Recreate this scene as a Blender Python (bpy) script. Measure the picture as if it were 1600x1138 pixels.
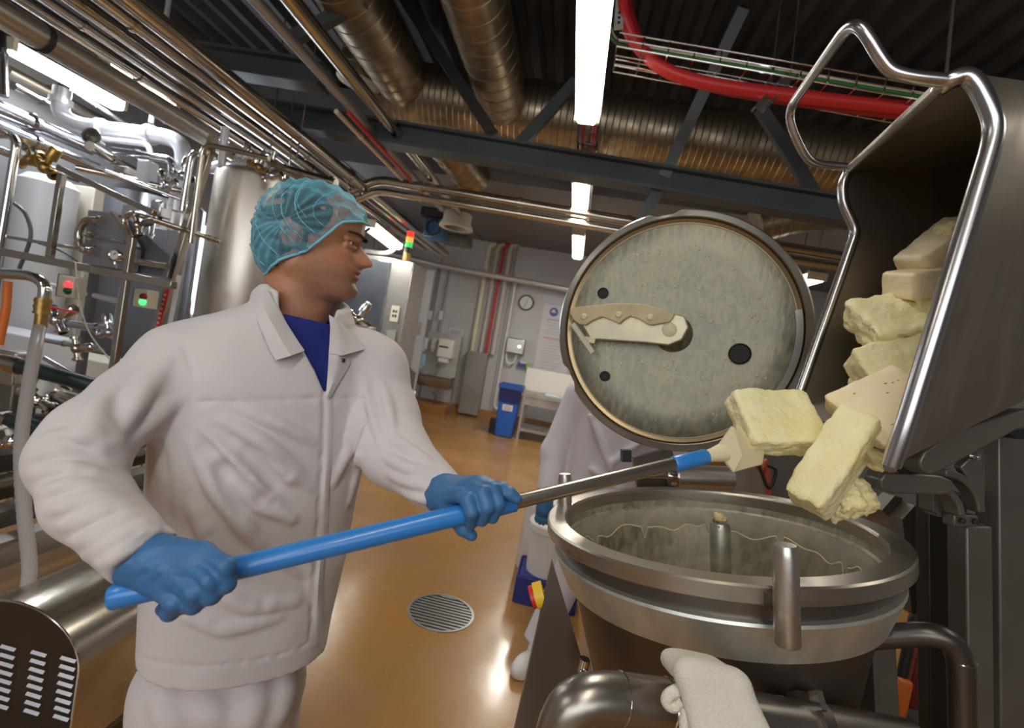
import bpy, bmesh, math, random
import numpy as np
from mathutils import Vector, Matrix, noise as mnoise

for _o in list(bpy.data.objects): bpy.data.objects.remove(_o)
S = bpy.context.scene
COL = S.collection

# ------------------------------------------------------------------ camera
F = 760.0; CX, CY = 800.0, 569.0           # focal length and centre, in pixels of 1600x1138
CAM = Vector((0, 0, 1.52))
def _cr(px, py): return Vector(((px-CX)/F, -(py-CY)/F, -1.0))
_yr = _cr(895, 556).normalized()            # room depth axis as seen by the camera
_ro = math.radians(10.0)
_h = Vector((math.cos(_ro), -math.sin(_ro), 0))
_xr = (_h - _yr*_h.dot(_yr)).normalized()
_zr = _xr.cross(_yr)
RW = Matrix((_xr, _yr, _zr))                # camera space -> room space
cam_d = bpy.data.cameras.new('camera'); cam = bpy.data.objects.new('camera', cam_d); COL.objects.link(cam)
cam.matrix_world = Matrix.Translation(CAM) @ RW.to_4x4()
cam_d.sensor_fit = 'HORIZONTAL'; cam_d.sensor_width = 36.0; cam_d.lens = 36.0*F/1600.0
cam_d.clip_start = 0.02; cam_d.clip_end = 100
cam_d.dof.use_dof = True; cam_d.dof.focus_distance = 1.02; cam_d.dof.aperture_fstop = 4.0
S.camera = cam

# ------------------------------------------------------------------ world, exposure, daylight
S.view_settings.view_transform = 'Standard'; S.view_settings.look = 'None'
S.view_settings.gamma = 1.0; S.view_settings.use_curve_mapping = False
S.view_settings.exposure = -0.34
W = bpy.data.worlds.new('world'); S.world = W; W.use_nodes = True
W.node_tree.nodes['Background'].inputs[0].default_value = (0.85, 0.92, 1.0, 1)
W.node_tree.nodes['Background'].inputs[1].default_value = 0.2

def area_light(name, loc, target, sx, sy, power, color):
    l = bpy.data.lights.new(name, 'AREA'); l.shape = 'RECTANGLE'; l.size = sx; l.size_y = sy
    l.energy = power; l.color = color
    o = bpy.data.objects.new(name, l); COL.objects.link(o)
    o.location = loc
    o.rotation_euler = (Vector(target)-Vector(loc)).to_track_quat('-Z', 'Y').to_euler()
    return o
# daylight through the two windows of the hall (behind the camera, and in the left wall)
area_light('daylight_front_window', (-0.6, -3.85, 2.3), (0.0, 3, 1.0), 5.4, 1.9, 60, (0.97, 0.97, 1.0))
area_light('daylight_left_window', (-4.85, 5.9, 2.0), (-1, 3.6, 1.2), 1.6, 1.3, 60, (0.80, 0.88, 1.0))

# ------------------------------------------------------------------ pixel helpers
def ray(px, py): return RW @ _cr(px, py)                    # unit of camera depth
def C(px, py, d): return CAM + ray(px, py)*d                # at camera depth d
def atY(px, py, Y): r = ray(px, py); return CAM + r*((Y-CAM.y)/r.y)
def atZ(px, py, z): r = ray(px, py); return CAM + r*((z-CAM.z)/r.z)
def atX(px, py, x): r = ray(px, py); return CAM + r*((x-CAM.x)/r.x)
def cv(x, y, z): return RW @ Vector((x, y, z))              # camera-space vector (right, up, towards the camera)
def onplane(px, py, p0, n):
    r = ray(px, py); return CAM + r*((p0-CAM).dot(n)/r.dot(n))

# ------------------------------------------------------------------ materials
MATS = {}
def nd(nt, t, **kw):
    n = nt.nodes.new(t)
    for k, v in kw.items(): setattr(n, k, v)
    return n
def mat(name, col, rough=0.5, metal=0.0, var=0.0, scale=8.0, col2=None, bump=0.0, bscale=60.0, emit=0.0,
        coat=0.0, stretch=None, detail=4.0, rvar=0.0, lo=0.35, hi=0.65, sss=0.0, trans=0.0, alpha=1.0, ior=None, gen=False):
    if name in MATS: return MATS[name]
    m = bpy.data.materials.new(name); m.use_nodes = True; MATS[name] = m
    nt = m.node_tree; b = nt.nodes['Principled BSDF']; L = nt.links
    b.inputs['Base Color'].default_value = (*col, 1); b.inputs['Roughness'].default_value = rough
    b.inputs['Metallic'].default_value = metal; b.inputs['Coat Weight'].default_value = coat
    b.inputs['Transmission Weight'].default_value = trans; b.inputs['Alpha'].default_value = alpha
    if ior: b.inputs['IOR'].default_value = ior
    if sss:
        b.inputs['Subsurface Weight'].default_value = sss
        b.inputs['Subsurface Radius'].default_value = (0.01, 0.005, 0.003); b.inputs['Subsurface Scale'].default_value = 0.6
    if emit:
        b.inputs['Emission Color'].default_value = (*col, 1); b.inputs['Emission Strength'].default_value = emit
    if var or col2 or bump or rvar:
        tc = nd(nt, 'ShaderNodeTexCoord'); mp = nd(nt, 'ShaderNodeMapping')
        L.new(tc.outputs['Object'], mp.inputs[0])
        if stretch: mp.inputs['Scale'].default_value = stretch
    if var or col2 or rvar:
        n = nd(nt, 'ShaderNodeTexNoise'); n.inputs['Scale'].default_value = scale; n.inputs['Detail'].default_value = detail
        L.new(mp.outputs[0], n.inputs['Vector'])
        mr = nd(nt, 'ShaderNodeMapRange'); mr.inputs[1].default_value = lo; mr.inputs[2].default_value = hi
        L.new(n.outputs[0], mr.inputs[0])
        if var or col2:
            mx = nd(nt, 'ShaderNodeMix', data_type='RGBA')
            c2 = col2 if col2 else tuple(max(0, c*(1-var)) for c in col)
            mx.inputs[6].default_value = (*col, 1); mx.inputs[7].default_value = (*c2, 1)
            L.new(mr.outputs[0], mx.inputs[0]); L.new(mx.outputs[2], b.inputs['Base Color'])
        if rvar:
            mr2 = nd(nt, 'ShaderNodeMapRange'); mr2.inputs[3].default_value = rough; mr2.inputs[4].default_value = rough+rvar
            L.new(mr.outputs[0], mr2.inputs[0]); L.new(mr2.outputs[0], b.inputs['Roughness'])
    if bump:
        n2 = nd(nt, 'ShaderNodeTexNoise'); n2.inputs['Scale'].default_value = bscale; n2.inputs['Detail'].default_value = 5
        L.new(mp.outputs[0], n2.inputs['Vector'])
        bp = nd(nt, 'ShaderNodeBump'); bp.inputs['Strength'].default_value = bump; bp.inputs['Distance'].default_value = 0.01
        L.new(n2.outputs[0], bp.inputs['Height']); L.new(bp.outputs[0], b.inputs['Normal'])
    return m

M_steel = mat('brushed_steel', (0.60, 0.565, 0.52), 0.30, 0.95, var=0.16, scale=6, stretch=(1, 1, 14), rvar=0.12)
M_steel2 = mat('satin_steel', (0.52, 0.475, 0.42), 0.34, 0.95, var=0.2, scale=5, rvar=0.14)
M_pol = mat('polished_steel', (0.74, 0.72, 0.70), 0.14, 1.0, var=0.08, scale=4)
M_polw = mat('polished_steel_warm', (0.60, 0.545, 0.47), 0.17, 1.0, var=0.12, scale=5)
M_dsteel = mat('painted_grey_steel', (0.165, 0.155, 0.13), 0.42, 0.5, var=0.18, scale=7)
M_dsteel2 = mat('dark_steel', (0.06, 0.055, 0.05), 0.45, 0.5, var=0.2, scale=7)
M_beam = mat('green_grey_beam_paint', (0.085, 0.10, 0.105), 0.5, 0.1, var=0.2, scale=3)
M_galv = mat('galvanised_duct', (0.46, 0.37, 0.26), 0.32, 0.95, var=0.35, scale=9, rvar=0.15)
M_blk = mat('black_plastic', (0.02, 0.02, 0.022), 0.45)
M_white = mat('white_plastic', (0.75, 0.74, 0.72), 0.4)
M_cream = mat('cream_plastic', (0.78, 0.72, 0.52), 0.45)
M_blue = mat('blue_plastic', (0.02, 0.09, 0.42), 0.4)
M_pole = mat('blue_handle_plastic', (0.03, 0.22, 0.62), 0.32, coat=0.2)
M_butter = mat('butter', (0.93, 0.86, 0.53), 0.5, var=0.0, col2=(0.90, 0.79, 0.38), scale=14, bump=0.5, bscale=80, sss=0.12)
M_butter2 = mat('butter_pale', (0.91, 0.79, 0.54), 0.5, col2=(0.88, 0.73, 0.46), scale=14, bump=0.35, bscale=50, sss=0.1)
M_fat = mat('butter_grey_smear', (0.74, 0.68, 0.47), 0.5, bump=0.4, bscale=70)
M_lamp = mat('fluorescent_diffuser', (1.0, 0.95, 0.80), 0.5, emit=7.0)
M_red = mat('red_paint', (0.62, 0.03, 0.03), 0.4)
M_orange = mat('orange_plastic', (0.75, 0.18, 0.03), 0.45)
M_yellow = mat('yellow_plastic', (0.85, 0.55, 0.03), 0.4)
M_green = mat('green_plastic', (0.02, 0.25, 0.06), 0.4)
M_brass = mat('brass', (0.55, 0.36, 0.12), 0.35, 0.9, var=0.3, scale=30)
M_paper = mat('paper', (0.78, 0.77, 0.76), 0.7)

# ------------------------------------------------------------------ mesh builder
class MB:
    def __init__(s): s.v = []; s.f = []; s.sm = []
    def add(s, vs, fs, smooth=False):
        o = len(s.v); s.v += [Vector(v) for v in vs]
        s.f += [tuple(i+o for i in f) for f in fs]; s.sm += [smooth]*len(fs); return s
    def box(s, c, size, R=None):
        c = Vector(c); R = R or Matrix.Identity(3)
        x, y, z = [k/2 for k in size]
        vs = [c + R @ Vector((a*x, b*y, d*z)) for d in (-1, 1) for b in (-1, 1) for a in (-1, 1)]
        return s.add(vs, [(0,2,3,1),(4,5,7,6),(0,1,5,4),(2,6,7,3),(0,4,6,2),(1,3,7,5)])
    def bar(s, a, b, w, h, up=(0, 0, 1)):
        a = Vector(a); b = Vector(b); d = (b-a); L = d.length; d.normalize()
        up = Vector(up); x = d.cross(up)
        if x.length < 1e-5: x = d.cross(Vector((1, 0, 0)))
        x.normalize(); z = x.cross(d)
        return s.box((a+b)/2, (w, L, h), Matrix((x, d, z)).transposed())
    def tube(s, pts, r, n=12, caps=True, smooth=True):
        pts = [Vector(p) for p in pts]; rs = r if isinstance(r, (list, tuple)) else [r]*len(pts)
        vs = []; fs = []; t0 = next(((q-pts[0]) for q in pts[1:] if (q-pts[0]).length > 1e-7), Vector((0, 0, 1))).normalized(); tl = t0.copy()
        x = t0.orthogonal().normalized()
        for i, p in enumerate(pts):
            if i == 0: t = t0
            elif i == len(pts)-1: t = (pts[i]-pts[i-1]).normalized()
            else: t = ((pts[i+1]-pts[i]).normalized()+(pts[i]-pts[i-1]).normalized())
            if t.length < 1e-6: t = tl.copy()
            t.normalize(); tl = t.copy(); x = (x-t*x.dot(t)).normalized(); y = t.cross(x)
            for k in range(n):
                a = 2*math.pi*k/n; vs.append(p+(x*math.cos(a)+y*math.sin(a))*rs[i])
        for i in range(len(pts)-1):
            for k in range(n):
                k2 = (k+1) % n; fs.append((i*n+k, i*n+k2, (i+1)*n+k2, (i+1)*n+k))
        s.add(vs, fs, smooth)
        if caps:
            m = len(pts)-1
            s.add(vs[:n], [tuple(range(n-1, -1, -1))]); s.add(vs[m*n:], [tuple(range(n))])
        return s
    def pipe(s, pts, r, bend=None, n=12, caps=True):          # polyline with rounded corners
        pts = [Vector(p) for p in pts]; bend = bend or r*2.2; out = [pts[0]]
        for i in range(1, len(pts)-1):
            a, b, c = pts[i-1], pts[i], pts[i+1]
            da = (a-b); dc = (c-b); la = min(bend, da.length*0.48); lc = min(bend, dc.length*0.48)
            p0 = b+da.normalized()*la; p1 = b+dc.normalized()*lc
            for k in range(6):
                t = k/5; out.append(p0*(1-t)**2+b*2*t*(1-t)+p1*t*t)
        out.append(pts[-1]); return s.tube(out, r, n, caps)
    def cyl(s, a, b, r, n=16): return s.tube([a, b], r, n)
    def lathe(s, c, prof, R=None, n=48, smooth=True, cap0=False, cap1=False):   # prof = [(radius, height)]
        c = Vector(c); R = R or Matrix.Identity(3); vs = []; fs = []
        for (r, z) in prof:
            for k in range(n):
                a = 2*math.pi*k/n; vs.append(c+R @ Vector((r*math.cos(a), r*math.sin(a), z)))
        for i in range(len(prof)-1):
            for k in range(n):
                k2 = (k+1) % n; fs.append((i*n+k, i*n+k2, (i+1)*n+k2, (i+1)*n+k))
        s.add(vs, fs, smooth)
        if cap0: s.add(vs[:n], [tuple(range(n-1, -1, -1))])
        if cap1: s.add(vs[-n:], [tuple(range(n))])
        return s
    def sphere(s, c, r, R=None, n=12, m=8):
        r = r if isinstance(r, (tuple, list)) else (r, r, r); c = Vector(c); R = R or Matrix.Identity(3)
        vs = [c+R @ Vector((0, 0, -r[2]))]
        for i in range(1, m):
            p = -math.pi/2+math.pi*i/m
            for k in range(n):
                a = 2*math.pi*k/n
                vs.append(c+R @ Vector((r[0]*math.cos(p)*math.cos(a), r[1]*math.cos(p)*math.sin(a), r[2]*math.sin(p))))
        vs.append(c+R @ Vector((0, 0, r[2]))); fs = []
        for k in range(n): fs.append((0, 1+(k+1) % n, 1+k))
        for i in range(m-2):
            for k in range(n):
                k2 = (k+1) % n; fs.append((1+i*n+k, 1+i*n+k2, 1+(i+1)*n+k2, 1+(i+1)*n+k))
        t = len(vs)-1; o = 1+(m-2)*n
        for k in range(n): fs.append((o+k, o+(k+1) % n, t))
        return s.add(vs, fs, True)
    def prism(s, poly, off):                                   # polygon (3D points) extruded by a vector
        n = len(poly); off = Vector(off); a = [Vector(p) for p in poly]; b = [p+off for p in a]
        fs = [tuple(range(n-1, -1, -1)), tuple(range(n, 2*n))]+[(i, (i+1) % n, n+(i+1) % n, n+i) for i in range(n)]
        return s.add(a+b, fs)
    def grid(s, rows, smooth=True, thick=0.0, nrm=None):       # rows of points -> sheet, thickened along nrm or its normals
        nr, nc = len(rows), len(rows[0]); P = [[Vector(p) for p in r] for r in rows]
        vs = [p for r in P for p in r]
        fs = [(i*nc+j, i*nc+j+1, (i+1)*nc+j+1, (i+1)*nc+j) for i in range(nr-1) for j in range(nc-1)]
        s.add(vs, fs, smooth)
        if thick:
            N = []
            for i in range(nr):
                for j in range(nc):
                    u = P[i][min(j+1, nc-1)]-P[i][max(j-1, 0)]; w = P[min(i+1, nr-1)][j]-P[max(i-1, 0)][j]
                    q = u.cross(w); N.append(q.normalized() if q.length > 1e-9 else Vector((0, 0, 1)))
            v2 = [p-(Vector(nrm) if nrm else k)*thick for p, k in zip(vs, N)]
            s.add(v2, [tuple(reversed(f)) for f in fs], smooth)
            bd = [j for j in range(nc)]+[i*nc+nc-1 for i in range(1, nr)]+[(nr-1)*nc+j for j in range(nc-2, -1, -1)]+[i*nc for i in range(nr-2, 0, -1)]
            o = len(vs); m = len(bd)
            s.add(vs+v2, [(bd[(k+1) % m], bd[k], bd[k]+o, bd[(k+1) % m]+o) for k in range(m)])
        return s

ORG = {}
def setprops(o, label=None, cat=None, group=None, kind=None):
    if label: o['label'] = label
    if cat: o['category'] = cat
    if group: o['group'] = group
    if kind: o['kind'] = kind
    return o
def mesh_from(name, mb, m, org):
    me = bpy.data.meshes.new(name)
    me.from_pydata([tuple(v-org) for v in mb.v], [], mb.f)
    me.polygons.foreach_set('use_smooth', mb.sm); me.materials.append(m); me.update()
    return me
def obj(name, mb, m, parent=None, label=None, cat=None, group=None, kind=None, bevel=0.0, fix=True):
    """one mesh object; world-space points are moved to the origin of the thing it belongs to"""
    if parent is not None: org = ORG[parent.name]
    else:
        lo = [min(v[i] for v in mb.v) for i in range(3)]; hi = [max(v[i] for v in mb.v) for i in range(3)]
        org = Vector(((lo[0]+hi[0])/2, (lo[1]+hi[1])/2, lo[2]))
    me = mesh_from(name, mb, m, org)
    if fix:
        bm = bmesh.new(); bm.from_mesh(me); bmesh.ops.remove_doubles(bm, verts=bm.verts, dist=1e-6)
        bmesh.ops.recalc_face_normals(bm, faces=bm.faces); bm.to_mesh(me); bm.free()
    me.set_sharp_from_angle(angle=math.radians(38))
    o = bpy.data.objects.new(name, me); COL.objects.link(o)
    if parent is not None: o.parent = parent
    else: o.location = org
    ORG[o.name] = org
    if bevel:
        md = o.modifiers.new('bevel', 'BEVEL'); md.width = bevel; md.segments = 2; md.limit_method = 'ANGLE'
    return setprops(o, label, cat, group, kind)
def thing(name, label, cat, loc, group=None, kind=None):
    o = bpy.data.objects.new(name, None); COL.objects.link(o); o.location = Vector(loc); o.empty_display_size = 0.05
    ORG[o.name] = Vector(loc)
    return setprops(o, label, cat, group, kind)
def rot_to(z, x=None):                                         # matrix whose z column points along z
    z = Vector(z).normalized(); x = Vector(x) if x is not None else z.orthogonal()
    x = (x-z*x.dot(z)).normalized(); return Matrix((x, z.cross(x), z)).transposed()
def lerp(a, b, t): return a+(b-a)*t
# ------------------------------------------------------------------ soft bodies: a small signed-distance modeller
def surface_nets(D, lo, h):
    ins = D < 0; nx, ny, nz = D.shape
    c = np.zeros((nx-1, ny-1, nz-1), np.uint8)
    for i in (0, 1):
        for j in (0, 1):
            for k in (0, 1): c += ins[i:nx-1+i, j:ny-1+j, k:nz-1+k]
    act = np.argwhere((c > 0) & (c < 8)); idm = -np.ones(c.shape, np.int64); idm[tuple(act.T)] = np.arange(len(act))
    vals = {}
    for i in (0, 1):
        for j in (0, 1):
            for k in (0, 1): vals[(i, j, k)] = D[act[:, 0]+i, act[:, 1]+j, act[:, 2]+k].astype(np.float64)
    acc = np.zeros((len(act), 3)); cnt = np.zeros(len(act))
    for a in vals:
        for ax in range(3):
            if a[ax] == 0:
                b = tuple(1 if q == ax else a[q] for q in range(3)); va, vb = vals[a], vals[b]; m = (va < 0) != (vb < 0)
                t = np.where(m, va/np.where(m, va-vb, 1), 0); p = np.zeros((len(act), 3)); p[:] = a; p[:, ax] += t
                acc += p*m[:, None]; cnt += m
    V = (act+acc/np.maximum(cnt, 1)[:, None])*h+np.array(lo); faces = []
    for ax in range(3):
        sl0 = [slice(None)]*3; sl1 = [slice(None)]*3; sl0[ax] = slice(0, -1); sl1[ax] = slice(1, None)
        A = ins[tuple(sl0)]; B = ins[tuple(sl1)]; e = np.argwhere(A != B); o1, o2 = [q for q in range(3) if q != ax]
        e = e[(e[:, o1] > 0) & (e[:, o2] > 0) & (e[:, o1] < D.shape[o1]-1) & (e[:, o2] < D.shape[o2]-1)]
        flip = A[tuple(e.T)]; ids = []
        for d1, d2 in ((-1, -1), (0, -1), (0, 0), (-1, 0)):
            q = e.copy(); q[:, o1] += d1; q[:, o2] += d2; ids.append(idm[tuple(q.T)])
        Q = np.stack(ids, 1)
        if ax == 1: flip = ~flip
        Q = np.where(flip[:, None], Q, Q[:, ::-1]); faces.append(Q)
    return V, np.concatenate(faces)
class SDF:
    def __init__(s, lo, hi, h, origin=None, R=None):
        s.lo = np.array(lo, float); s.h = h; s.n = np.ceil((np.array(hi)-s.lo)/h).astype(int)+1
        s.D = np.full(tuple(s.n), 0.5, np.float32); s.o = origin if origin is not None else CAM; s.R = R or RW
        s.ax = [(s.lo[i]+h*np.arange(s.n[i])).astype(np.float32) for i in range(3)]
    def sub(s, lo, hi):
        i0 = np.maximum(np.floor((np.array(lo)-s.lo)/s.h).astype(int), 0); i1 = np.minimum(np.ceil((np.array(hi)-s.lo)/s.h).astype(int)+1, s.n)
        if np.any(i1 <= i0): return None, None
        sl = tuple(slice(a, b) for a, b in zip(i0, i1))
        return sl, np.meshgrid(*[s.ax[i][sl[i]] for i in range(3)], indexing='ij', sparse=True)
    def blend(s, sl, d, k, op):
        a = s.D[sl]
        if op == 'cut': d = -d; f = np.maximum; sg = 1
        elif op == 'and': f = np.maximum; sg = 1
        else: f = np.minimum; sg = -1
        if k > 0: hh = np.maximum(k-np.abs(a-d), 0)/k; s.D[sl] = f(a, d)+sg*hh*hh*k*0.25
        else: s.D[sl] = f(a, d)
    def cone(s, a, b, ra, rb, k=0.0, op='or', flat_b=False):
        a = np.array(a); b = np.array(b); m = max(ra, rb)+k+4*s.h; sl, G = s.sub(np.minimum(a, b)-m, np.maximum(a, b)+m)
        if sl is None: return
        ba = b-a; l2 = max(ba.dot(ba), 1e-12); P = [G[i]-a[i] for i in range(3)]; t0 = (P[0]*ba[0]+P[1]*ba[1]+P[2]*ba[2])/l2; t = np.clip(t0, 0, 1)
        d = np.sqrt((P[0]-t*ba[0])**2+(P[1]-t*ba[1])**2+(P[2]-t*ba[2])**2)-(ra+(rb-ra)*t)
        if flat_b: d = np.maximum(d, (t0-1)*math.sqrt(l2))
        s.blend(sl, d, k, op)
    def chain(s, pts, rs, k=0.01, op='or', flat_b=False):
        for i in range(len(pts)-1): s.cone(pts[i], pts[i+1], rs[i], rs[i+1], k, op, flat_b and i == len(pts)-2)
    def ell(s, c, r, M=None, k=0.0, op='or'):
        c = np.array(c); r = np.array(r, float); m = r.max()+k+4*s.h; sl, G = s.sub(c-m, c+m)
        if sl is None: return
        P = [G[i]-c[i] for i in range(3)]
        if M is not None: P = [sum(M[j][i]*P[j] for j in range(3)) for i in range(3)]     # columns of M are the axes
        n = np.sqrt((P[0]/r[0])**2+(P[1]/r[1])**2+(P[2]/r[2])**2); g = np.sqrt((P[0]/r[0]**2)**2+(P[1]/r[1]**2)**2+(P[2]/r[2]**2)**2)+1e-6
        s.blend(sl, n*(n-1)/g, k, op)
    def loft(s, H, A, S, Fd, rows, k=0.0, p=2.3, op='or'):
        """rows: (height along A, offset along S, offset along Fd, half-width, half-depth)"""
        rows = np.array(rows, float); G = np.meshgrid(*s.ax, indexing='ij', sparse=True); P = [G[i]-H[i] for i in range(3)]
        dot = lambda v: P[0]*v[0]+P[1]*v[1]+P[2]*v[2]
        z = dot(A); f = lambda q: np.interp(z.ravel(), rows[:, 0], rows[:, q]).reshape(z.shape).astype(np.float32)
        u = dot(S)-f(1); v = dot(Fd)-f(2); a = f(3); b = f(4)
        n = (np.abs(u/a)**p+np.abs(v/b)**p)**(1/p); d = (n-1)*np.minimum(a, b); d = np.maximum(d, np.maximum(z-rows[-1, 0], rows[0, 0]-z))
        s.blend(tuple(slice(None) for _ in range(3)), d.astype(np.float32), k, op)
    def noise(s, amp, freq):
        X, Y, Z = np.meshgrid(*s.ax, indexing='ij', sparse=True)
        s.D += (amp*(np.sin(X*freq+1.3*np.sin(Y*freq*0.7))*np.sin(Y*freq*1.1+1.1*np.sin(Z*freq*0.8))*np.sin(Z*freq*0.9+2))).astype(np.float32)
    def sample(s, P):
        q = np.rint((P-s.lo)/s.h).astype(int); ok = np.all((q >= 0) & (q < s.n), 1); r = np.full(len(P), 0.5); qq = q[ok]; r[ok] = s.D[qq[:, 0], qq[:, 1], qq[:, 2]]; return r
    def hit(s, px, py, d0=0.3, d1=2.2):                     # where a pixel's ray meets the body (body space = camera space)
        d = np.arange(d0, d1, s.h*0.5); r = np.array(_cr(px, py)); P = d[:, None]*r[None]; v = s.sample(P); i = np.argmax(v < 0)
        if v[i] >= 0: return None
        return P[i]
    def normal(s, p):
        e = s.h*1.5; g = np.array([s.sample(np.array([p+np.eye(3)[i]*e]))[0]-s.sample(np.array([p-np.eye(3)[i]*e]))[0] for i in range(3)]); return g/(np.linalg.norm(g)+1e-9)
    def stroke(s, pix, r, proud, k=0.012, op='or', taper=True):
        dense = []
        for a, b in zip(pix[:-1], pix[1:]):
            m = max(1, int(math.hypot(b[0]-a[0], b[1]-a[1])/7)); dense += [(lerp(a[0], b[0], i/m), lerp(a[1], b[1], i/m)) for i in range(m)]
        dense.append(pix[-1]); c1 = lambda i: dense[max(0, min(len(dense)-1, i))]
        dense = [(sum(c1(i+j)[0] for j in (-2, -1, 0, 1, 2))/5, sum(c1(i+j)[1] for j in (-2, -1, 0, 1, 2))/5) if 1 < i < len(dense)-2 else q for i, q in enumerate(dense)]
        pts = [s.hit(*q) for q in dense]; pts = [p for p in pts if p is not None]
        if len(pts) < 2: return
        N = [s.normal(p) for p in pts]; sg = (r-proud) if op == 'or' else -(r-proud)
        n_ = len(pts); env = [min(1.0, i/(0.35*n_), (n_-1-i)/(0.35*n_)) if taper else 1.0 for i in range(n_)]
        sgn = 1 if op == 'or' else -1
        Q = [p-n*sgn*(r-(proud+0.15*r)*e+0.15*r) for p, n, e in zip(pts, N, env)] if taper else [p-n*sg for p, n in zip(pts, N)]; rs = [r]*n_
        s.chain(Q, rs, k, op)
    def mesh(s, smooth=2):
        V, Fc = surface_nets(s.D, s.lo, s.h)
        for _ in range(smooth):
            acc = np.zeros_like(V); cnt = np.zeros(len(V))
            for a, b in ((0, 1), (1, 2), (2, 3), (3, 0)):
                for x, y in ((a, b), (b, a)):
                    np.add.at(acc, Fc[:, x], V[Fc[:, y]]); np.add.at(cnt, Fc[:, x], 1)
            V = V*0.4+0.6*acc/np.maximum(cnt, 1)[:, None]
        return V, Fc
    def to_obj(s, name, m, parent, smooth=2, keep=None, colors=None, label=None):
        V, Fc = s.mesh(smooth); Rn = np.array(s.R); Wd = V @ Rn.T+np.array(s.o)-np.array(ORG[parent.name])
        if keep is not None:
            kf = keep(V)[Fc].all(1); Fc = Fc[kf]; u, inv = np.unique(Fc, return_inverse=True); Fc = inv.reshape(-1, 4); Wd = Wd[u]; V = V[u]
        me = bpy.data.meshes.new(name); me.vertices.add(len(Wd)); me.vertices.foreach_set('co', Wd.astype(np.float32).ravel())
        me.loops.add(len(Fc)*4); me.loops.foreach_set('vertex_index', Fc.astype(np.int32).ravel()); me.polygons.add(len(Fc))
        me.polygons.foreach_set('loop_start', np.arange(0, len(Fc)*4, 4, dtype=np.int32)); me.polygons.foreach_set('use_smooth', np.ones(len(Fc), bool))
        me.update(calc_edges=True); me.validate(); me.materials.append(m)
        if colors is not None:
            at = me.color_attributes.new('tone', 'FLOAT_COLOR', 'POINT'); cl = np.ones((len(V), 4), np.float32); cl[:, :3] = colors(V); at.data.foreach_set('color', cl.ravel())
        o = bpy.data.objects.new(name, me); COL.objects.link(o); o.parent = parent; ORG[o.name] = ORG[parent.name]
        if label: o['label'] = label
        return o
def cc(px, py, d): return np.array(_cr(px, py))*d
def unit(v): v = np.array(v, float); return v/np.linalg.norm(v)
# ================================================================== THE ROOM
YB = 9.5; XL = -5.0; XR = 5.2; YF = -4.0; ZC = 4.4
def floor_material():
    m = mat('orange_epoxy_floor', (0.42, 0.215, 0.06), 0.2, var=0.0, col2=(0.30, 0.145, 0.036), scale=1.6, detail=7, rvar=0.25, bump=0.05, bscale=25)
    b = m.node_tree.nodes['Principled BSDF']; b.inputs['Coat Weight'].default_value = 0.25; b.inputs['Coat Roughness'].default_value = 0.12
    return m
M_floor = floor_material()
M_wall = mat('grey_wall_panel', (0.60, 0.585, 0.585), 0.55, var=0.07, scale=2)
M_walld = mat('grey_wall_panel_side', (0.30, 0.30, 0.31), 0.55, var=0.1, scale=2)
M_deck = mat('corrugated_deck', (0.085, 0.083, 0.085), 0.55, 0.3, var=0.25, scale=4)
M_soffit = mat('grey_soffit', (0.20, 0.195, 0.20), 0.5, var=0.1, scale=2)
M_kerb = mat('orange_kerb', (0.40, 0.19, 0.055), 0.35, var=0.2, scale=6)

# the floor has a round opening where the drain sits
DR = atZ(689, 957, 0.0); RD = 0.185
mb = MB(); n = 48
ring = [DR+Vector((RD*math.cos(2*math.pi*k/n), RD*math.sin(2*math.pi*k/n), 0)) for k in range(n)]
def edge_of(k):
    a = 2*math.pi*k/n; d = Vector((math.cos(a), math.sin(a), 0)); t = 1e9
    for ax, lo, hi in ((0, XL, XR), (1, YF, YB)):
        if abs(d[ax]) > 1e-9:
            for b in (lo, hi):
                q = (b-DR[ax])/d[ax]
                if q > 0: t = min(t, q)
    return DR+d*t
outer = [edge_of(k) for k in range(n)]
mb.add(ring+outer, [(k, (k+1) % n, n+(k+1) % n, n+k) for k in range(n)])
for cx, cy in ((XL, YF), (XR, YF), (XR, YB), (XL, YB)):
    c = Vector((cx, cy, 0)); ds = sorted(outer, key=lambda p: min(abs((math.atan2(p.y-DR.y, p.x-DR.x)-math.atan2(cy-DR.y, cx-DR.x)+math.pi) % (2*math.pi)-math.pi), 9))[:2]
    mb.add([ds[0], ds[1], c], [(0, 1, 2)])
mb.lathe(DR, [(RD, 0), (RD, -0.16), (0.001, -0.16)], n=n, smooth=False)
obj('floor', mb, M_floor, kind='structure')

mb = MB(); mb.box(((XL+XR)/2, YB+0.05, ZC/2), (XR-XL, 0.1, ZC)); wall_back = obj('wall_back', mb, M_wall, kind='structure')
mb = MB(); mb.box((XR+0.05, (YF+YB)/2, ZC/2), (0.1, YB-YF, ZC)); obj('wall_right', mb, M_walld, kind='structure')
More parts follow.
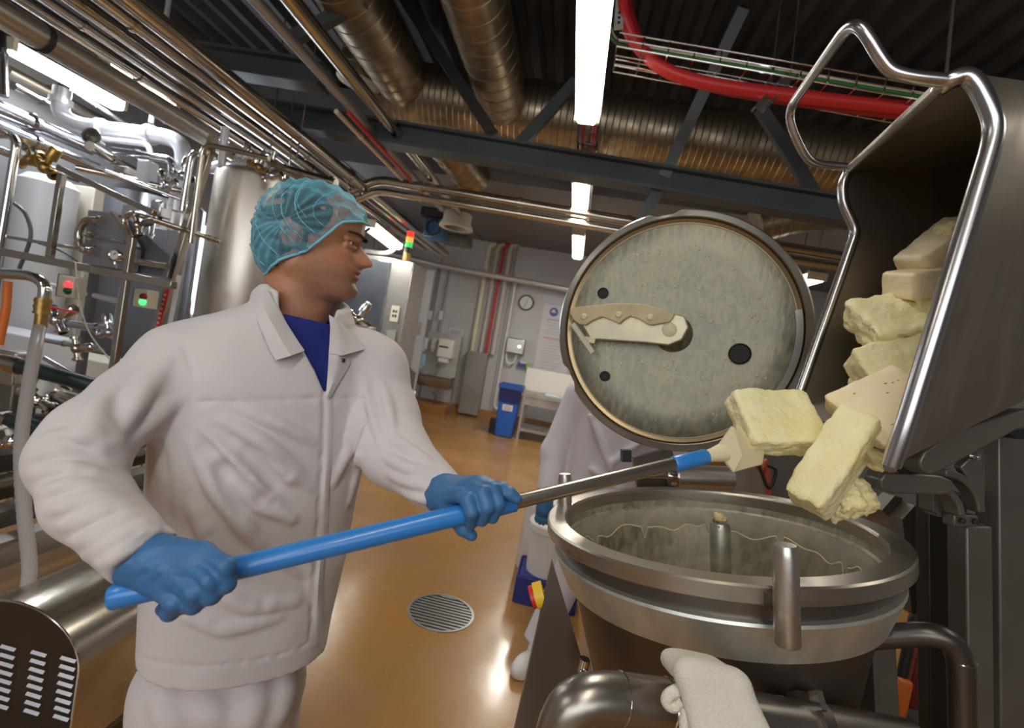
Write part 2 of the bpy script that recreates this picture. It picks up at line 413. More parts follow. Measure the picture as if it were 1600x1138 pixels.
# left wall with a window strip
WY0, WY1, WZ0, WZ1 = 5.1, 7.3, 1.15, 2.4
mb = MB()
mb.box((XL-0.05, (YF+YB)/2, WZ0/2), (0.1, YB-YF, WZ0)); mb.box((XL-0.05, (YF+YB)/2, (WZ1+ZC)/2), (0.1, YB-YF, ZC-WZ1))
mb.box((XL-0.05, (YF+WY0)/2, (WZ0+WZ1)/2), (0.1, WY0-YF, WZ1-WZ0)); mb.box((XL-0.05, (WY1+YB)/2, (WZ0+WZ1)/2), (0.1, YB-WY1, WZ1-WZ0))
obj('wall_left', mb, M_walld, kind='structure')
M_day = mat('daylit_pane', (0.86, 0.93, 1.0), 0.3, emit=2.2)
w = thing('window_1', 'long daylit window strip in the left wall behind the pipework', 'window', (XL, (WY0+WY1)/2, WZ0), kind='structure')
NP = 2
for i in range(NP):
    y0 = lerp(WY0, WY1, i/NP); y1 = lerp(WY0, WY1, (i+1)/NP)
    mb = MB(); mb.box((XL-0.07, (y0+y1)/2, (WZ0+WZ1)/2), (0.02, y1-y0-0.06, WZ1-WZ0-0.06)); obj('pane', mb, M_day, w)
mb = MB()
for i in range(NP+1):
    y = lerp(WY0, WY1, i/NP); mb.box((XL-0.05, y, (WZ0+WZ1)/2), (0.08, 0.07, WZ1-WZ0))
for z in (WZ0, WZ1): mb.box((XL-0.05, (WY0+WY1)/2, z), (0.08, WY1-WY0, 0.07))
obj('window_frame', mb, M_white, w)
# wall behind the camera with its own window
mb = MB(); X0, X1, Z0, Z1 = -3.4, 2.2, 1.2, 3.4
mb.box(((XL+XR)/2, YF-0.05, Z0/2), (XR-XL, 0.1, Z0)); mb.box(((XL+XR)/2, YF-0.05, (Z1+ZC)/2), (XR-XL, 0.1, ZC-Z1))
mb.box(((XL+X0)/2, YF-0.05, (Z0+Z1)/2), (X0-XL, 0.1, Z1-Z0)); mb.box(((X1+XR)/2, YF-0.05, (Z0+Z1)/2), (XR-X1, 0.1, Z1-Z0))
obj('wall_front', mb, M_wall, kind='structure')
w = thing('window_2', 'wide daylit window in the wall facing the wash basin', 'window', ((X0+X1)/2, YF, Z0), kind='structure')
for i in range(4):
    a = lerp(X0, X1, i/4); b = lerp(X0, X1, (i+1)/4)
    mb = MB(); mb.box(((a+b)/2, YF-0.07, (Z0+Z1)/2), (b-a-0.06, 0.02, Z1-Z0-0.06)); obj('pane', mb, M_day, w)
mb = MB()
for i in range(5): mb.box((lerp(X0, X1, i/4), YF-0.05, (Z0+Z1)/2), (0.07, 0.08, Z1-Z0))
for z in (Z0, Z1): mb.box(((X0+X1)/2, YF-0.05, z), (X1-X0, 0.08, 0.07))
obj('window_frame', mb, M_white, w)

# corrugated roof deck: trapezoid ribs running away from the camera
mb = MB(); prof = []; x = XL; P = 0.24
while x < XR:
    prof += [(x, ZC), (x+0.07, ZC), (x+0.11, ZC+0.085), (x+0.20, ZC+0.085)]; x += P
rows = [[Vector((a, y, b)) for (a, b) in prof] for y in (YF, YB)]
mb.grid(rows, smooth=False); obj('ceiling', mb, M_deck, kind='structure')
mb = MB(); mb.box(((XL+XR)/2, (5.9+YB)/2, 3.5), (XR-XL, YB-5.9, 0.1)); mb.box(((XL+XR)/2, 5.95, 3.95), (XR-XL, 0.1, 0.8))
for i in range(9):
    x = lerp(XL, XR, (i+0.5)/9); mb.box((x, (5.9+YB)/2, 3.443), (0.03, YB-5.9, 0.012))
obj('ceiling', mb, M_soffit, kind='structure')
mb = MB(); mb.prism([(XL, YB, 0), (XL, YB-0.10, 0), (XL, YB-0.09, 0.10), (XL, YB, 0.16)], (XR-XL, 0, 0)); obj('baseboard_back', mb, M_kerb, kind='structure')
# vertical panel joints of the back wall
for i in range(7):
    x = lerp(XL, XR, (i+0.45)/7); mb = MB(); mb.box((x, YB-0.004, 1.8), (0.018, 0.01, 3.3)); obj('trim_%d' % (i+1), mb, M_walld, wall_back)

# ------------------------------------------------------------------ roof steel
def beam_thing(a, b, w, h, label, flange=0.0, name='steel_beam', group=None):
    a = Vector(a); b = Vector(b); t = thing(name, label, 'beam', (a+b)/2, group)
    if flange:
        up = Vector((0, 0, 1)); mb = MB(); mb.bar(a, b, w*0.25, h); obj('web', mb, M_beam, t)
        for s in (-1, 1):
            mb = MB(); mb.bar(a+up*s*h/2, b+up*s*h/2, w, flange); obj('flange', mb, M_beam, t)
    else:
        mb = MB(); mb.bar(a, b, w, h); obj('member', mb, M_beam, t)
    return t
YT = 4.0
pl, pr = atY(340, 165, YT), atY(1330, 333, YT)
beam_thing(pl+(pl-pr)*0.45, pr+(pr-pl)*0.6, 0.18, 0.17, 'long grey-green steel beam crossing the hall under the big duct', 0.022)
beam_thing(atY(180, 70, 3.3), atY(508, 122, 3.3), 0.16, 0.15, 'short dark steel beam ending above the overhead pipe rack', 0.02)
def diag(a, b, w, label, m=None, Y=YT):
    p, q = atY(*a, Y), atY(*b, Y); d = (p-q).normalized(); k = 1.0
    if a[1] <= 2 and Y != 3.3: p = q+d*min((ZC-0.03-q.z)/max(d.z, 0.05), 4.0)
    t = thing('truss_brace', label, 'brace', q)
    mb = MB(); mb.bar(p, q, 0.09, w, up=(0, 1, 0)); obj('flat', mb, m or M_beam, t)
    mb = MB(); mb.bar(p+Vector((0, 0.03, 0)), q+Vector((0, 0.03, 0)), 0.02, w*1.4, up=(0, 1, 0)); obj('web', mb, m or M_beam, t)
    return t
diag((633, 0), (772, 213), 0.06, 'black sloping truss brace between the two descending ducts', M_dsteel2)
diag((1168, 0), (1036, 278), 0.07, 'pale grey sloping truss brace crossing the cable basket', mat('pale_beam_paint', (0.20, 0.22, 0.23), 0.5, 0.1, var=0.15, scale=3))
diag((900, 128), (812, 226), 0.06, 'short dark truss brace beside the long fluorescent lamp')
diag((1188, 170), (1272, 302), 0.05, 'slim dark truss brace under the cable basket hanger')
diag((1040, 280), (1000, 345), 0.05, 'short grey brace stub below the long steel beam')
diag((570, 0), (455, 62), 0.06, 'dark truss brace above the short steel beam', Y=3.3)
diag((1075, 0), (1140, 70), 0.05, 'dark truss brace under the roof deck behind the cable basket', M_dsteel2, Y=4.4)
# ------------------------------------------------------------------ ducts
def duct(pts, r, label, rib=0.12, m=None, name='air_duct', group=None, ribs=True):
    pts = [Vector(p) for p in pts]; t = thing(name, label, 'duct', pts[0], group)
    mb = MB(); mb.pipe(pts, r, bend=r*1.6, n=28); obj('shell', mb, m or M_galv, t)
    if ribs:
        mb = MB()
        for a, b in zip(pts[:-1], pts[1:]):
            L = (b-a).length; d = (b-a).normalized(); k = 0.1
            while k < L-0.05:
                p = a+d*k; mb.tube([p-d*0.006, p, p+d*0.006], [r, r*1.022, r], 28, caps=False); k += rib
        if mb.v: obj('spiral_seam', mb, m or M_galv, t, kind='stuff')
    return t
YD = 4.75
dl, dr_ = atY(600, 142, YD), atY(1330, 258, YD)
duct([dl, dr_+(dr_-dl)*0.3], 0.30, 'big spiral-seamed cross duct behind the long steel beam', 0.06)
ZD = atY(640, 120, YD).z
p = atY(632, 128, YD-0.2); duct([p, Vector((p.x, -1.0, p.z))], 0.24, 'ribbed duct left of the black truss brace running to the cross duct', 0.16)
p = atY(787, 160, YD-0.2); duct([p, Vector((p.x, -1.0, p.z))], 0.22, 'ribbed duct beside the long fluorescent lamp running to the cross duct', 0.16)
p = atY(560, 130, YD-0.4); q = atY(575, 70, YD-0.4)
duct([p, q], 0.20, 'stubby dark duct branch at the end of the cross duct', 0.12)
p = atY(668, 190, YD+0.1); q = atY(742, 282, 5.85); duct([p, q], 0.20, 'ribbed branch duct passing under the long steel beam', 0.14)
p = atY(718, 285, 6.4); q = atY(716, 335, 6.4)
hd = thing('exhaust_vent', 'vertical exhaust duct with a pale flared collar', 'vent', q)
mb = MB(); mb.cyl(p, q, 0.18, 24); obj('stack', mb, M_galv, hd)
mb = MB(); mb.lathe(q, [(0.17, 0.02), (0.19, 0.0), (0.19, -0.10), (0.23, -0.17), (0.23, -0.19), (0.16, -0.19)], n=28); obj('collar', mb, mat('pale_vent_paint', (0.62, 0.58, 0.50), 0.5), hd)
p = atY(1180, 352, 5.4); q = atY(1262, 330, 5.4); dt = duct([p, q, q+Vector((0.9, 0.0, 0.12))], 0.19, 'curved ribbed duct seen above the open vat lid', 0.09)
for e in (lerp(p, q, .5), q+Vector((.7, 0, .1))):
    mb = MB(); mb.cyl(e+Vector((0, 0, .17)), Vector((e.x, e.y, ZC)), .006, 6); obj('hanger', mb, M_dsteel, dt)
# ------------------------------------------------------------------ lamps
def lamp(a, b, w, label, power, group='ceiling fluorescent lamps', light=True, color=(1.0, 0.94, 0.85), hang=True):
    a = Vector(a); b = Vector(b); d = (b-a).normalized(); t = thing('fluorescent_lamp', label, 'lamp', (a+b)/2, group)
    side = d.cross(Vector((0, 0, 1))).normalized(); up = Vector((0, 0, 1))
    mb = MB(); R = Matrix((side, d, side.cross(d))).transposed(); L = (b-a).length
    c = (a+b)/2; prof = [(-0.5, 0.02), (-0.46, -0.03), (-0.3, -0.055), (0.3, -0.055), (0.46, -0.03), (0.5, 0.02)]
    mb.prism([a+side*x*w+up*z for x, z in prof], d*L); obj('diffuser', mb, M_lamp, t)
    mb = MB(); mb.box(c+up*0.045, (w*0.92, L*1.02, 0.05), R); obj('housing', mb, M_dsteel, t)
    for e in (a, b):
        mb = MB(); mb.box(e+(c-e).normalized()*0.0+up*0.0, (w*1.02, 0.03, 0.09), R); obj('end_cap', mb, M_cream, t)
    for e in ((lerp(a, b, .15), lerp(a, b, .85)) if hang else ()):
        zt0 = 3.45 if e.y > 5.9 else ZC; mb = MB(); mb.cyl(e+up*0.06, Vector((e.x, e.y, zt0)), .004, 6); obj('hanger', mb, M_dsteel, t)
    if light:
        l = bpy.data.lights.new('lamp_light', 'AREA'); l.shape = 'RECTANGLE'; l.size = w*0.9; l.size_y = L*0.95; l.energy = power; l.color = color
        o = bpy.data.objects.new('lamp_light', l); COL.objects.link(o); o.location = c-up*0.075-ORG[t.name]
        o.rotation_euler = R.to_euler(); o.parent = t
    return t
ZL = 3.05
def lampy(x, y0, y1, label, power, z=ZL, w=0.16): return lamp((x, y0, z), (x, y1, z), w, label, power)
xl = atZ(917, 196, ZL).x
lampy(xl, 1.55, 3.18, 'long glowing fluorescent lamp between the ribbed duct and the cable basket', 19)
lampy(xl-0.02, 4.30, 5.25, 'glowing fluorescent lamp just past the long steel beam', 16)
lampy(xl-0.02, 6.15, 7.6, 'far glowing fluorescent lamp above the wash basin wall', 62)
lamp(atZ(572, 348, 2.62), atZ(617, 383, 2.62), 0.22, 'glowing fluorescent lamp beside the signal tower', 26, hang=False)
lamp(atZ(1241, 443, 2.85), atZ(1277, 432, 2.85), 0.2, 'glowing fluorescent lamp seen between vat lid and tipping bin', 18)
lamp(atZ(10, 68, 3.05), atZ(185, 163, 3.05), 0.17, 'glowing fluorescent lamp above the valve pipework', 26, color=(0.85, 0.92, 1.0))
lamp(atZ(150, 100, 2.9), atZ(262, 160, 2.9), 0.24, 'glowing fluorescent lamp under the overhead pipe rack', 22, hang=False, color=(0.85, 0.92, 1.0))
# the same rows go on behind the camera
for i, (x, y) in enumerate(((xl, -1.3), (xl, -3.2), (-2.9, -1.5), (2.4, 0.6), (3.4, 2.6))):
    lampy(x, y, y+1.5, ['glowing fluorescent lamp over the place where the photographer stands', 'glowing fluorescent lamp nearest the front window', 'glowing fluorescent lamp over the motor cover aisle',
          'glowing fluorescent lamp above the bin hoist', 'glowing fluorescent lamp over the aisle beyond the bin hoist'][i], [15, 13, 16, 5, 9][i])
# cable ladder between lamp one and two
t = thing('cable_ladder', 'narrow cable ladder with red cables in line with the lamps', 'cable tray', (xl, 3.3, ZL+0.1))
for s in (-1, 1):
    mb = MB(); mb.bar((xl+s*0.075, 3.2, ZL+0.14), (xl+s*0.075, 6.1, ZL+0.14), 0.012, 0.05); obj('side_rail', mb, M_pol, t)
for i in range(14):
    y = 3.28+i*0.21; mb = MB(); mb.bar((xl-0.075, y, ZL+0.13), (xl+0.075, y, ZL+0.13), 0.015, 0.012); obj('rung', mb, M_pol, t)
for i, dx in enumerate((-0.045, 0.03, 0.052)):
    mb = MB(); mb.tube([(xl+dx, 3.2, ZL+0.15), (xl+dx, 6.1, ZL+0.15)], 0.013, 8); obj('cable', mb, [M_red, M_red, M_red][i], t)
# ------------------------------------------------------------------ cable basket
YK = 3.0
a, b = atY(958, 112, YK), atY(1560, 222, YK)
t = thing('cable_basket', 'wire mesh cable basket carrying red and green cables', 'cable tray', a)
ex = (b-a).normalized(); L = (b-a).length; wy = 0.24; hz = 0.075; ey = Vector((0, -1, 0)); ez = Vector((0, 0, 1))
loop = [(0, hz), (0, 0), (wy*0.5, 0), (wy, 0), (wy, hz)]
for (u, z) in [(0, hz), (0, hz/2), (0, 0), (wy/3, 0), (wy*2/3, 0), (wy, 0), (wy, hz/2), (wy, hz)]:
    mb = MB(); mb.tube([a+ey*u+ez*z, b+ey*u+ez*z], 0.0045, 6); obj('long_wire', mb, M_pol, t)
k = 0
while k*0.14 < L:
    p = a+ex*(k*0.14); mb = MB(); mb.pipe([p+ey*u+ez*z for u, z in [(0, hz), (0, 0), (wy, 0), (wy, hz)]], 0.0045, 0.01, 6); obj('cross_wire', mb, M_pol, t); k += 1
def cable(pts, r, m, label, name='cable'):
    mb = MB(); P = [Vector(p) for p in pts]
    out = []
    for i in range(len(P)-1):
        p0 = P[max(i-1, 0)]; p1 = P[i]; p2 = P[i+1]; p3 = P[min(i+2, len(P)-1)]
        for j in range(8):
            q = j/8; out.append(0.5*((2*p1)+(p2-p0)*q+(2*p0-5*p1+4*p2-p3)*q*q+(3*p1-p0-3*p2+p3)*q**3))
    out.append(P[-1]); mb.tube(out, r, 10); return obj(name, mb, m, None, label, 'cable')
cable([atY(972, -30, YK-0.2), atY(975, 25, YK-0.2), atY(1000, 75, YK-0.15), atY(1060, 118, YK-0.15), atY(1200, 145, YK-0.15), atY(1560, 185, YK-0.15)], 0.036, M_red, 'thick red cable bundle lying in the wire basket')
cable([atY(980, -30, YK-0.1), atY(985, 20, YK-0.1), atY(1015, 85, YK-0.12), atY(1090, 130, YK-0.12), atY(1210, 155, YK-0.12), atY(1560, 200, YK-0.12)], 0.022, mat('dark_red_cable', (0.35, 0.015, 0.015), 0.4), 'thin dark red cable beside the red bundle')
cable([atY(950, 40, YK-0.05), atY(965, 68, YK-0.05), atY(1030, 82, YK-0.05), atY(1150, 103, YK-0.05), atY(1300, 128, YK-0.05), atY(1560, 172, YK-0.05)], 0.012, mat('green_cable', (0.05, 0.22, 0.05), 0.4), 'green cable lying in the wire basket')
cable([atY(953, 40, YK-0.03), atY(968, 64, YK-0.03), atY(1030, 78, YK-0.03), atY(1150, 98, YK-0.03), atY(1300, 124, YK-0.03), atY(1560, 166, YK-0.03)], 0.009, M_cream, 'cream cable lying in the wire basket')
p = atY(965, 20, YK-0.22); t = thing('perforated_rail', 'short perforated steel rail next to the long lamp', 'rail', p)
a2, b2 = atY(972, -40, YK-0.22), atY(966, 46, YK-0.22)
mb = MB(); mb.bar(a2, b2, 0.05, 0.012, up=(0, 1, 0)); obj('strip', mb, mat('bright_zinc', (0.75, 0.73, 0.66), 0.4, 0.6), t)
for i in range(7):
    q = lerp(a2, b2, 0.35+i*0.09); mb = MB(); mb.cyl(q+Vector((0, -0.009, 0)), q+Vector((0, -0.0062, 0)), 0.008, 8); obj('hole', mb, M_blk, t)
for i, (u, v) in enumerate((((1222, -20), (1205, 130)), ((1250, -20), (1236, 112)))):
    mb = MB(); p, q = atY(*u, YK-0.1), atY(*v, YK-0.1); p = q+(p-q).normalized()*((ZC-q.z)/(p-q).normalized().z); mb.tube([p, q], 0.007, 8); obj('hanger_rod', mb, M_pol, None, ['thin hanger rod dropping to the cable basket', 'thin hanger rod bolted into the basket bracket'][i], 'rod')
p, q = atY(1236, 118, YK-0.15), atY(1185, 172, YK-0.15)
t = thing('basket_bracket', 'slotted steel bracket under the cable basket', 'bracket', q)
for s in (-1, 1):
    mb = MB(); o_ = Vector((0.028*s, 0, 0)); mb.bar(p+o_, q+o_, 0.012, 0.05, up=(0, 1, 0)); obj('cheek', mb, M_pol, t)
mb = MB(); mb.bar(p, q, 0.05, 0.008, up=(0, 1, 0)); obj('spine', mb, M_dsteel, t)
mb = MB(); p, q = atY(1492, -20, 2.6), atY(1478, 122, 2.6); mb.tube([p+(p-q)*0.5, q], 0.008, 8); obj('hanger_rod', mb, M_dsteel, None, 'grey hanger rod behind the tipping bin corner', 'rod')
# ------------------------------------------------------------------ long pipes
def pipe_thing(pts, r, label, m=None, clamps=(), name='pipe', group=None, bend=None, cat='pipe', n=14):
    pts = [Vector(p) for p in pts]; t = thing(name, label, cat, pts[0], group)
    mb = MB(); mb.pipe(pts, r, bend, n); obj('tube', mb, m or M_pol, t)
    for (i, k) in clamps:
        a, b = pts[i], pts[i+1]; d = (b-a).normalized(); p = lerp(a, b, k); w = max(r*0.35, 0.006)
        mb = MB(); mb.tube([p-d*w, p-d*w, p+d*w, p+d*w], [r, r*1.28, r*1.28, r], n); obj('clamp', mb, m or M_pol, t)
    return t
def ypipe(px, py, z, r, y0, y1, label, m=None, clamps=(0.3, 0.6)):
    p = atZ(px, py, z); return pipe_thing([(p.x, y0, z), (p.x, y1, z)], r, label, m, [(0, c) for c in clamps], group='overhead pipes along the left')
ypipe(300, 78, 2.90, 0.058, 0.9, 8.4, 'thick warm overhead pipe at the edge of the pipe rack', M_polw, (0.12, 0.5))
ypipe(262, 78, 2.86, 0.034, 0.8, 8.6, 'slim bright overhead pipe next to the thick warm pipe', M_pol, (0.2, 0.42))
ypipe(232, 82, 2.88, 0.046, 0.8, 8.2, 'warm brown overhead pipe in the middle of the rack', M_polw, (0.16, 0.5))
ypipe(196, 84, 2.84, 0.026, 0.8, 8.0, 'thin bright overhead pipe in the middle of the rack', M_pol, (0.22,))
ypipe(166, 84, 2.84, 0.036, 0.8, 7.8, 'warm overhead pipe hung on the inner side of the rack', M_polw, (0.3,))
ypipe(128, 78, 2.93, 0.026, 0.8, 7.2, 'thin overhead pipe towards the left wall', M_pol, (0.3,))
ypipe(100, 72, 2.80, 0.03, 0.8, 6.8, 'dull overhead pipe beside the ringed insulation pipe', M_polw, (0.3,))
ypipe(54, 52, 2.60, 0.066, 0.8, 4.6, 'fat overhead pipe with a black ring clamp', M_steel2, ())
p = atZ(75, 60, 2.60); p.x = atZ(54, 52, 2.60).x
mb = MB(); mb.tube([p-Vector((0, 0.012, 0)), p+Vector((0, 0.012, 0))], 0.074, 20); obj('ring_clamp', mb, M_blk, None, 'black ring clamp around the fat overhead pipe', 'clamp')
ypipe(490, 45, 3.1, 0.05, 0.6, 6.2, 'warm pipe running under the roof deck beside the ribbed duct', M_polw, (0.3,))
ypipe(452, 60, 3.1, 0.035, 0.6, 6.2, 'pale pipe running under the roof deck', mat('pale_pipe', (0.5, 0.52, 0.56), 0.3, 0.5), ())
ypipe(520, 150, 3.0, 0.016, 3.45, 4.85, 'red painted sprinkler pipe under the roof deck', M_red, (0.2, 0.5))
ypipe(500, 148, 3.0, 0.018, 3.45, 4.85, 'cream pipe beside the red sprinkler pipe', M_cream, (0.3,))
YP = 5.0
for i, (dy, r, m, lb) in enumerate(((0, 0.047, M_polw, 'upper of two warm steel pipes crossing the hall behind the vat lid'), (17, 0.038, M_polw, 'lower of two warm steel pipes crossing the hall behind the vat lid'))):
    pipe_thing([atY(545, 300+dy, YP), atY(592, 281+dy, YP), atY(1340, 405+dy, YP)], r, lb, m, [(1, 0.1), (1, 0.32), (1, 0.55)])
pipe_thing([atY(590, 392, 9.1), atY(700, 418, 9.1), atY(985, 470, 9.1)], 0.055, 'horizontal pipe in front of the back wall', mat('dull_pipe', (0.62, 0.57, 0.52), 0.4, 0.4), [(1, 0.2), (1, 0.75)])
wp = bpy.data.objects['pipe.014']
for px, py in ((720, 421), (840, 444), (960, 466)):
    q = atY(px, py, 9.1); mb = MB(); mb.bar(q, Vector((q.x, YB-.01, q.z)), .03, .03); obj('wall_bracket', mb, M_dsteel, wp)
for i, (u, v) in enumerate((((457, 178), (452, 275)), ((430, 170), (420, 258)), ((475, 178), (462, 255)))):
    mb = MB(); p, q = atY(*u, 3.7), atY(*v, 3.7); mb.tube([p+(p-q).normalized()*((ZC-p.z)/(p-q).normalized().z), q], 0.006, 6); obj('hanger_rod', mb, M_pol, None, 'thin hanger rod between the steel beam and the overhead pipes', 'rod', 'pipe rack hanger rods')
# ================================================================== BACK WALL AREA
YW = YB-0.02
def flatbox(x0, y0, x1, y1, Y, depth, mbd=None):          # box facing the camera: pixel corners (top-left, bottom-right) on the plane y = Y
    a = atY(x0, y0, Y); b = atY(x1, y1, Y); mbd = mbd or MB()
    return mbd.box(((a.x+b.x)/2, Y+depth/2, (a.z+b.z)/2), (abs(b.x-a.x), depth, abs(a.z-b.z)))
def wallrect(pxc, pyc, w, h, Y=YB-0.03, d=0.03): c = atY(pxc, pyc, Y); return MB().box(c, (w, d, h)), c
# stainless control cabinet beside the worker's face
cab = thing('control_cabinet', 'tall stainless control cabinet with a sign and a signal tower', 'cabinet', atY(590, 690, 6.2)*0+Vector((atY(600, 520, 6.2).x, 6.5, 0)))
xr = atY(628, 520, 6.2).x; xlft = atY(478, 520, 6.2).x; zt = atY(600, 402, 6.2).z
mb = MB(); mb.box(((xr+xlft)/2, 6.5, zt/2+0.05), (xr-xlft, 0.6, zt-0.1)); obj('body', mb, M_steel, cab, bevel=0.01)
dm = mat('blue_steel_door', (0.34, 0.36, 0.40), 0.22, 0.9, var=0.25, scale=3)
mb = MB(); mb.box(((xr+xlft)/2-0.13, 6.185, zt/2+0.05), (xr-xlft-0.34, 0.03, zt-0.2)); dr = obj('door', mb, dm, cab, bevel=0.006)
mb = MB(); mb.box((xr-0.36, 6.15, zt*0.52), (0.03, 0.05, 0.25)); obj('handle', mb, M_blk, dr)
c = atY(627, 492, 6.17)+Vector((-0.09, 0, 0)); mb = MB(); mb.box(c, (0.11, 0.012, 0.21)); sg = obj('sign', mb, mat('pale_sign', (0.85, 0.82, 0.66), 0.5), cab)
for i in range(4):
    mb = MB(); q = c+Vector(((i % 2-0.5)*0.035, -0.008, 0.03-(i//2)*0.06)); mb.box(q, (0.022, 0.004, 0.035)); obj('symbol', mb, M_blk, sg)
c = atY(620, 532, 6.17)+Vector((-0.09, 0, 0)); mb = MB(); mb.box(c, (0.12, 0.012, 0.24)); obj('window_panel', mb, mat('greenish_panel', (0.42, 0.47, 0.42), 0.3), cab)
c = atY(612, 575, 6.17)+Vector((-0.05, 0, 0)); mb = MB(); mb.cyl(c, c+Vector((0, -0.02, 0)), 0.045, 16); k_ = obj('main_switch', mb, M_yellow, cab)
mb = MB(); mb.box(c+Vector((0, -0.035, 0)), (0.02, 0.03, 0.06)); obj('knob', mb, M_red, k_)
st = thing('signal_tower', 'small signal tower light with red, amber and green rings', 'signal light', Vector((atY(633, 400, 6.2).x-0.05, 6.4, zt)))
b0 = ORG[st.name]; prev = 0.0
for nm, m, h in (('foot', mat('tower_brown', (0.3, 0.16, 0.03), 0.4), 0.14), ('black_ring', M_blk, 0.07), ('green_ring', mat('green_lit', (0.05, 0.75, 0.15), 0.3, emit=0.7), 0.07), ('amber_ring', mat('amber_lit', (1.0, 0.5, 0.08), 0.3, emit=0.8), 0.07), ('red_ring', mat('red_lit', (0.95, 0.06, 0.04), 0.3, emit=0.8), 0.08)):
    mb = MB(); mb.cyl(b0+Vector((0, 0, prev)), b0+Vector((0, 0, prev+h-0.006)), 0.05, 16); obj(nm, mb, m, st); prev += h
# grey hood arch under the left lamp
pipe_thing([atY(570, 392, 6.6), atY(612, 398, 6.6), atY(625, 372, 6.6), atY(560, 325, 6.6)], 0.03, 'grey curved hood rail around the lamp over the cabinet', M_walld, bend=0.3)
# projector-like blue fan unit
c = atY(682, 360, 6.8); t = thing('fan_heater', 'small blue fan unit hung under the soffit', 'heater', c)
mb = MB(); mb.box(c, (0.28, 0.3, 0.28)); obj('case', mb, mat('dark_blue_case', (0.03, 0.10, 0.22), 0.4), t, bevel=0.02)
mb = MB(); mb.lathe(c+Vector((0, -0.15, 0)), [(0.11, 0.0), (0.11, 0.02), (0.09, 0.02), (0.08, -0.02), (0.001, -0.03)], rot_to((0, -1, 0)), 20); obj('fan_mouth', mb, M_blk, t)
mb = MB(); mb.box(c+Vector((0, 0, 0.21)), (0.42, 0.35, 0.12)); obj('top_box', mb, M_dsteel2, t)
mb = MB(); mb.cyl(c+Vector((0, 0, .26)), Vector((c.x, c.y, 3.455)), .015, 8); obj('hanger', mb, M_dsteel, t)
c = atY(714, 376, 7.3); mb = MB(); mb.box(c, (0.42, 0.3, 0.14)); jb = obj('junction_box', mb, M_dsteel, None, 'flat dark box beside the blue fan unit', 'box')
mb = MB(); mb.cyl(c, Vector((c.x, c.y, 3.45)), .012, 8); obj('hanger', mb, M_dsteel, jb)
# door outline and wall pipes
for i, (x0, r, m, lb) in enumerate(((757, 0.045, M_cream, 'cream wall pipe beside the red pipe'), (771, 0.035, mat('pale_wall_pipe', (0.6, 0.55, 0.5), 0.5), 'pale pipe between the cream and the red wall pipe'), (780, 0.028, M_red, 'dark red pipe on the back wall'),
                                    (791, 0.05, mat('beige_wall_pipe', (0.62, 0.56, 0.50), 0.5), 'beige pipe to the right of the red wall pipe'))):
    a = atY(x0+8, 388, YB-0.07); b = atY(x0-32, 552, YB-0.07); b = Vector((a.x, a.y, b.z))
    bend = [a+Vector((-0.02, 0, 0)), b]
    mb = MB(); pipe_thing([a+Vector((0.12, 0.0, 0.10)), a+Vector((0.02, 0, 0.05)), a, b], r, lb, m, [(2, 0.3), (2, 0.8)], bend=0.12)
mb = MB(); a = atY(722, 548, YB-0.13); a2 = Vector((atY(772, 552, YB-0.13).x, 0, 0)); z1 = atY(745, 550, YB-0.13).z
mb.box((a.x+0.33, YB-0.1, z1/2+0.02), (0.40, 0.2, z1-0.04)); obj('pipe_casing', mb, mat('grey_casing', (0.30, 0.285, 0.265), 0.5, 0.2), None, 'tall grey casing over the foot of the wall pipes', 'casing', bevel=0.008)
pipe_thing([atY(808, 430, YB-0.06), Vector((atY(808, 430, YB-0.06).x, YB-0.06, 0.25)), Vector((atY(808, 430, YB-0.06).x+0.12, YB-0.06, 0.22))], 0.03, 'white drain pipe beside the hand dryer box', M_white, [(0, 0.3), (0, 0.7)])
for i, px in enumerate((671, 688)):
    a = atY(px+14, 418, YB-0.04); t = pipe_thing([a, Vector((a.x, a.y, atY(px-3, 528, YB-0.04).z))], 0.014, ['thin conduit with a switch box above the soap dispensers', 'thin conduit with a switch box above the towel dispenser'][i], M_walld)
    c = Vector((a.x, YB-0.05, atY(px+1, 493, YB-0.04).z)); mb = MB(); mb.box(c, (0.08, 0.07, 0.18)); obj('switch_box', mb, M_white, t, bevel=0.01)
# clock
c = atY(822, 473, YB-0.03); t = thing('wall_clock', 'round white wall clock with a dark rim', 'clock', c)
mb = MB(); mb.lathe(c, [(0.001, 0.0), (0.13, 0.0)], rot_to((0, -1, 0)), 28); mb.lathe(c, [(0.13, 0.0), (0.13, -0.03)], rot_to((0, -1, 0)), 28); obj('dial', mb, M_white, t)
mb = MB(); mb.lathe(c, [(0.125, 0.0), (0.13, 0.02), (0.15, 0.02), (0.155, 0.0), (0.155, -0.03)], rot_to((0, -1, 0)), 28); obj('rim', mb, mat('brown_black', (0.05, 0.04, 0.035), 0.4), t)
for i, (an, L) in enumerate(((80, 0.075), (-100, 0.10))):
    d = Vector((math.cos(math.radians(an)), 0, math.sin(math.radians(an)))); mb = MB(); mb.bar(c+Vector((0, -0.008, 0)), c+Vector((0, -0.008, 0))+d*L, 0.004, 0.008, up=(0, 1, 0)); obj('hand', mb, M_blk, t)
